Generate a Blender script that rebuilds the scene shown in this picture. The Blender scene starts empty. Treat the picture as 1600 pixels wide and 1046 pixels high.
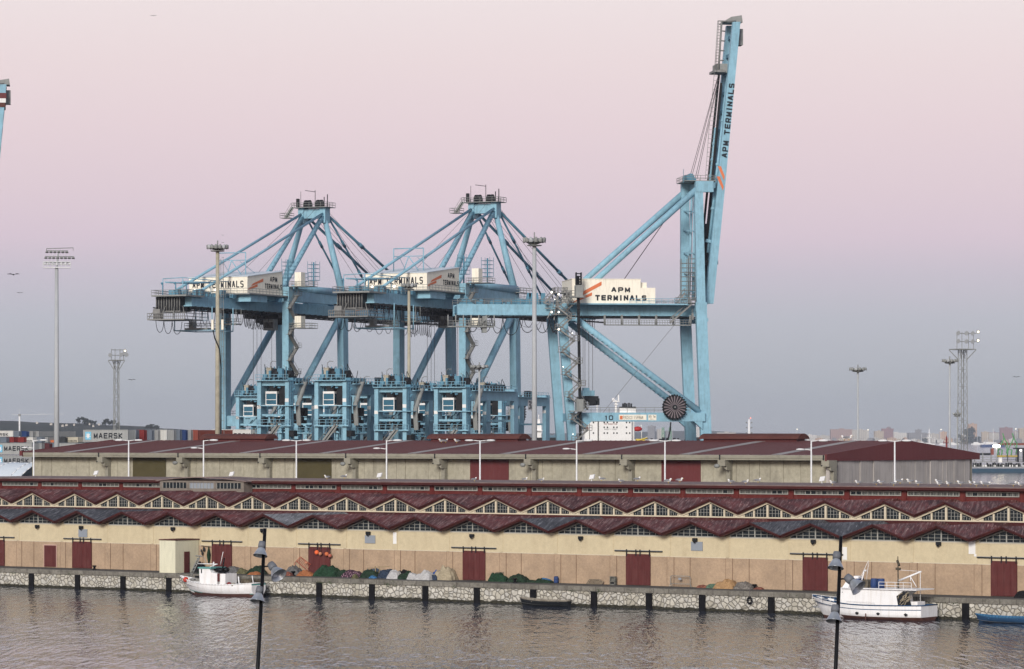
import bpy, math, random
from mathutils import Vector, Matrix, noise
random.seed(7)
R = math.radians
sc = bpy.context.scene
C = sc.collection
# ------------------------------------------------------------------ camera numbers (pixels of the 1600 wide photograph)
S, HZ, CX, CAMZ = 5300.0, 684.0, 800.0, 20.0
TH = math.atan(1.36e-4*S)            # angle of the quay front
ct, st = math.cos(TH), math.sin(TH)
def P(x, y, Z): return Vector(((x-CX)/S*Z, Z, CAMZ+(HZ-y)/S*Z))
def G(x, y, z):                        # point of the level z seen at x, y
    Z = (CAMZ-z)*S/(y-HZ); return Vector(((x-CX)/S*Z, Z, z))
def sx(x, p): return p*math.tan(math.atan((x-CX)/S)-TH)      # distance along the quay direction
def BW(s, p, z): return Vector((p*st+s*ct, p*ct-s*st, z))     # quay frame to world
def toB(v): return (v.x*ct-v.y*st, v.x*st+v.y*ct, v.z)
def scl(x, p):                          # pixels per metre (vertical) at x on plane p
    s = sx(x, p); return S/(p*ct-s*st)
def zB(x, y, p): return CAMZ+(HZ-y)/scl(x, p)
BR = Matrix.Rotation(-TH, 4, 'Z')
QZ = 2.38                              # quay level

# ------------------------------------------------------------------ objects
def tag(o, label=None, cat=None, group=None, kind=None):
    if label: o['label'] = label
    if cat: o['category'] = cat
    if group: o['group'] = group
    if kind: o['kind'] = kind
    return o
def thing(name, label, cat, loc=(0,0,0), rz=0.0, group=None):
    o = bpy.data.objects.new(name, None); C.objects.link(o)
    o.empty_display_size = 1.0
    o.location = loc; o.rotation_euler = (0, 0, rz)
    return tag(o, label, cat, group)
def kids(o): return [c for c in C.objects if c.parent == o]
def dup(o, loc=None, rz=None, label=None, group=None, parent=None, sc_=None, skip=()):
    tree = {}
    for c in C.objects:
        if c.parent: tree.setdefault(c.parent.name, []).append(c)
    def rec(a, par):
        b = a.copy(); C.objects.link(b); b.parent = par
        for c in tree.get(a.name, []):
            if c.name.split('.')[0] in skip: continue
            rec(c, b)
        return b
    r = rec(o, parent)
    if loc is not None: r.location = loc
    if rz is not None: r.rotation_euler = (0, 0, rz)
    if sc_ is not None: r.scale = sc_
    if label: r['label'] = label
    if group: r['group'] = group
    return r

class MB:
    def __init__(self, off=(0,0,0)):
        self.v = []; self.f = []; self.m = []; self.off = Vector(off); self.mi = 0; self.sm = []
        self.smooth = False
    def face(self, idx):
        self.f.append(idx); self.m.append(self.mi); self.sm.append(self.smooth)
    def poly(self, pts):
        n = len(self.v); self.v += [Vector(p) for p in pts]; self.face(list(range(n, n+len(pts)))); return self
    def box(self, x0, x1, y0, y1, z0, z1):
        n = len(self.v)
        for z in (z0, z1):
            for (x, y) in ((x0,y0),(x1,y0),(x1,y1),(x0,y1)): self.v.append(Vector((x,y,z)))
        for q in ((0,3,2,1),(4,5,6,7),(0,1,5,4),(1,2,6,5),(2,3,7,6),(3,0,4,7)): self.face([n+i for i in q])
        return self
    def cb(self, c, sx_, sy_, sz_): 
        return self.box(c[0]-sx_/2, c[0]+sx_/2, c[1]-sy_/2, c[1]+sy_/2, c[2]-sz_/2, c[2]+sz_/2)
    def beam(self, a, b, w, h, w2=None, h2=None, up=(0,0,1)):
        a = Vector(a); b = Vector(b); d = (b-a).normalized(); up = Vector(up)
        if abs(d.dot(up)) > .98: up = Vector((1,0,0)) if abs(d.x) < .9 else Vector((0,1,0))
        s = d.cross(up).normalized(); t = s.cross(d).normalized()
        n = len(self.v); w2 = w if w2 is None else w2; h2 = h if h2 is None else h2
        for (p, ww, hh) in ((a,w,h),(b,w2,h2)):
            for (i,j) in ((-1,-1),(1,-1),(1,1),(-1,1)): self.v.append(p+s*(i*ww/2)+t*(j*hh/2))
        for q in ((0,1,2,3),(7,6,5,4),(0,4,5,1),(1,5,6,2),(2,6,7,3),(3,7,4,0)): self.face([n+i for i in q])
        return self
    def tube(self, a, b, r, n=8, r2=None, cap=True):
        a = Vector(a); b = Vector(b); d = (b-a)
        if d.length < 1e-6: return self
        d.normalize(); up = Vector((0,0,1)) if abs(d.z) < .95 else Vector((1,0,0))
        s = d.cross(up).normalized(); t = s.cross(d); k = len(self.v); r2 = r if r2 is None else r2
        for (p, rr) in ((a,r),(b,r2)):
            for i in range(n):
                an = 2*math.pi*i/n; self.v.append(p+s*(math.cos(an)*rr)+t*(math.sin(an)*rr))
        o = self.smooth; self.smooth = n > 4
        for i in range(n): j = (i+1)%n; self.face([k+i, k+j, k+n+j, k+n+i])
        self.smooth = o
        if cap: self.face([k+i for i in reversed(range(n))]); self.face([k+n+i for i in range(n)])
        return self
    def path(self, pts, r, n=6):
        for a, b in zip(pts[:-1], pts[1:]): self.tube(a, b, r, n)
        return self
    def lathe(self, c, prof, n=12, axis=(0,0,1), flat=False):
        c = Vector(c); ax = Vector(axis).normalized(); up = Vector((1,0,0)) if abs(ax.x) < .9 else Vector((0,1,0))
        s = ax.cross(up).normalized(); t = ax.cross(s); k = len(self.v)
        for (r, z) in prof:
            for i in range(n):
                an = 2*math.pi*i/n; self.v.append(c+ax*z+s*(math.cos(an)*r)+t*(math.sin(an)*r))
        o = self.smooth; self.smooth = not flat
        for q in range(len(prof)-1):
            for i in range(n): j = (i+1)%n; self.face([k+q*n+i, k+q*n+j, k+(q+1)*n+j, k+(q+1)*n+i])
        self.smooth = o
        if prof[0][0] > 1e-4: self.face([k+i for i in reversed(range(n))])
        if prof[-1][0] > 1e-4: self.face([k+(len(prof)-1)*n+i for i in range(n)])
        return self
    def prism(self, pts, vec):
        vec = Vector(vec); k = len(self.v); n = len(pts)
        self.v += [Vector(p) for p in pts]+[Vector(p)+vec for p in pts]
        self.face([k+i for i in range(n)]); self.face([k+n+i for i in reversed(range(n))])
        for i in range(n): j = (i+1)%n; self.face([k+i, k+n+i, k+n+j, k+j])
        return self
    def rail(self, pts, h=1.1, step=1.8, r=.045):
        for a, b in zip(pts[:-1], pts[1:]):
            a = Vector(a); b = Vector(b); n = max(1, int(round((b-a).length/step)))
            for i in range(n+1):
                p = a.lerp(b, i/n); self.tube(p, p+Vector((0,0,h)), r, 4, cap=False)
            for hh in (h, h*.5): self.tube(a+Vector((0,0,hh)), b+Vector((0,0,hh)), r, 4, cap=False)
        return self
    def ball(self, c, r, n=8, sq=(1,1,1)):
        k = len(self.v); c = Vector(c); m = max(4, n//2+1)
        for j in range(m+1):
            ph = math.pi*j/m
            for i in range(n):
                an = 2*math.pi*i/n
                self.v.append(c+Vector((math.sin(ph)*math.cos(an)*r*sq[0], math.sin(ph)*math.sin(an)*r*sq[1], math.cos(ph)*r*sq[2])))
        o = self.smooth; self.smooth = True
        for j in range(m):
            for i in range(n): i2 = (i+1)%n; self.face([k+j*n+i, k+(j+1)*n+i, k+(j+1)*n+i2, k+j*n+i2])
        self.smooth = o
        return self
    def build(self, name, mats, parent=None, label=None):
        me = bpy.data.meshes.new(name)
        me.from_pydata([tuple(p-self.off) for p in self.v], [], self.f)
        for m in (mats if isinstance(mats, (list, tuple)) else [mats]): me.materials.append(m)
        me.polygons.foreach_set('material_index', self.m)
        me.polygons.foreach_set('use_smooth', self.sm)
        me.validate(); me.update()
        o = bpy.data.objects.new(name, me); C.objects.link(o)
        if parent: o.parent = parent
        if label: o['label'] = label
        return o
    def solo(self, name, mats, label, cat, loc=(0,0,0), rz=0, group=None, kind=None):
        o = self.build(name, mats); o.location = loc; o.rotation_euler = (0,0,rz)
        return tag(o, label, cat, group, kind)

# square extended capitals drawn as strokes on a unit box
GL = {'A':[[(0,0),(.42,1),(.58,1),(1,0)],[(.17,.34),(.83,.34)]],
'B':[[(0,0),(0,1),(.85,1),(1,.88),(1,.62),(.85,.52),(0,.52)],[(.85,.52),(1,.40),(1,.12),(.85,0),(0,0)]],
'C':[[(1,.72),(1,.86),(.85,1),(.15,1),(0,.86),(0,.14),(.15,0),(.85,0),(1,.14),(1,.28)]],
'D':[[(0,0),(0,1),(.8,1),(1,.84),(1,.16),(.8,0),(0,0)]],
'E':[[(1,0),(0,0),(0,1),(1,1)],[(0,.5),(.9,.5)]],'F':[[(0,0),(0,1),(1,1)],[(0,.5),(.85,.5)]],
'G':[[(1,.76),(1,.86),(.85,1),(.15,1),(0,.86),(0,.14),(.15,0),(.85,0),(1,.14),(1,.46),(.55,.46)]],
'H':[[(0,0),(0,1)],[(1,0),(1,1)],[(0,.5),(1,.5)]],'I':[[(.5,0),(.5,1)]],
'K':[[(0,0),(0,1)],[(1,1),(.12,.5),(1,0)]],'L':[[(0,1),(0,0),(1,0)]],
'M':[[(0,0),(0,1),(.5,.12),(1,1),(1,0)]],'N':[[(0,0),(0,1),(1,0),(1,1)]],
'O':[[(.15,0),(0,.14),(0,.86),(.15,1),(.85,1),(1,.86),(1,.14),(.85,0),(.15,0)]],
'P':[[(0,0),(0,1),(.85,1),(1,.86),(1,.54),(.85,.42),(0,.42)]],
'R':[[(0,0),(0,1),(.85,1),(1,.86),(1,.56),(.85,.42),(0,.42)],[(.6,.42),(1,0)]],
'S':[[(1,.88),(.85,1),(.15,1),(0,.88),(0,.62),(.15,.5),(.85,.5),(1,.38),(1,.12),(.85,0),(.15,0),(0,.10)]],
'T':[[(0,1),(1,1)],[(.5,1),(.5,0)]],'U':[[(0,1),(0,.14),(.15,0),(.85,0),(1,.14),(1,1)]],
'W':[[(0,1),(.22,0),(.5,.8),(.78,0),(1,1)]],'X':[[(0,0),(1,1)],[(0,1),(1,0)]],'Y':[[(0,1),(.5,.5),(1,1)],[(.5,.5),(.5,0)]],
'V':[[(0,1),(.5,0),(1,1)]],'Z':[[(0,1),(1,1),(0,0),(1,0)]],
'0':[[(.15,0),(0,.14),(0,.86),(.15,1),(.85,1),(1,.86),(1,.14),(.85,0),(.15,0)]],'1':[[(.15,.78),(.55,1),(.55,0)]],
'2':[[(0,.8),(0,.88),(.15,1),(.85,1),(1,.88),(1,.62),(.85,.5),(.15,.42),(0,.3),(0,0),(1,0)]],
'3':[[(0,.9),(.15,1),(.85,1),(1,.88),(1,.62),(.85,.52),(.3,.52)],[(.85,.52),(1,.4),(1,.12),(.85,0),(.15,0),(0,.1)]],
'4':[[(.75,0),(.75,1),(0,.3),(1,.3)]],'5':[[(1,1),(0,1),(0,.56),(.85,.56),(1,.44),(1,.12),(.85,0),(0,0)]],
'6':[[(1,.9),(.85,1),(.15,1),(0,.86),(0,.14),(.15,0),(.85,0),(1,.14),(1,.42),(.85,.54),(0,.54)]],
'7':[[(0,1),(1,1),(.4,0)]],'8':[[(.15,0),(0,.14),(0,.86),(.15,1),(.85,1),(1,.86),(1,.14),(.85,0),(.15,0)],[(0,.5),(1,.5)]],
'9':[[(1,.5),(.15,.5),(0,.62),(0,.86),(.15,1),(.85,1),(1,.86),(1,.1),(.85,0),(.1,0)]],
'\u00d1':[[(0,0),(0,.84),(1,0),(1,.84)],[(.2,1),(.8,1)]],'.':[[(.42,.06),(.58,.06)]],' ':[],
'm':[[(0,0),(0,.6),(.9,.6),(1,.5),(1,0)],[(.5,.6),(.5,0)]]}
def lettering(text, mat_, parent, org, right, up, w, h, bold=.02, name='lettering', depth=.03, off=(0,0,0)):
    right = Vector(right).normalized(); up = Vector(up).normalized(); org = Vector(org)-Vector(off); nrm = right.cross(up)
    adv = [.62 if c in 'I.1' else (.7 if c == ' ' else 1.0) for c in text]; gap = .30
    tot = sum(adv)+gap*(len(text)-1); un = w/tot; th = min(.175*h, .24*un)*(1+bold*3)
    V, F = [], []
    x = 0
    for c, a in zip(text, adv):
        cw = a*un
        for stk in GL.get(c, []):
            pts = [Vector((x+th/2+px_*(cw-th), th/2+py_*(h-th))) for px_, py_ in stk]
            n = len(pts)
            for i in range(n-1):
                p, q = pts[i], pts[i+1]; d = (q-p)
                if d.length < 1e-6: continue
                d.normalize(); s_ = Vector((-d.y,d.x))*th/2
                e0 = th/2 if i == 0 and abs(d.x)*abs(d.y) < .01 else th*.2
                e1 = th/2 if i == n-2 and abs(d.x)*abs(d.y) < .01 else th*.2
                k = len(V)
                for r_ in (p-d*e0-s_, q+d*e1-s_, q+d*e1+s_, p-d*e0+s_): V.append(org+right*r_.x+up*r_.y+nrm*(depth+.002*((i+len(F))%3)))
                F.append([k,k+1,k+2,k+3])
        x += (a+gap)*un
    me = bpy.data.meshes.new(name); me.from_pydata([tuple(v) for v in V], [], F); me.materials.append(mat_)
    o = bpy.data.objects.new(name, me); C.objects.link(o)
    if parent: o.parent = parent
    return o

# ------------------------------------------------------------------ materials
def nt(name):
    m = bpy.data.materials.new(name); m.use_nodes = True; t = m.node_tree; t.nodes.clear()
    o = t.nodes.new('ShaderNodeOutputMaterial'); b = t.nodes.new('ShaderNodeBsdfPrincipled')
    t.links.new(b.outputs[0], o.inputs[0]); return m, t, b, o
def N(t, typ, **kw):
    n = t.nodes.new(typ)
    for k, v in kw.items():
        if k.startswith('i_'): n.inputs[k[2:].replace('_',' ')].default_value = v
        else: setattr(n, k, v)
    return n
def ramp(t, src, stops, interp='LINEAR'):
    r = t.nodes.new('ShaderNodeValToRGB'); r.color_ramp.interpolation = interp
    el = r.color_ramp.elements
    while len(el) < len(stops): el.new(.5)
    for e, (p, c) in zip(el, stops): e.position = p; e.color = (*c, 1) if len(c) == 3 else c
    t.links.new(src, r.inputs[0]); return r.outputs[0]
def coords(t, scale=(1,1,1), rot=(0,0,0), kind='Object'):
    tc = N(t, 'ShaderNodeTexCoord'); mp = N(t, 'ShaderNodeMapping')
    mp.inputs['Scale'].default_value = scale; mp.inputs['Rotation'].default_value = rot
    t.links.new(tc.outputs[kind], mp.inputs[0]); return mp.outputs[0]
def noi(t, vec, scale, detail=4, rough=.55):
    n = N(t, 'ShaderNodeTexNoise'); n.inputs['Scale'].default_value = scale; n.inputs['Detail'].default_value = detail
    n.inputs['Roughness'].default_value = rough; t.links.new(vec, n.inputs['Vector']); return n.outputs['Fac']
def mixc(t, fac, a, b, mode='MIX'):
    m = N(t, 'ShaderNodeMix', data_type='RGBA', blend_type=mode)
    for s, i in ((fac,0),(a,6),(b,7)):
        if isinstance(s, (int,float)): m.inputs[i].default_value = s
        elif isinstance(s, (tuple,list)): m.inputs[i].default_value = (*s, 1)
        else: t.links.new(s, m.inputs[i])
    return m.outputs[2]
def k_(c, f): return tuple(min(1, x*f) for x in c)
def paint(name, c, rough=.5, var=.18, sc1=.5, dirt=None, da=.35, streak=True, metal=0.0, bump=0, sz=(1,1,.25), spec=.18):
    m, t, b, o = nt(name); v = coords(t)
    n1 = noi(t, v, sc1, 5)
    base = ramp(t, n1, [(.3, k_(c, 1-var)), (.7, k_(c, 1+var*.6))])
    if dirt:
        v2 = coords(t, (sz[0]*2, sz[1]*2, sz[2]*1.2) if streak else (1,1,1))
        n2 = noi(t, v2, 1.1, 6, .65)
        f = ramp(t, n2, [(.48, (0,0,0)), (.72, (da,)*3)])
        base = mixc(t, f, base, dirt)
    t.links.new(base, b.inputs['Base Color']); b.inputs['Roughness'].default_value = rough
    b.inputs['Metallic'].default_value = metal
    b.inputs['Specular IOR Level'].default_value = spec
    if bump:
        bp = N(t, 'ShaderNodeBump'); bp.inputs['Strength'].default_value = bump; bp.inputs['Distance'].default_value = .1
        t.links.new(noi(t, v, 4, 6), bp.inputs['Height']); t.links.new(bp.outputs[0], b.inputs['Normal'])
    return m
def emit(name, c, s):
    m, t, b, o = nt(name); b.inputs['Base Color'].default_value = (*c,1)
    b.inputs['Emission Color'].default_value = (*c,1); b.inputs['Emission Strength'].default_value = s; return m
M = {}
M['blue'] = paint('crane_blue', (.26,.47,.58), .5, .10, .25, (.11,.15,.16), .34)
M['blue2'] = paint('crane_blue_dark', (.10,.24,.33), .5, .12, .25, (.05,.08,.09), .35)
M['cream'] = paint('house_cream', (.88,.83,.70), .5, .06, .3, (.45,.40,.30), .35)
M['crroof'] = paint('house_roof', (.62,.68,.72), .5, .06, .3, (.4,.4,.4), .2)
M['grey'] = paint('galvanised', (.26,.27,.26), .55, .15, .8, (.12,.11,.10), .4)
M['lgrey'] = paint('mast_grey', (.40,.42,.43), .5, .08, .3, (.25,.25,.25), .3)
M['stairgrey'] = paint('stair_grey', (.24,.24,.23), .6, .2, 1., (.10,.10,.10), .4)
M['dark'] = paint('dark_steel', (.016,.018,.021), .5, .3, .8)
M['black'] = paint('black_paint', (.006,.006,.007), .35, .2, 1)
M['cable'] = paint('black_cable', (.03,.03,.035), .6, .1)
M['rope'] = paint('wire_rope', (.12,.10,.11), .6, .1)
M['orange'] = paint('stripe_orange', (.68,.19,.08), .5, .08)
M['letter'] = paint('letter_black', (.018,.022,.03), .6, .1)
M['white'] = paint('white_paint', (.78,.78,.76), .4, .05, .6, (.5,.46,.38), .25)
M['wpost'] = paint('white_post', (.72,.73,.73), .4, .06, .6, (.45,.44,.42), .25)
M['lamp'] = emit('lamp_glow', (1,.93,.78), 4)
M['lampdim'] = emit('lamp_glow_soft', (1,.9,.7), 2.5)
M['glassd'] = paint('dark_glass', (.012,.018,.022), .25, .3, .6, spec=.3)
M['glassb'] = paint('cab_glass', (.03,.12,.18), .15, .2, .6, spec=.5)
# buildings
M['creamwall'] = paint('cream_render', (.58,.50,.335), .85, .05, .35, (.42,.34,.22), .35, bump=.2, sz=(.30,.30,.08))
M['tanwall'] = paint('tan_render', (.43,.315,.215), .9, .16, .3, (.27,.20,.145), .5, bump=.25, sz=(.25,.25,.5))
M['frame'] = paint('cream_frame', (.60,.54,.41), .7, .06, .5, (.40,.33,.25), .3)
M['bars'] = paint('white_bars', (.36,.36,.33), .6, .1)
M['reddoor'] = paint('oxide_door', (.10,.026,.025), .6, .14, .8, (.20,.09,.08), .25)
M['redwall'] = paint('red_wall', (.105,.018,.016), .75, .12, .4, (.25,.10,.08), .25)
M['hutwall'] = paint('hut_render', (.68,.66,.50), .85, .05, .7, (.38,.38,.28), .35)
M['vent'] = paint('vent_grey', (.26,.29,.33), .7, .05)
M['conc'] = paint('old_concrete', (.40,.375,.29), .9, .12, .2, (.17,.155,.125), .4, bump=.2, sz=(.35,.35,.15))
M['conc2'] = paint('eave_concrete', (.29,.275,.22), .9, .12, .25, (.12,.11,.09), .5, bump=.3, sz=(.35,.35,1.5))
M['clad'] = paint('red_cladding', (.135,.035,.036), .6, .10, .1, (.20,.09,.09), .2)
M['shedroof'] = paint('shed_roof_red', (.14,.048,.043), .6, .12, .12, (.22,.14,.14), .25)
M['strip'] = paint('roof_light_strip', (.30,.28,.26), .5, .15, .2, (.15,.13,.12), .3)
M['rust'] = paint('rusty_tube', (.10,.035,.028), .7, .2, .4, (.10,.05,.04), .5)
M['olive'] = paint('olive_door', (.085,.072,.033), .7, .12, .6)
def roofmat(name, c, pale, amt):
    m, t, b, o = nt(name)
    tc = N(t, 'ShaderNodeTexCoord'); r1 = N(t, 'ShaderNodeMapping'); r1.inputs['Rotation'].default_value = (0,0,R(-24)); t.links.new(tc.outputs['Object'], r1.inputs[0])
    def st_(sc_):
        mp = N(t, 'ShaderNodeMapping'); mp.inputs['Scale'].default_value = sc_; t.links.new(r1.outputs[0], mp.inputs[0]); return mp.outputs[0]
    n1 = noi(t, st_((1,.4,1)), .35, 5); n2 = noi(t, st_((3.4,.16,.4)), 1.0, 5, .7); n3 = noi(t, st_((8,.30,.4)), 1.0, 5, .7)
    base = ramp(t, n1, [(.32, k_(c, .50)), (.5, c), (.68, k_(c, 1.6))])
    base = mixc(t, ramp(t, n2, [(.50,(0,0,0)),(.60,(amt*.8,)*3)]), base, pale)
    base = mixc(t, ramp(t, n3, [(.58,(0,0,0)),(.64,(amt,)*3)]), base, k_(pale, 2.0))
    base = mixc(t, ramp(t, noi(t, st_((4,.2,.4)), 1.7, 5, .7), [(.53,(0,0,0)),(.60,(.75,)*3)]), base, k_(c, .22))
    t.links.new(base, b.inputs['Base Color']); b.inputs['Roughness'].default_value = .65; b.inputs['Specular IOR Level'].default_value = .25
    return m
M['roofred'] = roofmat('fold_roof_red', (.10,.021,.018), (.28,.18,.16), .75)
M['roofgrey'] = roofmat('fold_roof_worn_grey', (.16,.16,.165), (.36,.36,.36), .7)
M['roofdark'] = roofmat('fold_roof_worn_dark', (.055,.055,.06), (.20,.20,.21), .7)
M['fascia'] = paint('fascia_red', (.062,.014,.013), .7, .18, .5, (.045,.018,.016), .5)
M['flatroof'] = paint('flat_roof', (.20,.145,.135), .9, .25, .5, (.34,.30,.27), .5, False)
def stonemat():
    m, t, b, o = nt('rubble_stone')
    v = coords(t, (1, 1, 1.1)); nz = N(t, 'ShaderNodeTexNoise'); nz.inputs['Scale'].default_value = 1.2
    t.links.new(v, nz.inputs['Vector'])
    vm = mixc(t, .22, v, nz.outputs['Color'])
    vd = N(t, 'ShaderNodeTexVoronoi', feature='DISTANCE_TO_EDGE'); vd.inputs['Scale'].default_value = 2.15
    vc = N(t, 'ShaderNodeTexVoronoi'); vc.inputs['Scale'].default_value = 2.15
    t.links.new(vm, vd.inputs['Vector']); t.links.new(vm, vc.inputs['Vector'])
    sep = N(t, 'ShaderNodeSeparateColor'); t.links.new(vc.outputs['Color'], sep.inputs[0])
    col = ramp(t, sep.outputs[0], [(0,(.36,.34,.28)),(.35,(.54,.515,.44)),(.7,(.47,.46,.42)),(1,(.62,.60,.53))])
    col = mixc(t, ramp(t, noi(t, v, 3.0, 6), [(.45,(0,0,0)),(.75,(.6,)*3)]), col, (.34,.31,.25))
    gr = ramp(t, vd.outputs['Distance'], [(.03,(1,1,1)),(.075,(0,0,0))])
    col = mixc(t, gr, col, (.19,.175,.145))
    # tide mark of weed at the foot of the wall
    sepx = N(t, 'ShaderNodeSeparateXYZ'); t.links.new(coords(t), sepx.inputs[0])
    ad = N(t, 'ShaderNodeMath', operation='MULTIPLY_ADD'); t.links.new(noi(t, v, 1.2, 5), ad.inputs[0]); ad.inputs[1].default_value = -.55
    t.links.new(sepx.outputs[2], ad.inputs[2])
    td = ramp(t, ad.outputs[0], [(.0,(1,1,1)),(.02,(.35,.35,.35)),(.10,(0,0,0))])
    col = mixc(t, td, col, (.028,.026,.014))
    t.links.new(col, b.inputs['Base Color']); b.inputs['Roughness'].default_value = .85
    bp = N(t, 'ShaderNodeBump'); bp.inputs['Strength'].default_value = .9; bp.inputs['Distance'].default_value = .12
    t.links.new(ramp(t, vd.outputs['Distance'], [(0,(0,0,0)),(.16,(1,1,1))]), bp.inputs['Height']); t.links.new(bp.outputs[0], b.inputs['Normal'])
    return m
M['stone'] = stonemat()
def capmat():
    m, t, b, o = nt('quay_cap_concrete'); v = coords(t)
    br = N(t, 'ShaderNodeTexBrick'); br.inputs['Scale'].default_value = 1; br.offset = 0
    br.inputs['Mortar Size'].default_value = .035; br.inputs['Brick Width'].default_value = 2.05; br.inputs['Row Height'].default_value = 30
    br.inputs['Color1'].default_value = (.25,.235,.20,1); br.inputs['Color2'].default_value = (.18,.17,.145,1); br.inputs['Mortar'].default_value = (.06,.055,.045,1)
    t.links.new(v, br.inputs['Vector'])
    col = mixc(t, ramp(t, noi(t, v, .8, 6, .7), [(.42,(0,0,0)),(.7,(.75,)*3)]), br.outputs[0], (.07,.062,.048))
    t.links.new(col, b.inputs['Base Color']); b.inputs['Roughness'].default_value = .9; return m
M['cap'] = capmat()
M['asphalt'] = paint('quay_asphalt', (.085,.083,.078), .9, .25, .4, (.15,.14,.12), .4, False, bump=.2)
M['land'] = paint('terminal_ground', (.07,.07,.068), .9, .25, .05, (.12,.11,.10), .4, False)
def watermat():
    m, t, b, o = nt('harbour_water')
    n1 = noi(t, coords(t, (1.25,.17,1)), 1.0, 3, .55); n2 = noi(t, coords(t, (.16,.05,1)), 1.0, 4, .6); n3 = noi(t, coords(t, (.012,.02,1)), 1.0, 3)
    b.inputs['Base Color'].default_value = (.050,.060,.085,1); b.inputs['Roughness'].default_value = .06
    b.inputs['IOR'].default_value = 1.33
    b1 = N(t, 'ShaderNodeBump'); b1.inputs['Strength'].default_value = 1.0; b1.inputs['Distance'].default_value = .38
    b2 = N(t, 'ShaderNodeBump'); b2.inputs['Strength'].default_value = 1.0; b2.inputs['Distance'].default_value = .35
    mm = N(t, 'ShaderNodeMath', operation='MULTIPLY'); t.links.new(n1, mm.inputs[0])
    t.links.new(ramp(t, n3, [(.35,(.5,)*3),(.65,(1,1,1))]), mm.inputs[1])
    t.links.new(mm.outputs[0], b1.inputs['Height']); t.links.new(n2, b2.inputs['Height']); t.links.new(b1.outputs[0], b2.inputs['Normal'])
    t.links.new(b2.outputs[0], b.inputs['Normal']); return m
M['water'] = watermat()

# ------------------------------------------------------------------ camera, world, sun, render
cam = bpy.data.cameras.new('camera'); co = bpy.data.objects.new('camera', cam); C.objects.link(co)
co.location = (0,0,CAMZ); co.rotation_euler = (R(90),0,0)
cam.sensor_width = 36; cam.lens = S/1600*36; cam.shift_y = (HZ-523)/1600; cam.clip_start = 1; cam.clip_end = 60000
sc.camera = co
sc.render.resolution_x = 1024; sc.render.resolution_y = 669
sc.view_settings.view_transform = 'Standard'; sc.view_settings.look = 'None'; sc.view_settings.exposure = 0
w = bpy.data.worlds.new('World'); sc.world = w; w.use_nodes = True; t = w.node_tree; t.nodes.clear()
wo = t.nodes.new('ShaderNodeOutputWorld'); bg = t.nodes.new('ShaderNodeBackground'); t.links.new(bg.outputs[0], wo.inputs[0])
tc = N(t, 'ShaderNodeTexCoord'); sp = N(t, 'ShaderNodeSeparateXYZ'); t.links.new(tc.outputs['Generated'], sp.inputs[0])
def lin(r, g, b_): return tuple(((c/255+.055)/1.055)**2.4 if c > 10 else c/255/12.92 for c in (r,g,b_))
mr = N(t, 'ShaderNodeMapRange'); mr.inputs['From Min'].default_value = 0; mr.inputs['From Max'].default_value = .5; t.links.new(sp.outputs[2], mr.inputs[0])
SK = [(-.0,(172,175,183)),(.004,(174,178,186)),(.016,(178,183,192)),(.035,(185,187,200)),(.048,(197,189,205)),(.059,(212,194,210)),(.0725,(219,199,211)),(.091,(226,205,213)),(.110,(231,212,216)),(.13,(235,220,222)),(.20,(238,226,232)),(.33,(190,188,206)),(.5,(124,134,158))]
grad = ramp(t, mr.outputs[0], [(p*2, lin(*c)) for p, c in SK])
sky = N(t, 'ShaderNodeTexSky', sky_type='NISHITA'); sky.sun_disc = False; sky.sun_elevation = R(6); sky.sun_rotation = R(205)
sky.dust_density = 2
skyb = mixc(t, 1.0, sky.outputs[0], (.02,.02,.02), 'MULTIPLY')
t.links.new(mixc(t, 1.0, grad, skyb, 'ADD'), bg.inputs[0]); bg.inputs[1].default_value = 1.0
su = bpy.data.lights.new('sun', 'SUN'); so = bpy.data.objects.new('sun', su); C.objects.link(so)
su.energy = 3.2; su.angle = R(18); su.color = (1,.95,.89)
sd = Vector((-.26,-.90,.38)).normalized()      # towards the bright western sky behind the camera
so.rotation_euler = sd.to_track_quat('Z','Y').to_euler(); so.location = (0,-50,200)

def grain(m, amt=.35, sc_=2.6):
    t = m.node_tree; b = [n for n in t.nodes if n.type == 'BSDF_PRINCIPLED'][0]; l = b.inputs['Base Color'].links[0]; src = l.from_socket
    g = ramp(t, noi(t, coords(t, (1,1,1)), sc_, 4, .8), [(.35,(1-amt,)*3),(.65,(1+amt*.4,)*3)])
    t.links.new(mixc(t, 1.0, src, g, 'MULTIPLY'), b.inputs['Base Color'])
grain(M['tanwall'], .17, 3.2); grain(M['creamwall'], .09, 1.3); grain(M['conc'], .18, 1.2); grain(M['blue'], .12, .9); grain(M['cap'], .3, 3)
# ------------------------------------------------------------------ planes of the quay frame
PQ = (CAMZ*S/260.0)*ct                 # quay edge
PW = PQ*1.018; PF = PW-1.2; PU = PF*1.051; PR = PU*1.0495; PB = PR+22.5; PS = PQ*1.36
LB = 85.05*PU/(S*ct*ct*1.053)          # bay length
def xr(p, x0=-70, x1=1680): return sx(x0, p), sx(x1, p)
def off(s, p, z=QZ): return (s, p, z)
def bthing(name, label, cat, s, p, z=QZ, group=None):
    return thing(name, label, cat, BW(s, p, z), -TH, group)
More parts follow.
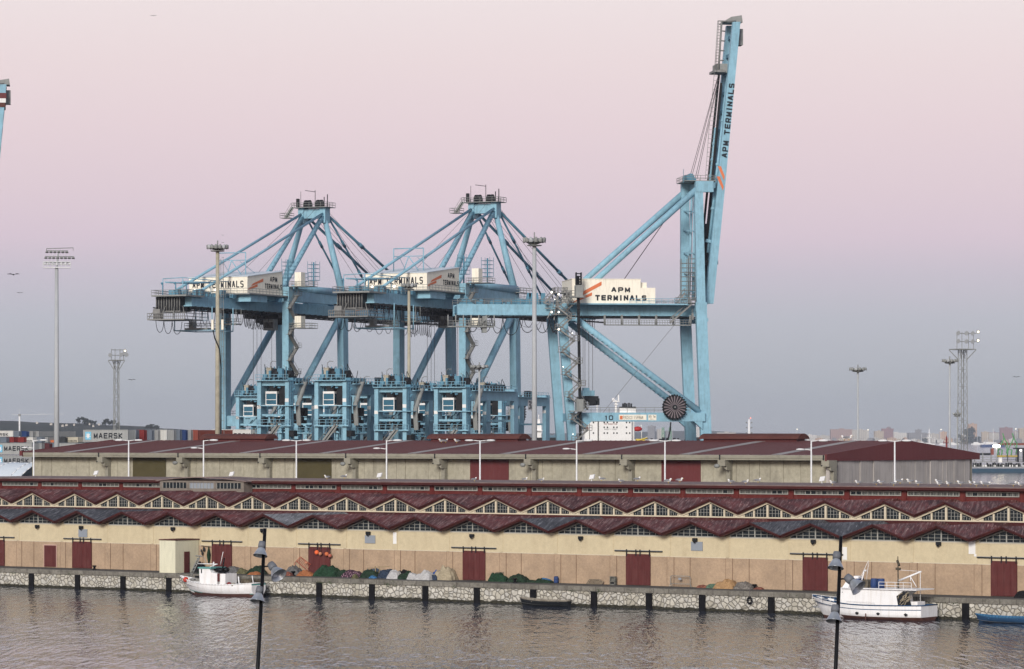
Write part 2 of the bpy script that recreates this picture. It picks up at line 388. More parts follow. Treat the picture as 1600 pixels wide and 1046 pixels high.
# ------------------------------------------------------------------ ground and water
mb = MB(); mb.poly([(-14000,-300,0),(14000,-300,0),(14000,19000,0),(-14000,19000,0)])
mb.solo('water', M['water'], None, None, kind='structure')
s0, s1 = xr(PQ, -500, 2300)
SEND = sx(1290, PS)                    # right end of the long shed
mb = MB((0,0,0))
mb.poly([(s0,PQ+.9,QZ),(s1,PQ+.9,QZ),(s1,PB+18,QZ),(SEND+6,PB+18,QZ),(SEND+6,1100,QZ),(-1400,1100,QZ),(-1400,PQ+.9,QZ)])
for a, b in (((s0,PQ+.9),(s0,PQ+1)),): pass
edge = [(-1400,PQ+.9),(s1,PQ+.9),(s1,PB+18),(SEND+6,PB+18),(SEND+6,1100),(-1400,1100)]
for (a, b) in zip(edge[1:], edge[2:]): mb.poly([(a[0],a[1],QZ-.004),(b[0],b[1],QZ-.004),(b[0],b[1],-1),(a[0],a[1],-1)])
mb.solo('ground', M['land'], None, None, rz=-TH, kind='structure')
mb = MB(); mb.poly([(s0,PQ+.9,QZ+.006),(s1,PQ+.9,QZ+.006),(s1,PW,QZ+.006),(s0,PW,QZ+.006)])
mb.solo('pavement', M['asphalt'], None, None, rz=-TH, kind='structure')
# near quay that carries the foreground lamp posts
mb = MB(); mb.box(-120,120,-60,150,-1,2.4); mb.solo('near_quay', M['land'], None, None, kind='structure')
# ------------------------------------------------------------------ stone quay wall
q0, q1 = xr(PQ, -300, 2000)
qo = off((q0+q1)/2, PQ, 0)
qw = thing('quay_wall', 'white rubble stone quay wall with grey concrete cap along the water', 'quay wall', BW(*qo), -TH)
mb = MB(qo); mb.box(q0,q1,PQ+.12,PQ+1.0,-1.2,1.84); mb.build('stone_face', M['stone'], qw)
mb = MB(qo); mb.box(q0,q1,PQ-.04,PQ+1.15,1.843,QZ+.012); mb.build('cap', M['cap'], qw)
px = [-28,49,121,192,263.6,337,408,498.5,581,664.5,745,833,928,1014,1097,1205,1300,1402,1508.7,1612]
for i, x in enumerate(px):
    s = sx(x, PQ); mb = MB(qo); mb.box(s-.42,s+.42,PQ-.08,PQ+.14,-1.2,1.82)
    mb.build('fender_post', M['black'], qw)
mb = MB(qo); random.seed(3)
for i in range(70):
    s = random.uniform(sx(-20,PQ), sx(1650,PQ)) if i % 3 else sx(random.choice((500,510,745,930,1380,1430,1490,610)),PQ)+random.uniform(-1.2,1.2)
    for k in range(9):
        c = Vector((s+random.gauss(0,.22), PQ-.05+random.uniform(-.04,.1), 1.84+random.gauss(0,.09)))
        d = Vector((random.gauss(0,.09), -.05, random.gauss(0,.09))); mb.poly([c, c+d, c+d+Vector((.07,0,.05))])
leafm = paint('weed_leaf', (.05,.085,.025), .8, .4, 3)
mb.build('wall_weeds', leafm, qw)
# ------------------------------------------------------------------ front warehouse with two folded roofs
f0, f1 = xr(PF, -90, 1700)
phL = sx(813.8, PF); phU = sx(856.6, PU)
def klist(ph, p, x0=-60, x1=1665):
    a, b = xr(p, x0, x1); return range(int(math.floor((a-ph)/LB)), int(math.ceil((b-ph)/LB))+1)
wo_ = off((f0+f1)/2, PW)
wh = thing('fish_warehouse', 'long cream and tan quayside warehouse with two stepped rows of folded red roofs', 'warehouse', BW(*wo_), -TH)
ZP, ZV = zB(813.8, 810.6, PF), zB(860, 832, PF)+.12      # ridge and valley of the lower row
UP, UV = zB(856.6, 777.2, PU-.4), zB(898, 797.2, PU-.4)
ZT, ZS = zB(800,864.1,PW), zB(800,833.3,PW)              # tan band top, window sill
US = zB(860,803.6,PU)
def foldroof(p0, p1, ph, ks, zp, zv, name, styles, th=.26, par=wh, o_=wo_):
    mb = MB(o_); mt = [M['roofred'], M['roofgrey'], M['roofdark'], M['fascia']]
    for k in ks:
        s = ph+k*LB
        pts = [(s, zp), (s+LB/2, zv), (s+LB, zp)]
        for j in (0,1):
            a, b = pts[j], pts[j+1]; mb.mi = styles.get(k, 0) if j == 0 else 0
            n = 5
            for i in range(n):     # slightly uneven concrete shells
                q0_, q1_ = p0+(p1-p0)*i/n, p0+(p1-p0)*(i+1)/n
                mb.poly([(a[0],q0_,a[1]),(b[0],q0_,b[1]),(b[0],q1_,b[1]),(a[0],q1_,a[1])])
            mb.mi = 3
            mb.poly([(a[0],p0,a[1]-th),(b[0],p0,b[1]-th),(b[0],p0,b[1]),(a[0],p0,a[1])])
            mb.poly([(a[0],p0,a[1]-th),(a[0],p1,a[1]-th),(b[0],p1,b[1]-th),(b[0],p0,b[1]-th)])
        # rounded drip edge
        for j in (0,1):
            a, b = pts[j], pts[j+1]
            mb.tube((a[0],p0-.02,a[1]-.05),(b[0],p0-.02,b[1]-.05),.11,6)
    mb.mi = 0
    mb.build(name, mt, par)
kL = klist(phL, PF); kU = klist(phU, PU)
def kx(x, ph, p): return int(round((sx(x,p)-ph)/LB))
stL = {}
for x, s_ in ((-20,2),(50.5,1),(120.8,2),(413.8,1),(813.8,2),(1171.5,2),(1262,2),(34,2)): stL[kx(x,phL,PF)] = s_
foldroof(PF, PU, phL, kL, ZP, ZV, 'roof', stL)
foldroof(PU-.45, PR, phU, kU, UP, UV, 'roof', {kx(741,phU,PU):0})
# walls
a0, a1 = phL+kL[0]*LB, phL+(kL[-1]+1)*LB
mb = MB(wo_); mb.box(a0,a1,PW,PU-.3,QZ-.4,ZT-.02)
for k in kL:
    s = phL+(k+.5)*LB+.1
    mb.box(s-.06,s+.9,PW-.06,PW,QZ+.01,ZT-.022)
mb.mi = 1
for k in kL:
    for d in (-.03,.93,3.2):
        s = phL+(k+.5)*LB+.1+d; mb.box(s-.025,s+.025,PW-.064,PW-.001,QZ+.02,ZT-.03)
mb.mi = 0
mb.build('plinth_wall', [M['tanwall'], paint('joint_dark', (.22,.15,.10), .9, .2)], wh)
mb = MB(wo_); mb.box(a0,a1,PW+.03,PU-.3,ZT-.02,ZS)
for k in kL:
    s = phL+(k+.5)*LB+.1; mb.box(s,s+.42,PW-.02,PW+.03,ZT-.018,ZS)
    # wall filling under the folds
    s = phL+k*LB
    for sg in (-1,1):
        e = s+sg*LB/2; dz = (ZP-ZV)
        zt = ZV-.27; xi = s+sg*(LB/2-.75)
        mb.poly([(e,PW+.03,ZS),(xi,PW+.03,ZS),(xi,PW+.03,zt+dz*.75/(LB/2)),(e,PW+.03,zt)])
mb.build('rendered_wall', M['creamwall'], wh)
mb = MB(wo_)
mb.box(a0,a1,PW-.02,PW+.028,ZT-.035,ZT+.05); mb.box(a0,a1,PW-.01,PW+.028,ZS-.12,ZS-.005)
mb.build('wall_ledge', M['frame'], wh)
# white patches on the wall
for (x,y0,y1,ww) in ((617,832,850,.55),(1320,855,875,.6),(1519,845,866,.85),(1524,866,870,.3)):
    s = sx(x,PW); mb = MB(wo_); mb.box(s-ww/2,s+ww/2,PW-.03,PW+.026,zB(x,y1,PW),zB(x,y0,PW)); mb.build('plaster_patch', M['white'], wh)
# lower windows: dark glass behind a white grid
def tri_window():
    h = LB/2-.75; dz = ZP-ZV; zt = ZP-.30
    fr = MB(); z_at = lambda x: zt-abs(x)*dz/(LB/2)
    n = 8
    for i in range(-n//2+0, n//2+1):
        x = i*(2*h/n); w_ = .045 if i else .14
        if abs(x) < h-.05 and z_at(x) > ZS+.1: fr.box(x-w_/2,x+w_/2,-.05,.02,ZS,z_at(x))
    for i in (1,2,3):
        z = ZS+i*.42; xx = (zt-z)/dz*(LB/2)
        if xx > .3: fr.box(-min(xx,h),min(xx,h),-.035,.015,z-.018,z+.018)
    fr.box(-h-.05,h+.05,-.08,.02,ZS,ZS+.09)
    for sg in (-1,1): fr.beam((0,-.02,zt-.05),(sg*h,-.02,z_at(h)-.05),.10,.14,up=(0,0,1)); fr.box(sg*h-.05,sg*h+.05,-.06,.02,ZS,z_at(h))
    gl = MB(); gl.poly([(-h,.04,ZS),(h,.04,ZS),(h,.04,z_at(h)),(0,.04,zt),(-h,.04,z_at(h))])
    return fr, gl
def place_sub(fr, gl, ks, ph, p, name='window'):
    f = g = None
    for k in ks:
        s = ph+k*LB
        if f is None:
            f = fr.build(name, M['bars'] if name == 'window' else M['frame'], wh); f.location = Vector((s,p,0))-Vector(wo_); f0_ = f
            g = gl.build('glass', M['glassd'], f0_)
        else:
            c = f0_.copy(); C.objects.link(c); c.parent = wh; c.location = Vector((s,p,0))-Vector(wo_)
            for ch in kids(f0_):
                d = ch.copy(); C.objects.link(d); d.parent = c
fr, gl = tri_window()
place_sub(fr, gl, kL, phL, PW)
# upper gable windows with thick cream frames
def gable():
    h = LB/2; dz = UP-UV; zt = UP-.26
    z_at = lambda x: zt-abs(x)*dz/h
    fr = MB()
    for sg in (-1,1):
        # sloping band
        fr.prism([(0,-.12,zt),(sg*h,-.12,z_at(h)),(sg*h,-.12,z_at(h)-.25),(0,-.12,zt-.22)],(0,.25,0))
        for x, ww in ((1.95,.22),(3.35,.12)): fr.box(sg*x-ww/2,sg*x+ww/2,-.10,.12,US,z_at(x)-.3)
        fr.poly([(sg*(h-.62),-.06,US),(sg*h,-.06,US),(sg*h,-.06,z_at(h)-.3),(sg*(h-.62),-.06,z_at(h-.62)-.3)])
    fr.box(-.13,.13,-.14,.12,US,zt-.35); fr.box(-h,h,-.13,.12,US-.10,US+.05)
    br = MB()
    for sg in (-1,1):
        for x in (.62,1.06,1.5,2.3,2.65,3.0): br.box(sg*x-.018,sg*x+.018,-.02,.05,US+.1,z_at(x)-.4)
    for z in (US+.5,US+.9,US+1.3):
        xx = min(h-.7,(zt-.4-z)/dz*h)
        if xx > .3: br.box(-xx,xx,-.015,.045,z-.015,z+.015)
    gl = MB(); gl.poly([(-h,.06,US),(h,.06,US),(h,.06,z_at(h)-.3),(0,.06,zt-.3),(-h,.06,z_at(h)-.3)])
    return fr, br, gl
fr, br, gl = gable()
g0 = None
for k in kU:
    loc = Vector((phU+k*LB, PU, 0))-Vector(wo_)
    if g0 is None:
        g0 = fr.build('gable_window', M['frame'], wh); g0.location = loc
        br.build('glazing_bars', M['bars'], g0); gl.build('glass', M['glassd'], g0)
        ch0 = kids(g0)
    else:
        c = g0.copy(); C.objects.link(c); c.parent = wh; c.location = loc
        for ch in ch0: d = ch.copy(); C.objects.link(d); d.parent = c
# end walls and back
b0, b1 = phU+kU[0]*LB, phU+(kU[-1]+1)*LB
mb = MB(wo_); mb.box(b0,b1,PU+.1,PR-.05,QZ,US-.1); mb.box(b0,b1,PU-.30,PU-.12,ZV-.3,US-.1)
mb.build('core_wall', M['fascia'], wh)
# ------------------------------------------------------------------ doors, rails, vents, lamps of the front
def slidedoor(x0, x1, xa, xb, ytop, lab=None):
    z1 = zB((x0+x1)/2, ytop, PW); a, b = sx(x0,PW), sx(x1,PW)
    d = MB(wo_); d.box(a,b,PW-.16,PW-.07,QZ+.05,z1)
    mid = (a+b)/2
    for s in (a+.04,(a+mid)/2,mid-.05,mid+.05,(b+mid)/2,b-.04): d.box(s-.025,s+.025,PW-.185,PW-.16,QZ+.05,z1)
    for i in (0,1,2,3): zz = QZ+.08+(z1-QZ-.12)*i/3; d.box(a,b,PW-.18,PW-.161,zz-.025,zz+.025)
    do = d.build('door', M['reddoor'], wh, lab)
    r = MB(wo_); ra, rb = sx(xa,PW), sx(xb,PW); r.box(ra,rb,PW-.15,PW-.07,z1+.28,z1+.40)
    for s in (a+.1,mid-.3,mid+.3,b-.1): r.box(s-.07,s+.07,PW-.2,PW-.152,z1-.25,z1+.55)
    r.build('door_rail', M['dark'], do)
    w_ = MB(wo_); w_.box(ra,rb,PW-.13,PW-.062,z1+.405,z1+.47); w_.build('rail_flashing', M['bars'], do)
for a in ((-22,8,-40,23,843.6),(114,144,100,159,846.5),(332,363,316,379,850.5),(483,517,466.5,532.5,855),(724,759,706,776,861),(979,1017,961,1035.5,866),(1255,1294,1235,1318,871),(1549,1590,1527,1625,877)):
    slidedoor(*a)
d = MB(wo_); a, b = sx(70,PW), sx(88.5,PW); z1 = zB(80,852.5,PW); d.box(a,b,PW-.12,PW-.07,QZ+.1,z1); do = d.build('door', M['reddoor'], wh, 'small red door with pale surround')
d = MB(wo_); d.box(a-.12,a,PW-.11,PW-.07,QZ,z1+.13); d.box(b,b+.12,PW-.11,PW-.07,QZ,z1+.13); d.box(a,b,PW-.11,PW-.07,z1,z1+.13); d.build('door_surround', paint('pink_surround',(.5,.34,.28),.8,.05), do)
for (x0,x1,y0,y1) in ((123,136.5,827,839.5),(570.5,586.5,836.5,849),(1080,1098,846.5,860.5)):
    d = MB(wo_); d.box(sx(x0,PW),sx(x1,PW),PW-.07,PW+.02,zB(x0,y1,PW),zB(x0,y0,PW)); d.build('vent_panel', M['vent'], wh)
for (x,y) in ((60,822.5),(128.5,824),(272,826),(412,828.5),(577,833),(739,837),(909,840.5),(1087.5,843.5),(1272.5,846),(1468,849.5)):
    s, z = sx(x,PW), zB(x,y,PW); d = MB(wo_); d.box(s-.28,s+.28,PW-.42,PW-.12,z-.18,z+.18); d.tube((s-.25,PW+.02,z+.1),(s-.1,PW-.2,z+.05),.06); d.tube((s,PW-.40,z-.2),(s,PW-.47,z-.25),.16,10)
    d.build('wall_floodlight', M['dark'], wh)
# ------------------------------------------------------------------ rear red hall with ribbon windows
ho = off((f0+f1)/2, PR)
hall = thing('red_market_hall', 'low dark red hall with ribbon windows and flat weathered roof behind the folded roofs', 'market hall', BW(*ho), -TH)
h0, h1 = xr(PR, -90, 1700)
ZE = zB(800,754.7,PR-1.0); ZE0 = zB(800,758,PR-1.0)
mb = MB(ho); mb.box(h0,h1,PR,PB,QZ,ZE0-.02)
for k in range(-40, 12):
    s = sx(832,PR)+k*LB-(LB-7.25)/2
    if h0 < s < h1: mb.box(s-.32,s+.32,PR-.12,PR,QZ,ZE0-.02)
mb.build('wall', M['redwall'], hall)
mb = MB(ho); mb.box(h0-1,h1+1,PR-1.0,PB+.5,ZE0,ZE); mb.build('roof', M['flatroof'], hall)
mb = MB(ho); mb.box(h0-1,h1+1,PR-1.03,PR-1.0,ZE0-.14,ZE-.10); mb.build('fascia', M['fascia'], hall)
zw0, zw1 = zB(1000,768.8+1.6,PR), zB(1000,762.2+1.2,PR)
ws = 7.25
def stripw(s, i):
    fr = MB(ho); fr.box(s,s+ws,PR-.14,PR-.02,zw0,zw0+.09); fr.box(s,s+ws,PR-.14,PR-.02,zw1-.09,zw1)
    random.seed(i); n = 9
    for j in range(n+1): fr.box(s+(ws-.08)*j/n,s+(ws-.08)*j/n+.08,PR-.14,PR-.02,zw0+.09,zw1-.09)
    for j in range(n):
        if random.random() < .78:
            for q in (1,2,3): x = s+ws*(j+q/4)/n; fr.box(x-.02,x+.02,PR-.10,PR-.04,zw0+.09,zw1-.09)
    w_ = fr.build('ribbon_window', M['bars'], hall)
    g = MB(ho); g.box(s,s+ws,PR-.03,PR-.004,zw0,zw1); g.build('glass', M['glassd'], w_)
sw = sx(832,PR)
for k in range(-22, 12):
    s = sw+k*LB
    if s < h0 or s > h1-8: continue
    xm = CX+S*math.tan(math.atan2(s+ws/2,PR)+TH)
    if 235 < xm < 385: continue
    stripw(s, k)
M['lant'] = paint('lantern_grey', (.20,.175,.15), .8, .2, 1)
# low lantern with a bowed roof at the left part
la, lb = sx(250,PR-2), sx(381,PR-2); zl0, zl1 = zB(316,763.5,PR-2), zB(316,754.5,PR-2)
mb = MB(ho); mb.box(la,lb,PR-2,PR-.15,QZ+7,zl0)
for j in range(4): x = la+(lb-la-.5)*j/3; mb.box(x,x+.5,PR-2.05,PR-.15,zl0,zl1)
mb.box(la,lb,PR-2.03,PR-.15,zl1,zl1+.25); mb.build('lantern_wall', M['lant'], hall)
mb = MB(ho)
for j in range(10):
    u0, u1 = j/10, (j+1)/10; g = lambda u: zl1+.27+.55*(1-(2*u-1)**2)
    a, b = la-.6+(lb-la+1.2)*u0, la-.6+(lb-la+1.2)*u1
    mb.prism([(a,PR-2.3,g(u0)-.12),(b,PR-2.3,g(u1)-.12),(b,PR-2.3,g(u1)),(a,PR-2.3,g(u0))],(0,7,0))
mb.build('lantern_roof', M['flatroof'], hall)
for j in range(3):
    a = la+.5+(lb-la-.5)*j/3; b = a+(lb-la-.5)/3-.5; fr = MB(ho)
    for i in range(8): x = a+(b-a-.07)*i/7; fr.box(x,x+.07,PR-2.0,PR-1.92,zl0,zl1)
    w_ = fr.build('ribbon_window', M['bars'], hall); g = MB(ho); g.box(a,b,PR-1.9,PR-1.85,zl0,zl1); g.build('glass', M['vent'] if j == 1 else M['glassd'], w_)
for x in (149,361,592,924,1284):
    p = PB-3; s = sx(x,p); mb = MB(ho); mb.box(s-.05,s+.05,p,p+.1,ZE,ZE+.35)
    mb.prism([(s-.38,p-.1,ZE+.25),(s+.38,p-.1,ZE+.35),(s+.45,p+.1,ZE+.95),(s-.31,p+.1,ZE+.85)],(0,.22,0))
    mb.build('roof_floodlight', M['wpost'], hall)
# ------------------------------------------------------------------ small hut on the quay
hp = PQ+1.2
hs1 = sx(274,hp); hs0 = sx(249.3,hp); dp = 4.6; hh = zB(274,843.5,hp)
hut = thing('quay_hut', 'small flat roofed cream hut with one red door at the quay edge', 'hut', BW((hs0+hs1)/2,hp+dp/2,QZ), -TH)
o_ = ((hs0+hs1)/2,hp+dp/2,QZ)
mb = MB(o_); mb.box(hs0,hs1,hp,hp+dp,QZ,hh-.12); mb.build('wall', M['hutwall'], hut)
mb = MB(o_); mb.box(hs0-.08,hs1+.08,hp-.08,hp+dp+.08,hh-.12,hh+.02); mb.build('roof', M['rust'], hut)
mb = MB(o_); mb.box(hs1,hs1+.06,hp+1.7,hp+2.75,QZ+.02,QZ+2.75); dd = mb.build('door', M['reddoor'], hut)
mb = MB(o_); mb.box(hs1+.06,hs1+.12,hp+2.55,hp+2.65,QZ+1.1,QZ+1.25); mb.build('handle', M['dark'], dd)

# ------------------------------------------------------------------ long concrete shed
SL, SR = sx(34,PS), SEND
WS = 49.0; PT = PS+WS; PM = PS+WS/2
zeT, zeB = zB(800,709.8,PS), zB(800,717.6,PS); zrg = zB(800,688.6,PM)
so_ = off((SL+SR)/2, PM)
shed = thing('concrete_shed', 'long grey concrete warehouse with shallow red metal roof and pale roof light strips', 'shed', BW(*so_), -TH)
mb = MB(so_); mb.box(SL+.6,SR-.6,PS+2.2,PT-.6,QZ,zeB-.0)
random.seed(11)
pw = SL+.6
while pw < SR-1.5:
    nx = pw+random.choice((1.9,2.4,3.1)); d_ = random.uniform(0,.10); mb.box(pw+.04,min(nx,SR-.7)-.04,PS+2.19-d_-.03,PS+2.2,QZ,zeB-.02); pw = nx
mb.build('wall', M['conc'], shed)
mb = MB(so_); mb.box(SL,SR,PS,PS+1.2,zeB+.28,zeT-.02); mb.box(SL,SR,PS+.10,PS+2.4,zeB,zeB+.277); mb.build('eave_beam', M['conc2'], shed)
# roof
mb = MB(so_); mb.mi = 0
mb.poly([(SL,PS,zeT),(SR,PS,zeT),(SR,PM,zrg),(SL,PM,zrg)]); mb.poly([(SL,PT,zeT),(SL,PM,zrg),(SR,PM,zrg),(SR,PT,zeT)])
mb.build('roof', M['shedroof'], shed)
so = shed_out = [153,277,405,539,678,820,970,1123,1285]
def rz_(p): return zeT+(zrg-zeT)*min(1,(p-PS)/(PM-PS))
xs_strip = [97,235,376,520,640,780,905,1060,1200]
xs_strip = [97,230,372,497,634,780,908,1060,1204]
for x in xs_strip:
    s = sx(x,PS); mb = MB(so_)
    mb.poly([(s,PS+.2,rz_(PS+.2)+.05),(s+1.9,PS+.2,rz_(PS+.2)+.05),(s+1.9,PM-.2,zrg+.03),(s,PM-.2,zrg+.03)])
    mb.prism([(s,PS+.2,rz_(PS+.2)+.01),(s+1.9,PS+.2,rz_(PS+.2)+.01),(s+1.9,PM-.2,zrg-.01),(s,PM-.2,zrg-.01)],(0,0,.03))
    mb.build('roof_light', M['strip'], shed)
# standing seams
mb = MB(so_)
s = SL
while s < SR:
    mb.beam((s,PS+.05,zeT+.02),(s,PM-.05,zrg+.02),.06,.05); s += 1.03
mb.build('roof_seams', M['shedroof'], shed)
# ridge monitors
for (xa, xb) in ((322,425),(676,820),(1101,1256)):
    a, b = sx(xa,PM), sx(xb,PM); zc = zB(xa,683,PM); mb = MB(so_)
    mb.box(a+.6,b-.6,PM-1.3,PM+1.3,zrg-.3,zc-.25)
    mo = mb.build('ridge_monitor', M['clad'], shed); mb = MB(so_)
    prof = [(PM-1.9+3.8*i/10, zc-.35+.9*math.sin(math.pi*i/10)**.6) for i in range(11)]
    mb.prism([(a,p_,z_) for p_, z_ in prof],(b-a,0,0)); mb.build('rolled_cap', M['rust'], mo)
# brackets with gutter outlets
for i, x in enumerate(so):
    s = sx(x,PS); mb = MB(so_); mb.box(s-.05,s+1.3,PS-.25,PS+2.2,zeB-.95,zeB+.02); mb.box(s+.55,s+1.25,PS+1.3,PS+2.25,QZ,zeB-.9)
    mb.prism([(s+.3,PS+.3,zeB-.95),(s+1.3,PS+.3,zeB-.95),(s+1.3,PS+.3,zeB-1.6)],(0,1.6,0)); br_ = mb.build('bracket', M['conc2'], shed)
    mb = MB(so_); mb.tube((s+.25,PS-.12,zeT),(s+.2,PS-.12,zeB-.7),.10,6); mb.tube((s+.2,PS-.12,zeB-.7),(s-.1,PS-.3,zeB-.85),.1,6); mb.build('downpipe', M['dark'], br_)
    if i % 2 == 1: mb = MB(so_); mb.ball((s+.1,PS-.7,zeB-.95),.42,10,(1.2,.9,.8)); mb.build('wall_lamp', M['grey'], br_)
for (x0,x1,m_) in ((208,259,'olive'),(465,518,'olive'),(735,795,'clad'),(1034,1095,'clad')):
    p = PS+2.05; a, b = sx(x0,p), sx(x1,p); mb = MB(so_); n = 30
    for j in range(n): s = a+(b-a)*j/n; mb.box(s,s+(b-a)/n*.5,p-.10,p,QZ,zeB-.1); mb.box(s+(b-a)/n*.5,s+(b-a)/n,p-.06,p,QZ,zeB-.1)
    mb.build('door', M[m_], shed, 'olive corrugated door' if m_ == 'olive' else 'dark red corrugated door')
# right gable: red cladding over ribbed concrete
mb = MB(so_); zf = zB(1290,720.6,PS)
zap = zrg+.12
mb.prism([(SR+.02,PS-.3,zf),(SR+.02,PT+.3,zf),(SR+.02,PT+.3,zeT+.12),(SR+.02,PM,zap),(SR+.02,PS-.3,zeT+.12)],(.35,0,0))
mb.build('gable_cladding', M['clad'], shed)
mb = MB(so_); mb.box(SR-.5,SR+.0,PS+1.0,PT-2.5,QZ,zf)
pw = PS+1.0; random.seed(5)
while pw < PT-3: nx = pw+random.choice((1.2,1.8,2.5)); mb.box(SR,SR+random.uniform(.04,.22),pw+.05,min(nx,PT-2.6)-.05,QZ,zf-.01); pw = nx
mb.build('gable_wall', paint('ribbed_concrete', (.44,.41,.38), .9, .14, .3, (.15,.14,.12), .5, sz=(1,1.5,.1)), shed)
# left end rake trim
mb = MB(so_); mb.beam((SL-.1,PS,zeT-.05),(SL-.1,PM,zrg-.05),.25,.35); mb.box(SL-.3,SL+.3,PS-.3,PS+.5,zeB+.2,zeT+.3); mb.build('rake_trim', M['clad'], shed)

# ------------------------------------------------------------------ white street lamps between hall and shed
def street_lamp(kind):
    t_ = thing('street_lamp', 'x', 'street lamp')
    mb = MB(); h = 17.2; mb.tube((0,0,0),(0,0,h),.17,8,.10); mb.build('pole', M['wpost'], t_)
    def arm(sg, z, L):
        a = MB(); a.tube((0,0,z-.1),(sg*.9,0,z),.07,6); ao = a.build('arm', M['wpost'], t_)
        l = MB(); l.ball((sg*(.9+L/2),0,z+.0),L/2,10,(1,.35,.22)); l.build('lamp_head', M['wpost'], ao)
    if kind == 'T': arm(-1,h,1.4); arm(1,h,1.4)
    else: arm(1,h,1.5); arm(-1,h-1.2,1.2)
    return t_
protoT, protoO = None, None
pl_ = PB+8
descr = {52.6:('O','at the far left end of the shed'),201:('T','before the leftmost olive shed door'),318:('O','third from the left end of the shed'),463:('T','just left of the second olive door'),604:('O','between an olive and a red shed door'),750:('T','before the red door below the ridge monitor'),901:('O','between the two dark red shed doors'),1039:('T','at the jamb of a red door'),1267.6:('O','just left of the shed corner with the gable'),1398:('T','in front of the red clad gable end')}
for x, (kd, wh_) in descr.items():
    lab = ('white street lamp with two level arms, ' if kd == 'T' else 'white street lamp with staggered arms, ')+wh_
    s = sx(x, pl_); loc = BW(s, pl_, QZ)
    if kd == 'T' and protoT is None: protoT = street_lamp('T'); protoT.location = loc; protoT['label'] = lab; protoT['group'] = 'white street lamps before the shed'; protoT.rotation_euler = (0,0,-TH*.3)
    elif kd == 'O' and protoO is None: protoO = street_lamp('O'); protoO.location = loc; protoO['label'] = lab; protoO['group'] = 'white street lamps before the shed'; protoO.rotation_euler = (0,0,-TH*.3)
    else: dup(protoT if kd == 'T' else protoO, loc, None, lab)
# ------------------------------------------------------------------ ship to shore cranes
class Fr:
    def __init__(s, X, Z, ph): s.X, s.Z, s.c, s.s = X, Z, math.cos(ph), math.sin(ph)
    def at(s, x, y, v=None, u=None):       # pixel + one known local coordinate -> (u, v, z)
        t = (x-CX)/S
        if u is None: u = (t*(s.Z-s.c*v)-s.X-s.s*v)/(s.c-t*s.s)
        else: v = (t*(s.Z+s.s*u)-s.X-s.c*u)/(s.s+t*s.c)
        Z = s.Z+s.s*u-s.c*v
        return Vector((u, v, CAMZ+(HZ-y)/S*Z))
O_ = (0,0,QZ)
def stair(mb, pts, w=.9, vv=0):            # flights with side strings and rails
    for a, b in zip(pts[:-1], pts[1:]):
        a = Vector(a); b = Vector(b)
        mb.beam(a, b, w, .16); 
        for sg in (-1,1):
            o = Vector((0, sg*w/2, 0)); mb.beam(a+o, b+o, .06, .3)
            mb.tube(a+o+Vector((0,0,1)), b+o+Vector((0,0,1)), .045, 4)
            n = max(2, int((b-a).length/1.5))
            for i in range(n+1): p = a.lerp(b, i/n)+o; mb.tube(p, p+Vector((0,0,1)), .035, 4)
def platform(mb, u0, u1, v0, v1, z, rail=True, sides='nsew', t=.15):
    mb.box(u0,u1,v0,v1,z-t,z)
    if rail: mb.rail([(u0,v0,z),(u1,v0,z),(u1,v1,z),(u0,v1,z),(u0,v0,z)], 1.1, 1.7, .05)
def cage(mb, c, w, z0, z1, step=1.1, r=.05):
    x, y = c
    for dx in (-w/2, w/2):
        for dy in (-w/2, w/2): mb.tube((x+dx,y+dy,z0),(x+dx,y+dy,z1),r*1.2,4)
    z = z0
    while z <= z1+.01:
        mb.path([(x-w/2,y-w/2,z),(x+w/2,y-w/2,z),(x+w/2,y+w/2,z),(x-w/2,y+w/2,z),(x-w/2,y-w/2,z)], r, 4); z += step
def festoon(mb, u0, u1, v, z, pitch, drop, r=.07, var=.2):
    u = u0
    while u < u1:
        p = pitch*random.uniform(1-var,1+var); d = drop*random.uniform(.85,1.1); n = 10; pts = []
        for i in range(n+1):
            q = i/n; pts.append((u+p*(q-.09*math.sin(2*math.pi*q)), v, z-d*math.sin(math.pi*q)**.9))
        mb.path(pts, r, 5); u += p
def reel(parent, c, r, sg=1):
    mb = MB(O_); cu, cv, cz = c
    mb.lathe((cu,cv,cz), [(.01,-.25),(r,-.25),(r,-.15),(r*.97,-.15),(r*.97,.15),(r,.15),(r,.25),(.01,.25)], 36, (0,1,0), True)
    ro = mb.build('cable_reel', paint('reel_grey', (.022,.020,.022), .7, .15, 1.5), parent)
    mb = MB(O_)
    for i in range(20):
        a = 2*math.pi*i/20; d = Vector((math.cos(a),0,math.sin(a)))
        mb.beam(Vector(c)+Vector((0,.32,0))+d*.4, Vector(c)+Vector((0,.32,0))+d*r*.93, .08, .10, .22, .10, up=(0,1,0))
    mb.build('reel_spokes', paint('spoke_grey', (.24,.20,.215), .6, .1), ro)
    mb = MB(O_)
    for i in range(28):
        a = 2*math.pi*i/28; d = Vector((math.cos(a),0,math.sin(a)))
        mb.beam(Vector(c)+Vector((0,.28,0))+d*r*.93, Vector(c)+Vector((0,.28,0))+d*r*1.08, .30, .36, up=(0,1,0))
    mb.build('reel_rim', M['black'], ro)
    mb = MB(O_); mb.tube((cu,cv+.2,cz),(cu,cv+.7,cz),.55,10); mb.build('reel_hub', M['dark'], ro)
    mb = MB(O_); mb.tube((cu,cv+.7,cz),(cu,cv+.9,cz),.16,8); mb.box(cu-.5,cu+.5,cv-1.4,cv-.26,cz-.5,cz+.5); mb.build('reel_axle', M['grey'], ro)
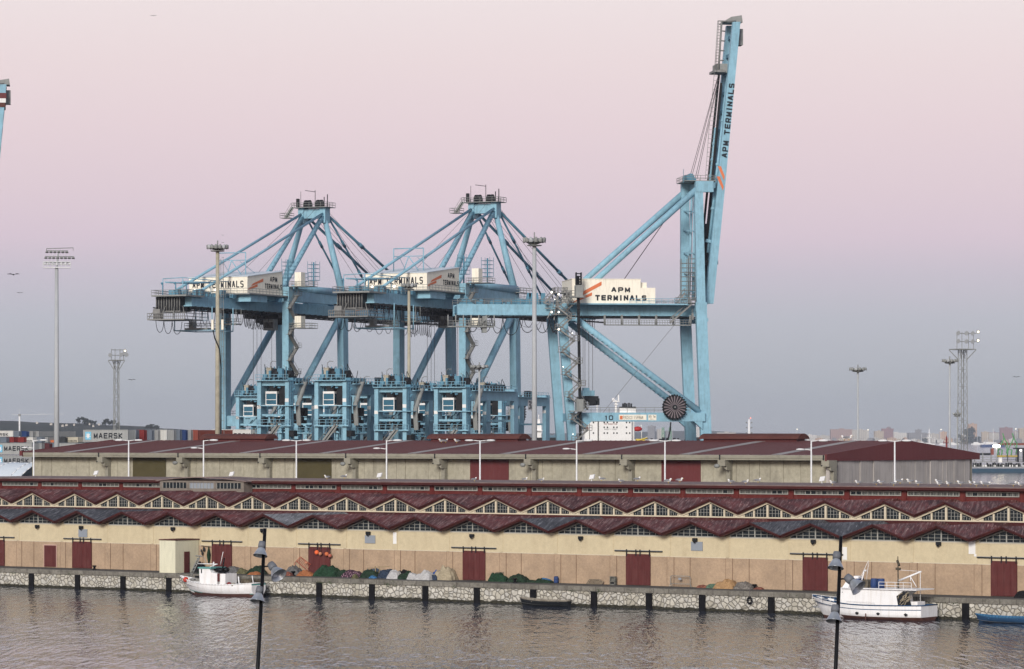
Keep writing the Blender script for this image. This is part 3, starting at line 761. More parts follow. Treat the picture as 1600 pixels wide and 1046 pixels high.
def stripes(parent, f, nm='logo_stripe'):
    # two slanted orange bars; f maps (a, b) in 0..1 to a point
    for q in (((.30,.42),(1,.96),(1,.68),(.18,.18)), ((.02,.0),(.62,.40),(.62,.18),(.0,-.18))):
        mb = MB(O_); mb.poly([f(*p) for p in q]); mb.build(nm, M['orange'], parent)
def rail_on(mb, u0, u1, v, z): mb.rail([(u0,v,z),(u1,v,z)], 1.1, 2.0, .05)

# ======================= cranes seen along their boom: built as the middle one, copied to the left one
PH = R(66.2)
F2 = Fr(-12.75, 807.0, PH)
def make_sts():
    t_ = thing('quay_crane', 'pale blue container crane with lowered boom, the middle one of the three tall cranes', 'crane', (F2.X, F2.Z, QZ), PH-0, 'quay cranes with lowered booms')
    # local axes: x = u (towards the boom), y must be -v so that the frame stays right handed
    return t_
# The local frame is (u, -v, z): a mesh builder that flips v
class CB(MB):
    def build(self, name, mats, parent=None, label=None):
        self.v = [Vector((p.x,-p.y,p.z)) for p in self.v]; self.f = [list(reversed(f)) for f in self.f]
        self.off = Vector((self.off.x,-self.off.y,self.off.z))
        return super().build(name, mats, parent, label)
def clett(text, m_, par, org, right, up, w, h, bold=.02, depth=.04, name='lettering'):
    fl = lambda p: Vector((p[0],-p[1],p[2]))
    return lettering(text, m_, par, fl(org), fl(right), fl(up), w, h, bold, name, depth, (0,0,QZ))
MB0 = MB
MB = CB
sts = make_sts()
random.seed(21)
LV = 8.5; LU = 15.0
# legs
for (u, v) in ((-LU,-LV),(-LU,LV),(LU,-LV),(LU,LV)):
    mb = MB(O_); top = u-(1.2 if u > 0 else 0)
    mb.beam((u,v,7.0),(top,v,52.4),1.7,2.7,up=(1,0,0))
    lg = mb.build('leg', M['blue'], sts)
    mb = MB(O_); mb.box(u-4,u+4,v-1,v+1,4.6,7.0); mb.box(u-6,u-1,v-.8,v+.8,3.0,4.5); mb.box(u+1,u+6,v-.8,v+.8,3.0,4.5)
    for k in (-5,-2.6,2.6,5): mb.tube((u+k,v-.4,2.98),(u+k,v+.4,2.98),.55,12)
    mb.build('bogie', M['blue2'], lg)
# portal beams
for v in (-LV, LV):
    mb = MB(O_); mb.beam((-LU+1.3,v,24),(LU-1.3,v,24),1.5,2.5); mb.build('portal_beam', M['blue'], sts)
for u in (-LU, LU):
    mb = MB(O_); mb.beam((u,-LV+.9,24),(u,LV-.9,24),1.5,2.5); mb.build('portal_beam', M['blue'], sts)
# upper ties: one along each side, cross heads over the girders
for v in (-LV, LV):
    mb = MB(O_); mb.beam((-LU-1,v,53.7),(LU-2,v,53.7),1.4,2.4); mb.build('side_tie', M['blue'], sts)
    mb = MB(O_); mb.tube((-LU+2,v+.3,55.7),(LU-1,v+.3,55.5),.75,12,1.05); mb.build('side_pipe', M['blue'], sts)
for u in (-LU, LU-1.2):
    mb = MB(O_); mb.beam((u,-LV-.8,54.6),(u,LV+.8,54.6),2.2,2.6); mb.build('cross_head', M['blue'], sts)
for v in (-LV, LV):
    mb = MB(O_); mb.tube((LU-1.4,v,50.6),(-LU+1.0,v,26.5),.82,12)
    for i in range(16): p = Vector((LU-1.4,v,50.6)).lerp(Vector((-LU+1,v,26.5)),(i+.5)/16); mb.cb(p+Vector((.5,.55,.9)),.5,.5,.12)
    mb.build('diagonal_brace', M['blue'], sts)
# girders and boom
for v in (-3.5, 3.5):
    mb = MB(O_); mb.box(-54.5,17,v-.85,v+.85,50.25,52.5); mb.box(-55,17,v-1.25,v+1.25,49.95,50.22); mb.build('girder', M['blue'], sts)
    mb = MB(O_); mb.box(17.3,80,v-.75,v+.75,51.0,54.0); mb.box(17.3,80.2,v-1.15,v+1.15,50.7,50.97); bo = mb.build('boom', M['blue'], sts)
    if v > 0: boom_near = bo
mb = MB(O_)
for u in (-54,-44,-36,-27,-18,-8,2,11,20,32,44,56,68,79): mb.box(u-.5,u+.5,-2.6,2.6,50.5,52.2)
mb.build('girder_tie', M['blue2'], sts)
mb = MB(O_); mb.box(-56,80,-4.9,-4.75,49.55,49.85); mb.box(-56,80,4.8,4.95,49.55,49.85); mb.box(-20,16,-2.4,2.4,49.6,49.9)
for u in range(-54,80,3): mb.box(u,u+.25,-5.3,5.3,49.85,49.97)
mb.build('trolley_rail', M['dark'], sts)
mb = MB(O_); rail_on(mb,17,80,4.5,54.05); rail_on(mb,17,80,-4.4,54.05); rail_on(mb,-54,-34,5.2,52.55); rail_on(mb,-54,-34,-5.2,52.55)
rail_on(mb,-LU,LU,LV+.8,54.95); platform(mb,LU-3,LU+4,LV+.9,LV+2.4,54.9)
mb.build('handrail', M['grey'], sts)
# head of the A frame
at = F2.at
hd = MB(O_); hd.box(14.1,15.9,-3.6,3.6,74.2,76.5)
for v in (-3.0,3.0): hd.box(13.8,16.5,v-.75,v+.75,73.0,76.8)
hd = hd.build('frame_head', M['blue'], sts)
mb = MB(O_); platform(mb,12.6,17.6,-4.9,4.7,76.95); platform(mb,11.5,14,-7.6,-5.0,74.4); stair(mb,[(12.5,-6.4,74.4),(12.5,-4.6,77)],.8); mb.build('head_platform', M['grey'], hd)
for v in (-2.1,-1.2,1.2,2.1):
    mb = MB(O_); mb.tube((15.0,v-.3,78.0),(15.0,v+.3,78.0),.8,16); mb.box(14.3,15.7,v-.5,v+.5,77,78); mb.build('sheave', M['dark'], hd)
mb = MB(O_); mb.tube((15,.4,77),(15,.4,81.2),.08,5); mb.tube((15,.4,80.8),(15,-2.4,81.2),.07,4); mb.tube((15,-3.6,77),(15,-3.6,81),.06,4); mb.tube((14,3.4,77),(14,3.4,79.4),.12,5); mb.box(14.6,15.4,-4.7,-4.1,77,79.2); mb.tube((14,4.3,77),(14,4.3,80),.12,5); mb.build('mast', M['dark'], hd)
# A frame legs, stays, ropes
for sg in (-1, 1):
    mb = MB(O_); mb.tube((15.0,sg*3.0,74.2),(LU-1.2,sg*LV,55.3),.62,12,.9); mb.build('front_leg', M['blue'], sts)
    mb = MB(O_); a, b = Vector((14.2,sg*2.8,74.6)), Vector((-12.0,sg*3.3,52.6)); mb.tube(a,b,.60,12,.72)
    for i in range(22): p = a.lerp(b,(i+.5)/22); mb.cb(p+Vector((-.3,.55,.55)),.4,.3,.10)
    mb.build('back_leg', M['blue'], sts)
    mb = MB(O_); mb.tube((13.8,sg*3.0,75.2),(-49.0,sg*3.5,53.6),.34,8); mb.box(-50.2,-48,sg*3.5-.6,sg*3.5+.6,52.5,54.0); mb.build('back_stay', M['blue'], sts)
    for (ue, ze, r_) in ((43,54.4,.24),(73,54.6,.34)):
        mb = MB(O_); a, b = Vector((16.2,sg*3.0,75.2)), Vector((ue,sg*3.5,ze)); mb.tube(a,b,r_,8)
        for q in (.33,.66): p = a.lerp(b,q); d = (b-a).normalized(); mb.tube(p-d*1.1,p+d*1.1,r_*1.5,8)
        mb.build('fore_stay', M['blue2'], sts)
for (ue, dv) in ((66,-2.2),(66,-1.2),(66,.9),(66,1.9),(52,-1.7),(52,1.4)):
    mb = MB(O_); mb.tube((15.4,dv,77.8),(ue,dv*1.2,54.6),.055,4); mb.build('hoist_rope', M['rope'], sts)
mb = MB(O_)
for v in (-2.4,2.4): mb.tube((14.5,v*.5,77),(-20,v,58.5),.05,4)
mb.build('hoist_rope', M['rope'], sts)
# small service frame standing over the house
mb = MB(O_)
pts = [(-31,-3.5),(-31,3.5)]
fz = [at(630,383,v=-3.5), at(772,383,v=3.5)]
for v in (-3.8,3.8):
    mb.tube((-27.5,v,57.5),(-27.5,v,63.6),.13,5); mb.tube((-20,v,58),(-27.5,v*.6,61.5),.07,4)
mb.tube((-27.5,-3.8,63.6),(-27.5,3.8,63.6),.13,5); mb.tube((-27.5,-3.8,61.8),(-27.5,3.8,61.8),.10,5)
mb.tube((-27.5,0,61.8),(-26,-2.2,58),.12,5); mb.tube((-27.5,0,61.8),(-26,2.2,58),.12,5)
mb.build('service_frame', M['blue'], sts)
# machinery house with one slope roof
U0, U1, V1 = -34.0, -16.5, 7.75
hm = MB(O_)
zb, z0, z1 = 53.75, 57.55, 59.5
hm.prism([(U0,-V1,zb),(U1,-V1,zb),(U1,-V1,z1),(U0,-V1,z0)],(0,2*V1,0)); house = hm.build('machinery_house', M['cream'], sts)
mb = MB(O_); mb.prism([(U0-.2,-V1-.2,z0),(U1+.2,-V1-.2,z1),(U1+.2,-V1-.2,z1+.14),(U0-.2,-V1-.2,z0+.14)],(0,2*V1+.4,0)); mb.build('roof', M['crroof'], house)
clett('APM TERMINALS', M['letter'], house, (U0,-V1+.9,zb+1.3), (0,1,0), (0,0,1), 13.6, 1.6, .10)
clett('APM', M['letter'], house, (U0+11.2,V1,zb+3.1), (1,0,0), (0,0,1), 3.6, 1.2, .12, depth=.04)
clett('TERMINALS', M['letter'], house, (U0+8.6,V1,zb+1.4), (1,0,0), (0,0,1), 8.6, 1.2, .12, depth=.04)
stripes(house, lambda a, b: (U0+.4+7.4*a, V1+.04, zb+1.2+2.6*b))
mb = MB(O_); platform(mb,U0-1.6,U1+1,-V1-1.2,V1+1.4,zb-.05,True,t=.3); mb.build('house_platform', M['grey'], house)
mb = MB(O_); mb.box(U0+.3,U0+8.5,-2.5,V1+.7,zb-2.0,zb-.36); mb.box(U0+9,U1,-6,6,zb-1.2,zb-.36); mb.build('house_base', M['blue'], house)
mb = MB(O_); 
for v in (-5.2,.4): mb.ball((U0-1.9,v,zb+.75),.26,8)
mb.build('house_lamp', M['lamp'], house)
# machinery and clutter on and below the backreach
mb = MB(O_)
for i in range(26):
    u, v = random.uniform(-53,-35), random.uniform(-3.5,4.6); mb.box(u,u+random.uniform(.5,2.2),v,v+random.uniform(.4,1.6),52.55,52.55+random.uniform(.5,1.7))
for v in (-3.2,.2,3): mb.tube((-54.5,v,52.5),(-54.5,v,55.2),.16,6); mb.ball((-54.5,v-.2,55.3),.3,8)
mb.build('winch_gear', M['blue2'], sts)
mb = MB(O_); platform(mb,-58.5,-50,-3.9,5.2,52.5,True,t=.35); mb.build('end_platform', M['grey'], sts)
mb = MB(O_); mb.box(-56.6,-52,-3.6,2.6,48.9,52.1); 
mb.build('counterweight', M['dark'], sts)
mb = MB(O_)
for v in [i*.68-3.6 for i in range(10)]: mb.tube((-56.75,v,48.9),(-56.75,v,52.1),.10,5)
mb.box(-57,-51.6,-3.9,2.8,48.7,48.9); mb.build('counterweight_frame', M['stairgrey'], sts)
mb = MB(O_); mb.box(-59.0,-50.5,-4.7,5.0,46.75,47.0)
for v in (-4.7,-1.5,1.8,5.0): mb.tube((-58.6,v,46.8),(-57,v*.7,50),.10,5)
for z in (47.6,48.3): mb.tube((-58.9,-4.7,z),(-58.9,5,z),.08,4); mb.tube((-58.9,5,z),(-51,5,z),.08,4)
for i in range(20): v = -4.7+9.7*i/19; mb.tube((-58.9,v,46.9),(-58.9,v,48.3),.07,4)
mb.box(-58.3,-56.5,-3.6,-1.8,47,49.3); mb.build('underslung_platform', M['stairgrey'], sts)
# light jib frames above the back end
mb = MB(O_)
for v in (-3.4,1.8): mb.tube((-54,v,52.5),(-54,v,56.4),.11,5)
mb.tube((-54,-3.4,56.4),(-54,1.8,56.6),.11,5); mb.tube((-54,1.8,56.6),(-38,5,56.2),.11,5); mb.tube((-54,-2.8,55.6),(-40,-2.0,55.8),.2,6); mb.tube((-52,.5,55.7),(-38,2.5,56),.24,6); mb.tube((-44,3.6,52.5),(-44,3.6,56.4),.1,5)
mb.build('jib_frame', M['blue'], sts)
# hanging service cage under the girder
mb = MB(O_)
for (u, v) in ((-50,-2.6),(-50,7.2),(-40,7.2),(-40,-2.6)): mb.tube((u,v,44.6),(u,v,50),.13,5)
mb.path([(-50,-2.6,44.6),(-50,7.2,44.6),(-40,7.2,44.6),(-40,-2.6,44.6),(-50,-2.6,44.6)],.13,5)
cage(mb,(-47,3.4),1.4,46.9,50,.8); mb.build('hanging_frame', M['blue'], sts)
mb = MB(O_); platform(mb,-49,-44,-.6,5.4,45.2,True,t=.4); mb.box(-48,-46.5,0,1.2,45.2,46.8); platform(mb,-36,-33.5,2.2,5.8,46.6,True,t=.3)
for (u, v) in ((-36,2.2),(-36,5.8),(-33.5,5.8)): mb.tube((u,v,46.5),(u,v,50),.08,4)
mb.build('hanging_platform', M['grey'], sts)
# festoon cables
mb = MB(O_); festoon(mb,-58,-20,4.9,49.7,3.4,3.9); festoon(mb,-31,-22,5.3,49.7,1.0,4.0,.06); festoon(mb,-58,-48,-3,46.8,4,3.2)
festoon(mb,22,60,5.0,50.6,5.2,4.0); festoon(mb,60,72,5.0,50.6,1.2,4.2,.06)
mb.build('festoon_cable', M['cable'], sts)
# trolley with cab, ropes and spreader
mb = MB(O_); mb.box(-12.5,-4.5,-4.6,4.6,48.6,49.5); mb.box(-11,-6,-2.5,2.8,47.6,48.6); 
for i in range(12): u, v = random.uniform(-12,-6), random.uniform(-4,4); mb.box(u,u+1,v,v+1.2,47.2,48.6)
tr = mb.build('trolley', M['dark'], sts)
mb = MB(O_); mb.box(-13.5,-11.2,1.0,3.8,45.7,48.4); mb.build('driver_cab', M['grey'], tr)
mb = MB(O_); mb.box(-13.55,-13.5,1.2,3.6,46.2,47.6); mb.build('glass', M['glassd'], tr)
mb = MB(O_)
for (u, v) in ((-11,-3),(-11,-2),(-11,2),(-7,3),(-7,-3)): mb.tube((u,v,48),(u,v,28),.05,4)
mb.build('hoist_rope', M['rope'], tr)
mb = MB(O_); mb.box(-9.6,-8.4,-6,6,26.8,27.5); mb.box(-9.9,-8.1,-6.2,-5.6,26.4,27.6); mb.box(-9.9,-8.1,5.6,6.2,26.4,27.6); mb.box(-10.5,-7.5,-2.4,2.4,27.5,28.3); mb.build('spreader', M['blue2'], tr)
# zigzag stair on the landside near leg
mb = MB(O_); z = 26.0; sd_ = 1; u = -LU
pts = [(u-1.9,LV+1.4,z)]
while z < 52: z += 3.1; sd_ = -sd_; pts.append((u-(1.9 if sd_ > 0 else -2.0),LV+1.4,z))
stair(mb, pts, .8)
for p in pts: mb.box(p[0]-.9,p[0]+.9,LV+.95,LV+2.1,p[2]-.12,p[2]); mb.rail([(p[0]-.9,LV+2.1,p[2]),(p[0]+.9,LV+2.1,p[2])],1.1,.9,.04)
mb.build('leg_stair', M['stairgrey'], sts)
mb = MB(O_); mb.box(-LU-1,-LU+1.2,LV+2.3,LV+4.0,46.2,48.9); mb.box(-LU-1,-LU+1.2,LV+2.3,LV+4.0,56.1,59.3); mb.build('switch_cabinet', M['cream'], sts)
mb = MB(O_); platform(mb,-LU-1.4,-LU+3,LV+1,LV+6.4,46.1); platform(mb,-LU-1.4,-LU+3,LV+1,LV+6.4,56.0); mb.build('cabinet_platform', M['grey'], sts)
# two small towers on the side tie
mb = MB(O_)
for u0 in (-12.0,1.5):
    b_ = (u0, LV-1.6); mb.tube((b_[0],b_[1],55),(b_[0],b_[1],62.6),.22,6)
    cage(mb, b_, 2.2, 58.2, 62.8, .95, .05); cage(mb,(b_[0]-1.6,b_[1]-1.6),1.3,55,60,.95,.045)
mb.build('cage_tower', M['blue2'], sts)
# sill fittings: reel, signs, rails
reel(sts, (13.4,LV+1.5,26.2), 2.85)
mb = MB(O_); rail_on(mb,-LU+1,LU-1,LV+.6,25.3); rail_on(mb,-LU+1,LU-1,-LV-.6,25.3); mb.build('handrail', M['grey'], sts)
mb = MB(O_); mb.box(-9.5,-7.3,LV+.76,LV+.80,23.0,24.9); mb.box(-4.8,1.0,LV+.76,LV+.80,22.9,25.0); sg_ = mb.build('sign_board', M['white'], sts)
clett('PC', M['letter'], sg_, (-9.0,LV+.80,23.5), (1,0,0), (0,0,1), 1.4, .9)
mb = MB(O_)
for i in range(4):
    for j in range(3): mb.box(-4.4+1.4*i,-3.5+1.4*i,LV+.801,LV+.81,23.15+.62*j,23.45+.62*j)
mb.build('sign_marks', M['letter'], sg_)
# boom lettering
a = at(0,0,v=4.3,u=None) if False else None
clett('APM TERMINALS', M['letter'], boom_near, (38,3.5+.76,51.7), (1,0,0), (0,0,1), 18.5, 1.55, depth=.03)
stripes(boom_near, lambda a, b: (29.5+6*a, 4.28, 51.9+1.4*b))
sts['label'] = 'pale blue container crane with lowered boom standing between the other two tall cranes'
dx = -46.3
v_ = Vector((math.sin(PH), -math.cos(PH), 0))
sts1 = dup(sts, Vector((F2.X,F2.Z,QZ))+v_*dx, None, 'pale blue container crane with lowered boom, standing farthest left of the quay cranes')

# ======================= crane 10 with its boom raised
PH3 = R(8.0)
F3 = Fr(27.6, 757.0, PH3); at = F3.at
c10 = thing('quay_crane', 'pale blue container crane with its boom raised steeply, numbered 10', 'crane', (F3.X,F3.Z,QZ), PH3)
LU, LV = 14.6, 8.5
legs = {}
for (u, v, tl) in ((-LU,-LV,(860,475)),(-LU,LV,(877,475)),(LU,-LV,(1070,300)),(LU,LV,(1091,296))):
    mb = MB(O_); tp = at(tl[0], tl[1], v=v*(.55 if tl[1] < 400 else .8)); tp2 = Vector((u+(tp.x-u)*.0,v,7))
    if tl[1] < 400:
        k_m = at(1095 if v > 0 else 1070, 480, v=v*.8)
        mb.beam((u+.2,v,5.0),k_m,1.5,2.4,up=(1,0,0)); mb.beam(k_m,tp,1.5,1.9,up=(1,0,0))
        mb.cb(k_m, 2.5, 1.56, 2.0)
    else:
        mb.beam((u,v,5.0),tp,1.5,1.75,1.5,2.1,up=(1,0,0))
    lg = mb.build('leg', M['blue'], c10); legs[(u>0,v>0)] = tp
    mb = MB(O_); mb.box(u-4,u+4,v-1,v+1,3.6,5.0)
    for k in (-3.2,-1.2,1.2,3.2): mb.tube((u+k,v-.4,2.98),(u+k,v+.4,2.98),.55,12)
    mb.build('bogie', M['blue2'], lg)
zs0, zs1 = at(950,658.5,v=LV).z, at(950,645,v=LV).z
for v in (-LV, LV):
    mb = MB(O_); mb.box(-LU+.6,LU-.6,v-.7,v+.7,zs0,zs1)
    for sg in (-1,1): mb.prism([(sg*(LU-1.2),v-.6,zs0),(sg*(LU-1.2),v-.6,zs0-1.8),(sg*(LU-3.2),v-.6,zs0)],(0,1.2,0)) if sg > 0 else mb.prism([(sg*(LU-3.2),v-.6,zs0),(sg*(LU-1.2),v-.6,zs0-1.8),(sg*(LU-1.2),v-.6,zs0)],(0,1.2,0))
    sb = mb.build('portal_beam', M['blue'], c10)
    if v > 0: near_sill = sb
for u in (-LU, LU):
    mb = MB(O_); mb.box(u-.8,u+.8,-LV+.8,LV-.8,zs0,zs1-.1); mb.build('portal_beam', M['blue'], c10)
# girders
gT, gB = at(1000,477,v=3.5).z, at(1000,492,v=3.5).z
u0 = at(714,480,v=3.5).x; u1 = at(1092,480,v=3.5).x
for v in (-3.5,3.5):
    mb = MB(O_); mb.box(u0,u1,v-.7,v+.7,gB,gT); mb.box(u0,u1,v-1.0,v+1.0,gB-.3,gB-.02); mb.build('girder', M['blue'], c10)
mb = MB(O_)
for i in range(9): u = u0+.6+(u1-u0-1.2)*i/8; mb.box(u-.4,u+.4,-2.75,2.75,gB+.2,gT-.3)
mb.build('girder_tie', M['blue2'], c10)
mb = MB(O_); mb.box(u0,u1,4.45,4.6,gB-.75,gB-.5); mb.box(u0,u1,-1.4,-1.2,gB-.75,gB-.5)
u = u0
while u < u1: mb.box(u,u+.2,-4.4,4.6,gB-.49,gB-.31); u += 2.5
mb.build('trolley_rail', M['dark'], c10)
for u in (-LU-.2, LU-.6):
    mb = MB(O_); mb.box(u-1,u+1,-7.6,7.6,gB-1.6,gB-.8); mb.build('cross_head', M['blue'], c10)
mb = MB(O_); rail_on(mb,u0,u1,4.3,gT+.02); rail_on(mb,u0,u1,-4.3,gT+.02); rail_on(mb,-LU+1,LU-4,LV+.6,zs1+.02); mb.build('handrail', M['grey'], c10)
# catwalk cage under the girder
ca, cb_ = at(945,495,v=6.4).x, at(1079,495,v=6.4).x
mb = MB(O_); mb.box(ca,cb_,5.5,6.9,gB-2.5,gB-2.3)
for i in range(6):
    u = ca+(cb_-ca)*i/5
    for v in (5.5,6.9): mb.tube((u,v,gB-2.4),(u,v,gB-.2),.13,5)
for z in (gB-1.8,gB-1.3): mb.tube((ca,6.9,z),(cb_,6.9,z),.05,4)
for i in range(34): u = ca+(cb_-ca)*i/33; mb.tube((u,6.9,gB-2.4),(u,6.9,gB-1.25),.04,4)
mb.build('catwalk', M['grey'], c10)
# back end: small blue bracket, winches, festoon
mb = MB(O_)
p = at(728,470,v=3.5); mb.prism([(p.x-1.6,3.0,gT),(p.x+1.6,3.0,gT),(p.x,3.0,gT+1.8)],(0,1,0))
for i in range(22):
    u = random.uniform(u0+2,-17) if i < 9 else random.uniform(-28,-18); v = random.uniform(-4,2.6); mb.box(u,u+random.uniform(.5,1.6),v,v+.9,gT,gT+random.uniform(.5,1.6))
for x in (823,832,840,848): p = at(x,474,v=2); mb.beam((p.x,2,gT),(p.x+random.uniform(-.5,.7),2,gT+2.6),.5,.9)
mb.build('winch_gear', M['blue2'], c10)
random.seed(4)
mb = MB(O_); festoon(mb,u0+2,at(862,500,v=4.5).x,4.52,gB-.6,3.1,3.9,.085,.25); festoon(mb,u0+3,at(830,500,v=4.5).x,3.0,gB-.6,5.1,2.6,.035); festoon(mb,at(862,500,v=4.5).x,at(872,500,v=4.5).x,4.52,gB-.6,.7,3.6,.07)
mb.build('festoon_cable', M['cable'], c10)
pa, pb = at(700,505,v=5.2).x, at(772,505,v=5.2).x
mb = MB(O_); mb.box(pa,pb,2.8,5.4,gB-3.0,gB-2.75)
for i in range(7): u = pa+(pb-pa)*i/6; mb.tube((u,5.3,gB-2.8),(u,5.3,gB-.3),.15,5)
mb.rail([(pa,5.4,gB-2.7),(pb,5.4,gB-2.7)],1.1,1.2,.06); mb.tube((at(748,500,v=5.3).x,5.3,gB-2.7),(at(765,495,v=5.3).x,5.3,gB-.4),.12,5)
mb.box(at(753,500,v=4).x,at(760,500,v=4).x,3.2,4.8,gB-4.2,gB-.5); mb.build('hanging_platform', M['grey'], c10)
# machinery house
A, B_ = at(894,474,v=7.3), at(1001,437,v=7.3); C_ = at(1024,450,v=7.3)
hz0 = A.z; hz1 = B_.z; hw = 7.3
mb = MB(O_); mb.box(A.x,B_.x,-hw,hw,hz0,hz1); mb.box(B_.x,C_.x,-hw,hw-.01,hz0,C_.z); house = mb.build('machinery_house', M['cream'], c10)
mb = MB(O_); mb.box(A.x-.1,B_.x+.1,-hw-.1,hw+.1,hz1,hz1+.12); q = at(1002,441,v=5); mb.box(B_.x-.1,B_.x+1.6,4,6,C_.z,hz1-.6); mb.build('roof', M['cream'], house)
def put(text, x0, x1, yb, yt, v, par, bold=.02, m_='letter'):
    a, b, c = at(x0,yb,v=v), at(x1,yb,v=v), at(x0,yt,v=v)
    return clett(text, M[m_], par, a, (1,0,0), (0,0,1), b.x-a.x, c.z-a.z, bold)
put('APM',955,984.5,457,449,hw,house,.2); put('TERMINALS',930,1010,469.8,461.2,hw,house,.2)
for q in (((912,455),(940,440),(940,446),(910,462)),((897,471),(925,457),(925,462),(894,477))):
    mb = MB(O_); mb.poly([at(x,min(y,474),v=hw+.05) for x,y in q]); mb.build('logo_stripe', M['orange'], house)
mb = MB(O_); platform(mb,A.x-.6,C_.x+7,-hw-1,hw+.1+1.0,hz0-.02,False,t=.3); mb.rail([(at(984,474,v=hw+1).x,hw+1,hz0),(C_.x+7,hw+1,hz0)],1.1,1.4,.05); mb.box(A.x,C_.x,-6,7.2,gT,hz0-.33); mb.build('house_base', M['blue'], house)
clett('APM TERMINALS', M['letter'], house, (A.x,-5.5,hz0+1.6), (0,1,0), (0,0,1), 11.0, 1.2)
# apex, back stays
tipN = at(1100,290,v=4.8); tipF = at(1078,294,v=-4.8)
mb = MB(O_)
for p, v in ((tipN,4.8),(tipF,-4.8)): mb.box(p.x-2.0,p.x+2.0,v-.85,v+.85,p.z-1.5,p.z+.9)
mb.box(tipN.x-1.5,tipN.x+1.1,-4.8,4.8,tipN.z-.9,tipN.z+.6)
hd = mb.build('frame_head', M['blue'], c10)
mb = MB(O_); pz = at(1070,288,v=0).z+.1; platform(mb,at(1064,288,v=0).x,at(1112,288,v=0).x,-5,5,pz+.4); mb.build('head_platform', M['grey'], hd)
mb = MB(O_)
for v in (-2.4,-.8,.8,2.4): mb.tube((tipN.x-2.6,v-.3,pz+1.2),(tipN.x-2.6,v+.3,pz+1.2),.9,14)
mb.box(tipN.x-3.4,tipN.x-1.4,-3,3,pz+.4,pz+1.0); mb.tube((at(1064,288,v=0).x,3,pz),(at(1064,288,v=0).x,3,pz+3),.06,4); mb.build('sheave', M['blue2'], hd)
for v, (xa,ya,xb,yb), r_ in ((4.8,(1092,293,900,466),.72),(-4.8,(1075,296,884,464),.72)):
    mb = MB(O_); a, b = at(xa,ya,v=v), at(xb,yb,v=v*.9); mb.tube(a,b,r_,12,r_*.85); mb.build('back_stay', M['blue'], c10)
for v, (xa,ya,xb,yb) in ((LV*.92,(902,500,1094,644)),(-LV*.92,(890,505,1076,648))):
    mb = MB(O_); a, b = at(xa,ya,v=v), at(xb,yb,v=v); mb.tube(a,b,.72,12)
    for i in range(20): p = a.lerp(b,(i+.4)/26+.1); mb.cb(p+Vector((-.2,.5,-.75)),.8,.5,.14)
    mb.build('diagonal_brace', M['blue'], c10)
# inner mast props between the leg pairs
mb = MB(O_); mb.tube(at(1083,470,v=1), at(1086,298,v=1), .38, 8); mb.tube(at(1077,460,v=-2.5), at(1081,300,v=-2.5), .3, 8)
for y in (330,360,395,425,455): mb.beam(at(1068,y,v=-4.5),at(1094,y+2,v=5.2),.25,.25)
mb.build('mast_prop', M['blue'], c10)
mb = MB(O_)
for (x,y0,y1,v) in ((1069,405,475,3.4),(1082,400,475,4.2)): p = at(x,y1,v=v); cage(mb,(p.x,v),1.5,p.z,at(x,y0,v=v).z,1.0,.06)
mb.box(at(1070,428,v=4).x,at(1084,428,v=4).x,3,4.4,at(1070,428,v=4).z-.1,at(1070,428,v=4).z); mb.build('mast_ladder', M['stairgrey'], c10)
# raised boom
def bxy(y, side, v): # boom edge in pixels as function of y
    t_b = (475-y)/(475-35)
    R_ = 1114+t_b*(1156-1114)-2.5*math.sin(math.pi*t_b)*0
    L_ = 1101+t_b*(1145-1101) if t_b > .4 else 1101+(1119-1101)*(t_b/.4)
    return at(R_ if side > 0 else L_, y, v=v)
for v in (-3.5,3.5):
    dxp = 0
    ys = [475,455,300,298,40,35]
    mb = MB(O_); a, b = bxy(475,-1,3.5), bxy(475,1,3.5)
    c, d = at(1119.5,298,v=3.5), at(1131.5,298,v=3.5); e, f = at(1144.5,35,v=3.5), at(1156,35,v=3.5)
    for q in ((a,b,d,c),(c,d,f,e)):
        mb.prism([Vector((p.x,v-.7,p.z)) for p in q],(0,1.4,0))
    bm = mb.build('boom', M['blue'], c10)
    if v > 0: boomN = bm; bd = (f-d).normalized(); Bb = (a,b,c,d,e,f)
a,b,c,d,e,f = Bb
perp = Vector((-bd.z,0,bd.x))     # towards the left
mb = MB(O_)
for i in range(9): p = d.lerp(f,(i+.3)/9)-Vector((.8,0,0)); mb.box(p.x-.4,p.x+.4,-2.8,2.8,p.z-.4,p.z+.4)
for i in range(5): p = b.lerp(d,(i+.3)/5)-Vector((.8,0,0)); mb.box(p.x-.4,p.x+.4,-2.8,2.8,p.z-.4,p.z+.4)
mb.build('boom_tie', M['blue2'], c10)
mb = MB(O_)
q0_, q1_ = at(1091,470,v=0), at(1133,40,v=0)
mb.beam(at(1098,440,v=-1),at(1127,130,v=-1),.5,.5); mb.beam(at(1093,420,v=-2),at(1124,110,v=-2),.3,.5)
mb.build('boom_rail', M['dark'], c10)
for (xa,ya,xb,yb,v,r_) in ((1137,120,1106,395,2.6,.30),(1129,130,1099,470,-2.6,.30),(1122,300,1104,470,2.8,.26),(1118,200,1108,300,-1.5,.28)):
    mb = MB(O_); mb.tube(at(xa,ya,v=v),at(xb,yb,v=v),r_,8)
    for q in (.25,.5,.75): p = at(xa,ya,v=v).lerp(at(xb,yb,v=v),q); mb.ball(p,r_*1.7,8)
    mb.build('fore_stay', M['blue'], c10)
for dxp, v in ((0,2),(3,1.2),(9,-1),(12,-2)):
    mb = MB(O_); mb.tube(at(1121+dxp*.2,122,v=v),at(1077+dxp,280,v=v),.06,4); mb.build('hoist_rope', M['rope'], c10)
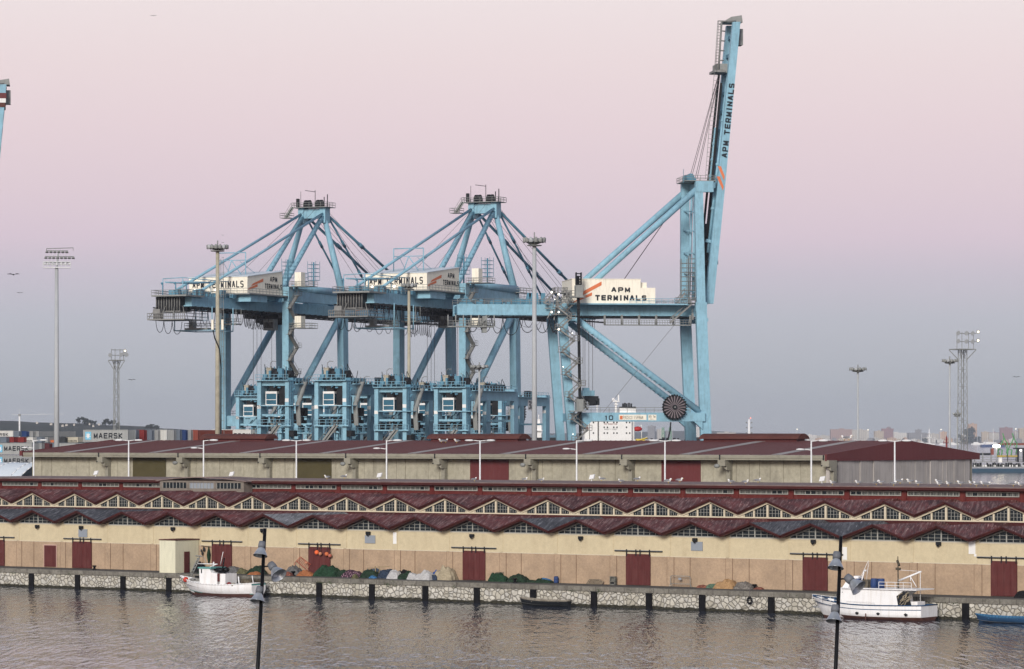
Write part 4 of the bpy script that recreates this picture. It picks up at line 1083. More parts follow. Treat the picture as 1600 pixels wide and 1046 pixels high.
# ladder with cage at the tip, tip box, end lamp
mb = MB(O_)
a0_, a1_ = at(1116.5,110,v=2.6), at(1121.5,33,v=2.6); b0_, b1_ = at(1122.5,110,v=2.6), at(1127.5,33,v=2.6); e0_, e1_ = at(1130,110,v=2.6), at(1134.5,34,v=2.6)
for (p, q, r_) in ((a0_,a1_,.07),(b0_,b1_,.24),(a0_+Vector((0,1.2,0)),a1_+Vector((0,1.2,0)),.07)): mb.tube(p,q,r_,5)
for i in range(18): mb.tube(a0_.lerp(a1_,i/17),b0_.lerp(b1_,i/17),.05,4)
for i in range(6): mb.tube(b0_.lerp(b1_,i/5),e0_.lerp(e1_,i/5),.16,5)
z_ = at(1120,110,v=2).z; mb.box(at(1115,110,v=2).x,at(1132,110,v=2).x,-3,3,z_-.5,z_); mb.tube(a1_,at(1150,33,v=2.6),.12,5)
mb.tube(at(1116.5,110,v=2.6),at(1108,200,v=2.6),.05,4); mb.tube(at(1108,200,v=2.6),at(1102,280,v=2.6),.05,4)
for i in range(24): p = at(1116-14*i/24,112+168*i/24,v=2.6); mb.tube(p,p+Vector((1.4,0,0)),.04,4)
mb.build('boom_ladder', M['stairgrey'], c10)
mb = MB(O_); p = at(1146,33,v=0); mb.prism([p+Vector((-3,-2.5,-.6)),p+Vector((1.6,-2.5,-.6)),p+Vector((1.4,-2.5,1.0)),p+Vector((-1,-2.5,.6))],(0,5,0)); p = at(1157,58,v=2); mb.box(p.x-.9,p.x+.6,-1,2,p.z-1.8,p.z+1.8); p = at(1125,110,v=0); mb.box(p.x-1.2,p.x+1.2,-2.5,2.5,p.z-.8,p.z+1.2)
mb.build('tip_gear', M['grey'], c10)
# blocks between the boom girders near the hinge
mb = MB(O_); mb.beam(at(1103,350,v=0),at(1096,460,v=0),1.0,1.6); mb.box(at(1093,405,v=0).x,at(1118,405,v=0).x,-3,3,at(0,405,v=0).z-.2,at(0,400,v=0).z); mb.build('hinge_gear', M['dark'], c10)
mb = MB(O_); mb.beam(at(1097,290,v=4.5),at(1117,290,v=4.5),.8,1.2); mb.beam(at(1103,376,v=3),at(1112,378,v=3),.7,.7); mb.build('boom_latch', M['blue'], c10)
# boom lettering reads upwards, stripes below it
nrm0 = at(1127.5,247,v=4.24); nrm1 = at(1139.5,131,v=4.24); upd = (nrm1-nrm0); upd.y = 0
prp = Vector((-upd.z,0,upd.x)).normalized()
clett('APM TERMINALS', M['letter'], boomN, nrm0+Vector((1.25,0,0)), upd, prp, upd.length, 1.3, .12)
for q in (((1122,262),(1130,262),(1132,285),(1132,283)),):
    pass
for yy in (260,276):
    mb = MB(O_); mb.poly([at(x,y,v=4.25) for x,y in ((1121.5-(yy-260)*.11,yy),(1126.5-(yy-260)*.11,yy),(1132.5-(yy-260)*.10,yy+16),(1131.0-(yy-260)*.10,yy+22))]); mb.build('logo_stripe', M['orange'], boomN)
# stair tower, elevator mast
random.seed(9)
mb = MB(O_)
legN = lambda y: 878+(905-878)*(y-495)/185
y = 690; side = 1; pts = []
while y > 450:
    xx = (legN(y) if y > 495 else 878)+(-4 if side > 0 else 18)-4; pts.append(at(xx,y,v=LV+2.2)); y -= 17.5; side = -side
stair(mb, pts, 1.0)
for p in pts: mb.box(p.x-.9,p.x+.9,LV+1.4,LV+3.0,p.z-.12,p.z); mb.rail([(p.x-.9,LV+3,p.z),(p.x+.9,LV+3,p.z)],1.1,.9,.06); mb.beam((p.x,LV+2,p.z-.2),(at(legN(600),600,v=LV).x*0+p.x,LV+.4,p.z-.2),.2,.2)
mb.build('leg_stair', M['stairgrey'], c10)
mb = MB(O_)
for p in pts[::3]: mb.ball(p+Vector((-.6,.9,1.6)),.10,8)
for (x,y) in ((862,488),(873,488),(873,460),(862,457),(873,515)): mb.ball(at(x,y,v=LV+3.2),.2,8)
mb.build('stair_lamp', M['lamp'], c10)
mb = MB(O_); a, b = at(907,690,v=LV+1.6), at(903,432,v=LV+1.6); mb.beam(a,b,.42,.6)
for i in range(46): p = a.lerp(b,i/45); mb.cb(p+Vector((0,.35,0)),.62,.15,.18)
el = mb.build('elevator_mast', M['dark'], c10)
mb = MB(O_)
for (xa,xb,ya,yb) in ((899,910,446,464),(900,911,624,642)): p, q = at(xa,yb,v=LV+2.6), at(xb,ya,v=LV+2.6); mb.box(p.x,q.x,LV+1.2,LV+3.4,p.z,q.z); mb.box(p.x-1.4,q.x+.5,LV+.8,LV+4,p.z-.2,p.z)
mb.build('elevator_cabin', M['grey'], el)
mb = MB(O_); p = at(904,445,v=LV+2); cage(mb,(p.x,LV+2),1.1,p.z,at(904,426,v=LV+2).z,.6,.09); mb.build('elevator_head', M['dark'], el)
# big platform and stairs beside the landside head
mb = MB(O_)
stair(mb,[at(850,474,v=6),at(868,456,v=6)],1.1); stair(mb,[at(880,456,v=7),at(896,478,v=7)],1.1); stair(mb,[at(880,490,v=7.5),at(895,476,v=7.5)],1.1); stair(mb,[at(868,492,v=8),at(872,456,v=8)],1.0)
p, q = at(864,458,v=6), at(884,458,v=6); platform(mb,p.x,q.x,4,8.5,p.z); p, q = at(862,492,v=6), at(884,492,v=6); platform(mb,p.x,q.x,5,9,p.z)
for i in range(16): x = random.uniform(858,890); yy = random.uniform(455,505); p = at(x,yy,v=6+random.uniform(-1,2)); mb.beam(p,p+Vector((random.uniform(-1.6,1.6),0,random.uniform(-2,2))),.18,.22)
mb.build('head_stair', M['stairgrey'], c10)
mb = MB(O_); stair(mb,[at(1047,505,v=7),at(1080,476,v=7)],1.0); stair(mb,[at(1058,474,v=6),at(1070,458,v=6)],1.0); stair(mb,[at(918,640,v=LV+1),at(906,622,v=LV+1)],1.0); stair(mb,[at(1082,500,v=7),at(1082,490,v=7)],1.0)
p, q = at(1056,474,v=6), at(1088,474,v=6); platform(mb,p.x,q.x,5,7,p.z+.1); mb.build('waterside_stair', M['stairgrey'], c10)
# number and signs on the sill
vv = LV+.70
put('10',945,958,656.6,649.3,vv,near_sill,.05)
p, q = at(967,656.5,v=vv), at(1010,648.3,v=vv); mb = MB(O_); mb.box(p.x,q.x,vv,vv+.04,p.z,q.z); sg_ = mb.build('sign_board', M['cream'], near_sill)
put('PACECO ESPAÑA',973.5,1005,655.0,650.2,vv+.04,sg_,-.08); mb = MB(O_); p, q = at(968.5,655.5,v=vv+.045), at(972.8,650,v=vv+.045); mb.box(p.x,q.x,vv+.045,vv+.06,p.z,q.z); mb.build('sign_emblem', M['orange'], sg_)
p, q = at(1013,657,v=vv), at(1025.5,648.3,v=vv); mb = MB(O_); mb.box(p.x,q.x,vv,vv+.04,p.z,q.z); sg2 = mb.build('sign_board', M['cream'], near_sill)
put('65 Tm',1014,1024,652.8,649.4,vv+.04,sg2,.02); put('S.W.L.',1016,1022,656,654.2,vv+.04,sg2,.0)
c_ = at(1054,636.5,v=LV+1.6); reel(c10, (c_.x,LV+1.4,c_.z), 2.62)
mb = MB(O_); mb.path([at(1048,660,v=LV+1),at(1047,673,v=LV+1),at(1043,690,v=LV+1)],.18,6); mb.build('reel_cable', M['cable'], c10)
# spreader and trolley ropes
mb = MB(O_)
for x in (911,914,920,926): mb.tube(at(x,496,v=1),at(x,612,v=1),.05,4)
mb.build('hoist_rope', M['rope'], c10)
p = at(918,612,v=0); mb = MB(O_); mb.box(p.x-1.3,p.x+1.3,-2,2,p.z-1,p.z+.2); mb.box(p.x-1.0,p.x+.2,-1.5,1.5,p.z+.2,p.z+.8); sp_ = mb.build('head_block', M['blue'], c10)
mb = MB(O_); mb.box(p.x-1.5,p.x+1.5,-6,6,p.z-2.2,p.z-1.1); mb.box(p.x-1.7,p.x-1.2,-6.1,6.1,p.z-3.1,p.z-1.6); mb.box(p.x+1.2,p.x+1.7,-6.1,6.1,p.z-3.1,p.z-1.6); mb.box(p.x-.8,p.x+.8,5.2,6.2,p.z-2.9,p.z-2.0); mb.build('spreader', M['dark'], sp_)
mb = MB(O_); mb.tube(at(1048,332,v=0),at(975,437,v=0),.09,4); mb.tube(at(1056,505,v=5),at(930,660,v=5),.035,4); mb.build('hoist_rope', M['rope'], c10)
MB = MB0
# fourth crane: only the tip of its raised boom reaches the left edge
tipX = ((9.5-CX)/S)*894.0
tl = at(1150,35,v=0)
pos = Vector((tipX-(tl.x*math.cos(PH3)), 894.0-tl.x*math.sin(PH3), QZ))
c4 = dup(c10, pos, None, 'blue crane boom tip with dark red and white bands at the left sky edge', skip=('lettering','logo_stripe'))
O4 = (0,0,QZ); MB = CB; mb = MB(O_)
p = at(1149,52,v=0); q = at(1147,72,v=0)
for (y0,y1,m_) in ((50,60,'clad'),(60,68,'white'),(68,76,'rust')):
    mb = MB(O_); a, b = at(1143-(y0-50)*.09,y0,v=4.4), at(1157-(y0-50)*.09,y1,v=4.4); mb.box(a.x,b.x,-4.4,4.4,b.z,a.z); mb.build('tip_band', M[m_], c4)
MB = MB0
# ------------------------------------------------------------------ yard gantries in front of the tall cranes
MB = CB
def gantry(label, number):
    t_ = thing('yard_gantry', label, 'gantry crane', (0,0,QZ), PH, 'blue yard gantries')
    W, L, T = 6.2, 23.5, 31.2
    for u in (0, L):
        for v in (0, W):
            mb = MB(O_); mb.box(u-.9,u+1.2,v-.42,v+.42,3.6,T); mb.box(u-1.4,u+1.7,v-.6,v+.6,QZ,3.6)
            lg = mb.build('leg', M['blue'], t_)
            mb = MB(O_); mb.box(u-.95,u-.91,v-.4,v+.4,25.7 if v == 0 else 27.0,26.4 if v == 0 else 27.7); mb.build('number_plate', M['white'], lg)
    for u in (0, L):
        for z, hh, e in ((T-1.0,.9,.0),(24.2,.42,0.0)):
            mb = MB(O_); mb.box(u-.35,u+.45,.42,W-.42,z,z+hh); mb.build('cross_beam', M['blue'], t_)
    for v in (0, W):
        mb = MB(O_); mb.box(1.25,L-.95,v-.5,v+.5,T-2.6,T-.6); mb.build('main_girder', M['blue'], t_)
    mb = MB(O_); mb.box(-1.4,1.2,.5,W+1.6,26.2,26.35) ; mb.box(-1.6,-.6,-.2,W+1.2,22.2,22.45); mb.rail([(-1.6,-.2,22.45),(-1.6,W+1.2,22.45)],1.1,1.2,.05)
    mb.build('service_platform', M['blue'], t_)
    mb = MB(O_); stair(mb,[(-1.9,W-1.4,22.4),(-1.9,.8,17.6)],.8); stair(mb,[(-1.9,.8,17.6),(-1.9,3.4,14.8)],.8); stair(mb,[(1.6,W+1.4,22.4),(1.2,W+1.3,26.3)],.8); stair(mb,[(1.2,W+1.3,26.3),(4.5,W+1.3,31)],.8)
    mb.build('access_stair', M['grey'], t_)
    mb = MB(O_)
    for z in (8,14,20,26): mb.tube((-.95,W+.5,z),(1.25,W+.5,z),.05,4)
    mb.tube((-.5,W+.6,4),(-.5,W+.6,31),.06,4); mb.tube((.4,W+.62,4),(.4,W+.62,31),.06,4)
    for i in range(40): mb.tube((-.5,W+.6,4+i*.68),(.4,W+.62,4+i*.68),.035,4)
    mb.build('leg_ladder', M['blue2'], t_)
    # top platform with rails and machinery
    mb = MB(O_); mb.box(-1.6,1.5,-.4,W+.6,T-.05,T+.1); mb.rail([(-1.6,-.4,T+.1),(-1.6,W+.6,T+.1)],1.1,1.0,.05); mb.rail([(1.5,W+.7,T-.6),(L,W+.7,T-.6)],1.1,1.4,.05); mb.box(1.5,L,W+.5,W+1.2,T-.7,T-.55)
    mb.build('top_platform', M['blue'], t_)
    tr = MB(O_); tr.box(1.0,7.5,-.4,W+.4,T+.1,T+.6); tr = tr.build('trolley', M['blue2'], t_)
    random.seed(number)
    mb = MB(O_)
    for i in range(16): u, v = random.uniform(-.8,6), random.uniform(0,W-.8); mb.box(u,u+random.uniform(.4,1.2),v,v+random.uniform(.3,1.1),T+.6,T+.6+random.uniform(.5,2.1))
    for i in range(7): v = random.uniform(0,W); mb.tube((1,v,T+.6),(1,v,T+random.uniform(1.5,3)),.14,6)
    mb.build('hoist_machinery', M['blue2'], tr)
    mb = MB(O_); mb.box(.2,1.8,1.1,2.1,T+.5,T+2.4); mb.box(.1,1.9,1.0,2.2,T+2.4,T+2.6); mb.build('control_cabinet', paint('cabinet_beige',(.38,.35,.28),.7,.1), tr)
    mb = MB(O_); mb.tube((.5,2.6,T+1.5),(.5,4.0,T+1.5),.95,14); mb.tube((2.2,4.5,T+1.3),(2.2,5.8,T+1.3),.8,14); mb.box(0,1.6,4.2,4.6,T+.5,T+2.2); mb.build('cable_drum', M['dark'], tr)
    mb = MB(O_); mb.path([(4.5,-.3,T-.5),(4.5,-.3,T+3.6),(4.5,.2,T+4.0),(4.5,1.0,T+3.9)],.07,5); mb.path([(0,5.4,T),(0,5.4,T+2.7),(0,5.0,T+3.0)],.05,4); mb.build('gantry_lamp', M['grey'], t_)
    # cab
    c0, c1, z0_, z1_ = 1.3, 3.8, 26.4, 29.1
    cb = MB(O_); cb.box(-.6,1.6,c0,c1,z0_,z0_+.14); cb.box(-.6,1.6,c0,c1,z1_-.45,z1_)
    for (u, v) in ((-.5,c0+.07),(-.5,c1-.07),(1.5,c0+.07),(1.5,c1-.07)): cb.box(u-.08,u+.08,v-.07,v+.07,z0_+.14,z1_-.45)
    cb.box(-.6,-.45,c0,c1,z0_+1.0,z0_+1.12); cb.box(-1.0,1.9,c0-.7,c1+1.6,z0_-.16,z0_-.01); cab = cb.build('driver_cab', M['white'], t_)
    mb = MB(O_); mb.box(-.5,1.5,c0+.1,c1-.1,z0_+.14,z1_-.46); mb.build('glass', M['glassb'], cab)
    mb = MB(O_); mb.box(-.2,1.4,c1+.3,c1+1.7,z0_,z1_+1.2); mb.box(0,1,c0+.5,c1-.5,z1_,T-.9); mb.build('cab_gear', M['dark'], cab)
    # pipes, trays and small gear hung all over the frame
    mb = MB(O_); random.seed(number+40)
    for i in range(46):
        v = random.uniform(.2,W+1.2); z = random.choice((random.uniform(23,26),random.uniform(17,22.5),random.uniform(28,31))); L_ = random.uniform(.5,2.2)
        d = random.choice(((0,L_,0),(0,0,L_),(L_,0,0),(0,L_*.7,L_*.7))); p = Vector((random.uniform(-.9,5),v,z)); mb.beam(p,p+Vector(d),random.uniform(.08,.25),random.uniform(.08,.3))
    mb.build('pipework', [M['blue2']], t_)
    mb = MB(O_)
    for i in range(26):
        u, v, z = random.uniform(1,20), random.uniform(.6,W-.8), random.choice((random.uniform(22,25),random.uniform(9,20),random.uniform(T-2.4,T))); mb.box(u,u+random.uniform(.4,2),v,v+random.uniform(.3,1.2),z,z+random.uniform(.3,1.8))
    for i in range(14): v = random.uniform(-.3,W+.6); mb.tube((random.uniform(-1,6),v,T),(random.uniform(-1,6),v+random.uniform(-.5,.5),T+random.uniform(1.2,3.6)),.07,4)
    mb.build('hung_gear', M['dark'], t_)
    # spreader and ropes half way down
    mb = MB(O_)
    for v in (1,2,4,5): mb.tube((6,v,24.6),(6,v,T-.5),.05,4)
    mb.build('hoist_rope', M['rope'], t_)
    mb = MB(O_); mb.box(4.9,7.1,.3,5.9,23.4,24.1); mb.box(5.3,6.7,1.5,4.7,24.1,24.8); mb.box(4.8,5.4,-.2,6.4,22.8,23.5); mb.box(6.6,7.2,-.2,6.4,22.8,23.5)
    mb.build('spreader', M['dark'], t_)
    mb = MB(O_); mb.box(-.8,1.0,.45,1.1,22.5,23.9); mb.box(-.9,.7,W+.45,W+1.5,20.2,21.4); mb.box(.5,3,W+.5,W+1.3,8,13); mb.build('electric_box', M['dark'], t_)
    mb = MB(O_); mb.box(1.5,4.5,.6,2.2,12.5,16.0); mb.tube((2.5,3.2,13.6),(2.5,5.4,13.6),1.0,12); mb.box(1,5,.4,W-.4,12.0,12.5); mb.build('drive_unit', M['blue'], t_)
    return t_
g1 = gantry('first', 7)
fU, fV = Vector((math.cos(PH),math.sin(PH),0)), Vector((math.sin(PH),-math.cos(PH),0))
def glabel(i): return i
gz = [(408,670,1.0,'blue yard gantry nearest the left, white cab between its two front legs'),
 (497.5,670,1.0,'blue yard gantry with white cab, second from the left in the front row'),
 (591,672,.965,'blue yard gantry with dark blue cab window, third in the front row'),
 (684,674,.965,'blue yard gantry in front of the middle tall crane, rightmost of the front row')]
for i, (x, Z, zs, lab) in enumerate(gz):
    loc = Vector(((x-CX)/S*Z, Z, QZ))
    if i == 0: g1.location = loc; g1['label'] = lab
    else:
        g = dup(g1, loc, None, lab)
        if zs < 1: g.scale = (1,1,zs-.01)
for i, (x, Z, lab) in enumerate(((466,709,'leftmost'),(556,711,'second from left'),(647,713,'third from left'),(742,716,'rightmost'))):
    g = dup(g1, Vector(((x-CX)/S*Z, Z, QZ)), None, 'blue yard gantry half hidden in the second row, %s of that row' % lab); g.scale = (1,1,.93)
    if i == 3: last = g
for i, (x, Z, lab) in enumerate(((440,742,'leftmost'),(528,744,'second from left'),(618,746,'third from left'),(706,748,'rightmost'))):
    g = dup(g1, Vector(((x-CX)/S*Z, Z, QZ)), None, 'blue yard gantry mostly hidden in the rear row, %s of that row' % lab); g.scale = (1,1,.94)
g = dup(g1, Vector(((374-CX)/S*750, 750, QZ)), None, 'low blue yard gantry numbered 02, far left of all the yard gantries'); g.scale = (1,1,.93); low = g
def gput(par, text, v0, z, w_, h_, u=-.97):
    clett(text, M['letter'], par, (u, v0, z), (0,1,0), (0,0,1), w_, h_, .02)
for par, txt in ((low,'02'),(g1,'71')):
    gput(par, txt, -.36, 25.75, .72, .65)
mb = MB(O_); mb.box(12.6,15.6,6.72,6.76,27.6,30.0); pl2 = mb.build('number_board', M['white'], last)
clett('32', M['letter'], pl2, (12.9,6.77,27.9), (1,0,0), (0,0,1), 2.4, 1.8, .03)
MB = MB0

# ------------------------------------------------------------------ high masts
def saucer(mb, lm, r, n, z, h):
    mb.lathe((0,0,z), [(.2,0),(r*.55,.1),(r*.6,.25),(.2,.3)], 16)
    mb.lathe((0,0,z+h*.5), [(r*.62,0),(r*.72,.05),(r*.72,.22),(r*.62,.22)], 16)
    for i in range(n):
        a = 2*math.pi*i/n; d = Vector((math.cos(a),math.sin(a),0))
        mb.beam(d*.3+Vector((0,0,z+h*.2)), d*r*.75+Vector((0,0,z+h*.5)), .12, .12)
def highmast(x, yh, Z, wpx0, wpx1, rpx, label, n=12, hh=1.0, low_=None, group=None, col='lgrey', ladder=False, r=None):
    loc = Vector(((x-CX)/S*Z, Z, QZ)); H_ = CAMZ+(HZ-yh)/S*Z-QZ; k = Z/S
    t_ = thing('high_mast_light', label, 'mast light', loc, 0, group)
    mb = MB(); mb.tube((0,0,0),(0,0,H_),wpx0*k/2,12,wpx1*k/2); mb.build('mast', M[col], t_)
    rr = rpx*k
    hd = MB(); saucer(hd, None, rr, n, H_-.6*hh, 1.2*hh); hd.tube((0,0,H_),(0,0,H_+1.2*hh),.12,5); hd = hd.build('ring_head', M['grey'], t_)
    for i in range(n):
        a = 2*math.pi*(i+.3)/n; d = Vector((math.cos(a),math.sin(a),0)); c = d*rr*.78+Vector((0,0,H_+.25*hh)); m2 = MB()
        m2.lathe(c, [(.16*rr/2.4,.30*hh),(.30*rr/2.4,.1*hh),(.52*rr/2.4,-.22*hh),(.50*rr/2.4,-.25*hh)], 8, (d*.55+Vector((0,0,.9))).normalized())
        m2.build('floodlight', M['grey'] if i%4 else M['lgrey'], hd)
    if ladder:
        m2 = MB(); w_ = wpx0*k/2+.25
        m2.tube((w_,-.3,4),(w_*.8,-.3,H_-2),.05,4); m2.tube((w_+.5,-.3,4),(w_*.8+.45,-.3,H_-2),.05,4)
        for i in range(int(H_/1.4)): z = 4+i*1.4; m2.tube((w_,-.3,z),(w_+.45,-.3,z),.04,4)
        m2.build('ladder', M['grey'], t_)
    return t_
hg = 'high masts with round floodlight heads'
m2_ = highmast(340, 388, 640, 9, 5.5, 19, 'tall concrete mast with a ladder and saucer head in front of the left crane', 14, 1.2, group=hg, col='conc', ladder=True)
mb = MB(); k = 640/S; z = CAMZ+(HZ-508)/S*640-QZ
for sg in (-1,1): mb.box(sg*.95-.2,sg*.95+.2,-.5,.3,z-.9,z+1.0)
mb.build('antenna_panel', M['cream'], m2_)
mb = MB(); mb.path([(-.8,-.5,z-1),(-.5,-.6,z-2.5),(.4,-.7,z-4.5),(.7,-.7,z-8),(.6,-.7,8)],.12,5); mb.build('cable_run', M['dark'], m2_)
highmast(835, 378, 640, 9.5, 6.0, 20, 'tall grey mast with ring of floodlights between the middle crane and the raised crane', 12, 1.5, group=hg)
highmast(639, 448, 690, 6, 4.4, 14, 'thin grey mast whose ring head sits before the middle crane house', 10, 1.2, group=hg, col='conc')
highmast(749, 574, 660, 4, 3, 16, 'short grey mast with wide flat head beside the yard gantries', 10, .8, group=hg)
highmast(1340.5, 578, 640, 4.4, 2.8, 15.5, 'lone grey mast with flat saucer head right of the raised crane', 12, .8, group=hg)
highmast(1484, 565, 640, 4.6, 2.8, 14, 'grey mast with flat saucer head just left of the lattice tower', 12, .8, group=hg)
highmast(1495.5, 648, 760, 2.2, 1.6, 8, 'small mast with saucer head, lowest of all, between a mast and the lattice tower', 8, .9, group=hg)
# mast with three rows of floodlights
Z = 640; k = Z/S; loc = Vector(((88.5-CX)/S*Z, Z, QZ)); H_ = CAMZ+(HZ-420)/S*Z-QZ
t_ = thing('high_mast_light', 'tall pale grey mast with three straight rows of floodlights at the far left', 'mast light', loc, R(8))
mb = MB(); mb.tube((0,0,0),(0,0,H_),.60,14,.34); mb.tube((0,0,H_),(.35,0,H_+3.4),.2,8,.14); mb.build('mast', M['lgrey'], t_)
mb = MB(); mb.box(-2.5,2.6,-.7,.7,H_+.1,H_+.25); mb.rail([(-2.5,-.7,H_+.25),(2.6,-.7,H_+.25)],1.0,.8,.06); mb.rail([(-2.5,.7,H_+.25),(2.6,.7,H_+.25)],1.0,.8,.06); mb.build('platform', M['wpost'], t_)
for row, (dz, n, a, b) in enumerate(((.75,7,-2.2,2.4),(1.9,8,-2.0,3.1),(3.0,6,-1.8,1.9))):
    br = MB(); br.tube((a-.2,0,H_+dz+.35),(b+.2,0,H_+dz+.35),.09,5); br = br.build('crossbar', M['grey'], t_)
    for i in range(n):
        m3 = MB(); x = a+(b-a)*i/(n-1); m3.lathe((x,-.25,H_+dz+.15),[(.1,.3),(.2,.15),(.33,-.15)],8,(0,.35,1)); m3.build('floodlight', M['grey'] if row else M['wpost'], br)
mb = MB(); mb.tube((-1.9,0,H_+3.75),(3.1,0,H_+3.95),.07,4); mb.tube((-1.9,0,H_+3.3),(-1.9,0,H_+3.75),.05,4); mb.tube((3.1,0,H_+3.4),(3.1,0,H_+3.95),.05,4); mb.build('top_bar', M['grey'], t_)
# lattice towers
def lattice(x, yb, Z, w, label, seed, lamps, yplat, group='lattice floodlight towers'):
    loc = Vector(((x-CX)/S*Z, Z, QZ)); H_ = CAMZ+(HZ-yplat)/S*Z-QZ
    t_ = thing('lattice_tower', label, 'lattice tower', loc, R(25), group)
    mb = MB(); h = w/2
    for dx in (-h,h):
        for dy in (-h,h): mb.tube((dx,dy,0),(dx*.8,dy*.8,H_),.085,5)
    z = 0; i = 0
    while z < H_-.5:
        z2 = min(z+w*1.1,H_); s_ = h*(1-.2*z/H_)
        for (a, b) in (((-s_,-s_),(s_,-s_)),((s_,-s_),(s_,s_)),((s_,s_),(-s_,s_)),((-s_,s_),(-s_,-s_))):
            if i%2: a, b = b, a
            mb.tube((a[0],a[1],z),(b[0],b[1],z2),.04,4); mb.tube((a[0],a[1],z2),(b[0],b[1],z2),.03,4)
        z = z2; i += 1
    mb.build('lattice', M['grey'], t_)
    mb = MB(); p = w*1.25; mb.box(-p,p,-p,p,H_,H_+.2)
    for dx in (-1,1): mb.tube((dx*h*.8,-h*.8,H_-2),(dx*p,-p,H_),.08,4); mb.tube((dx*h*.8,h*.8,H_-2),(dx*p,p,H_),.08,4)
    for dx in (-p,-p*.4,p*.4,p): mb.tube((dx,-p*.5,H_+.2),(dx,-p*.5,H_+4.6*w/2),.07,4)
    mb.tube((-p,-p*.5,H_+2.1*w/2),(p*1.3,-p*.5,H_+2.1*w/2),.07,4); mb.tube((-p,-p*.5,H_+4.2*w/2),(p*1.3,-p*.5,H_+4.2*w/2),.07,4)
    hd = mb.build('lamp_frame', M['grey'], t_)
    for (lx, lz, lit) in lamps:
        m3 = MB(); m3.lathe((lx*p,-p*.5-.3,H_+lz*w/2),[(.16,.3),(.28,.15),(.48,-.2),(.46,-.22)],10,(0,1,.25)); f = m3.build('floodlight', M['lgrey'], hd)
        if lit: m4 = MB(); m4.lathe((lx*p,-p*.5-.62,H_+lz*w/2-.08),[(.01,0),(.22,0),(.22,.05),(.01,.05)],10,(0,1,.25)); m4.build('lens', M['lampdim'], f)
    return t_
lattice(1504, 700, 700, 1.6, 'tall lattice tower with eight floodlights in two rows at the right', 1, [(-1,4.3,0),(0,4.3,0),(.75,4.3,0),(1.4,4.7,1),(-1,2.2,0),(0,2.2,0),(.75,2.2,0),(1.4,2.5,1)], 547)
lt = lattice(182, 690, 760, 1.15, 'pale lattice tower with one bank of lamps at left, beyond the stacked containers', 2, [(-1.3,2.2,0),(.5,2.4,0),(1.0,3.0,0),(1.35,2.4,0),(1.1,3.9,1)], 564)

# ------------------------------------------------------------------ containers, laid out on the quay grid
cm = {'white':(.60,.60,.57),'grey':(.30,.31,.31),'maersk':(.36,.37,.36),'red':(.22,.035,.035),'maroon':(.10,.03,.035),'blue':(.03,.06,.17),'beige':(.48,.45,.36),'bluegrey':(.16,.19,.23),'orange':(.55,.16,.06),'dark':(.05,.055,.06),'brick':(.26,.07,.05)}
for k_2 in list(cm): M['c_'+k_2] = paint('container_'+k_2, cm[k_2], .6, .1, .3, k_(cm[k_2], .5), .3)
def container(x0, x1, yb, yt, Z, col, label, side=True, text=None, star=False, tc='letter', length=12.19):
    # x0 = left edge of the face we see, face along the quay direction
    p = Vector(((x0-CX)/S*Z, Z, 0)); s_, pp, _ = toB(p)
    zb_, zt_ = CAMZ+(HZ-yb)/S*Z, CAMZ+(HZ-yt)/S*Z
    tt = (x1-CX)/S; W_ = (tt*p.y-p.x)/(ct+tt*st)
    D_ = 2.44 if side else length
    t_ = thing('shipping_container', label, 'container', BW(s_, pp, zb_), -TH, 'stacked shipping containers')
    h_ = zt_-zb_-.06
    mb = MB(); mb.box(.06,W_-.06,.05,D_-.06,.05,h_-.05); n = max(6,int(W_/.42)) if side else 0
    for i in range(n): x = .15+(W_-.3)*i/n; mb.box(x,x+(W_-.3)/n*.5,.0,.05,.16,h_-.16)
    mb.build('box', M['c_'+col], t_)
    mb = MB()
    for (x, y) in ((0,-.02),(W_-.14,-.02),(0,D_-.14),(W_-.14,D_-.14)): mb.box(x,x+.14,y,y+.14,0,h_)
    for z in (0,h_-.12): mb.box(.14,W_-.14,-.02,.06,z,z+.12)
    if not side:
        for q in (.2,.42,.58,.8): mb.tube((W_*q,-.03,.1),(W_*q,-.03,h_-.1),.035,4)
    mb.build('frame', M['c_'+col], t_)
    if text:
        txt, a, b, zt2, hh_ = text
        lettering(txt, M[tc], t_, (W_*a,-.03,h_*zt2), (1,0,0), (0,0,1), W_*(b-a), h_*hh_, .06, 'lettering', .02)
    if star:
        q = star; cx_, cz_, r_ = W_*q, h_*.5, h_*.33
        mb = MB(); mb.box(cx_-r_,cx_+r_,-.05,-.035,cz_-r_,cz_+r_); ps = mb.build('emblem', paint('star_blue',(.18,.50,.68),.6,.03), t_)
        mb = MB()
        for i in range(7):
            a = 2*math.pi*i/7+math.pi/2; mb.poly([(cx_+math.cos(a)*r_*.92,-.06,cz_+math.sin(a)*r_*.92),(cx_+math.cos(a+.45)*r_*.42,-.06,cz_+math.sin(a+.45)*r_*.42),(cx_,-.06,cz_),(cx_+math.cos(a-.45)*r_*.42,-.06,cz_+math.sin(a-.45)*r_*.42)])
        mb.build('star', M['white'], ps)
    return t_
zc = 740
container(130,200,690.5,671.5,zc,'maersk','grey container lettered MAERSK beside a blue star square, long side shown, behind the shed roof',True,('MAERSK',.24,.88,.27,.46),.115)
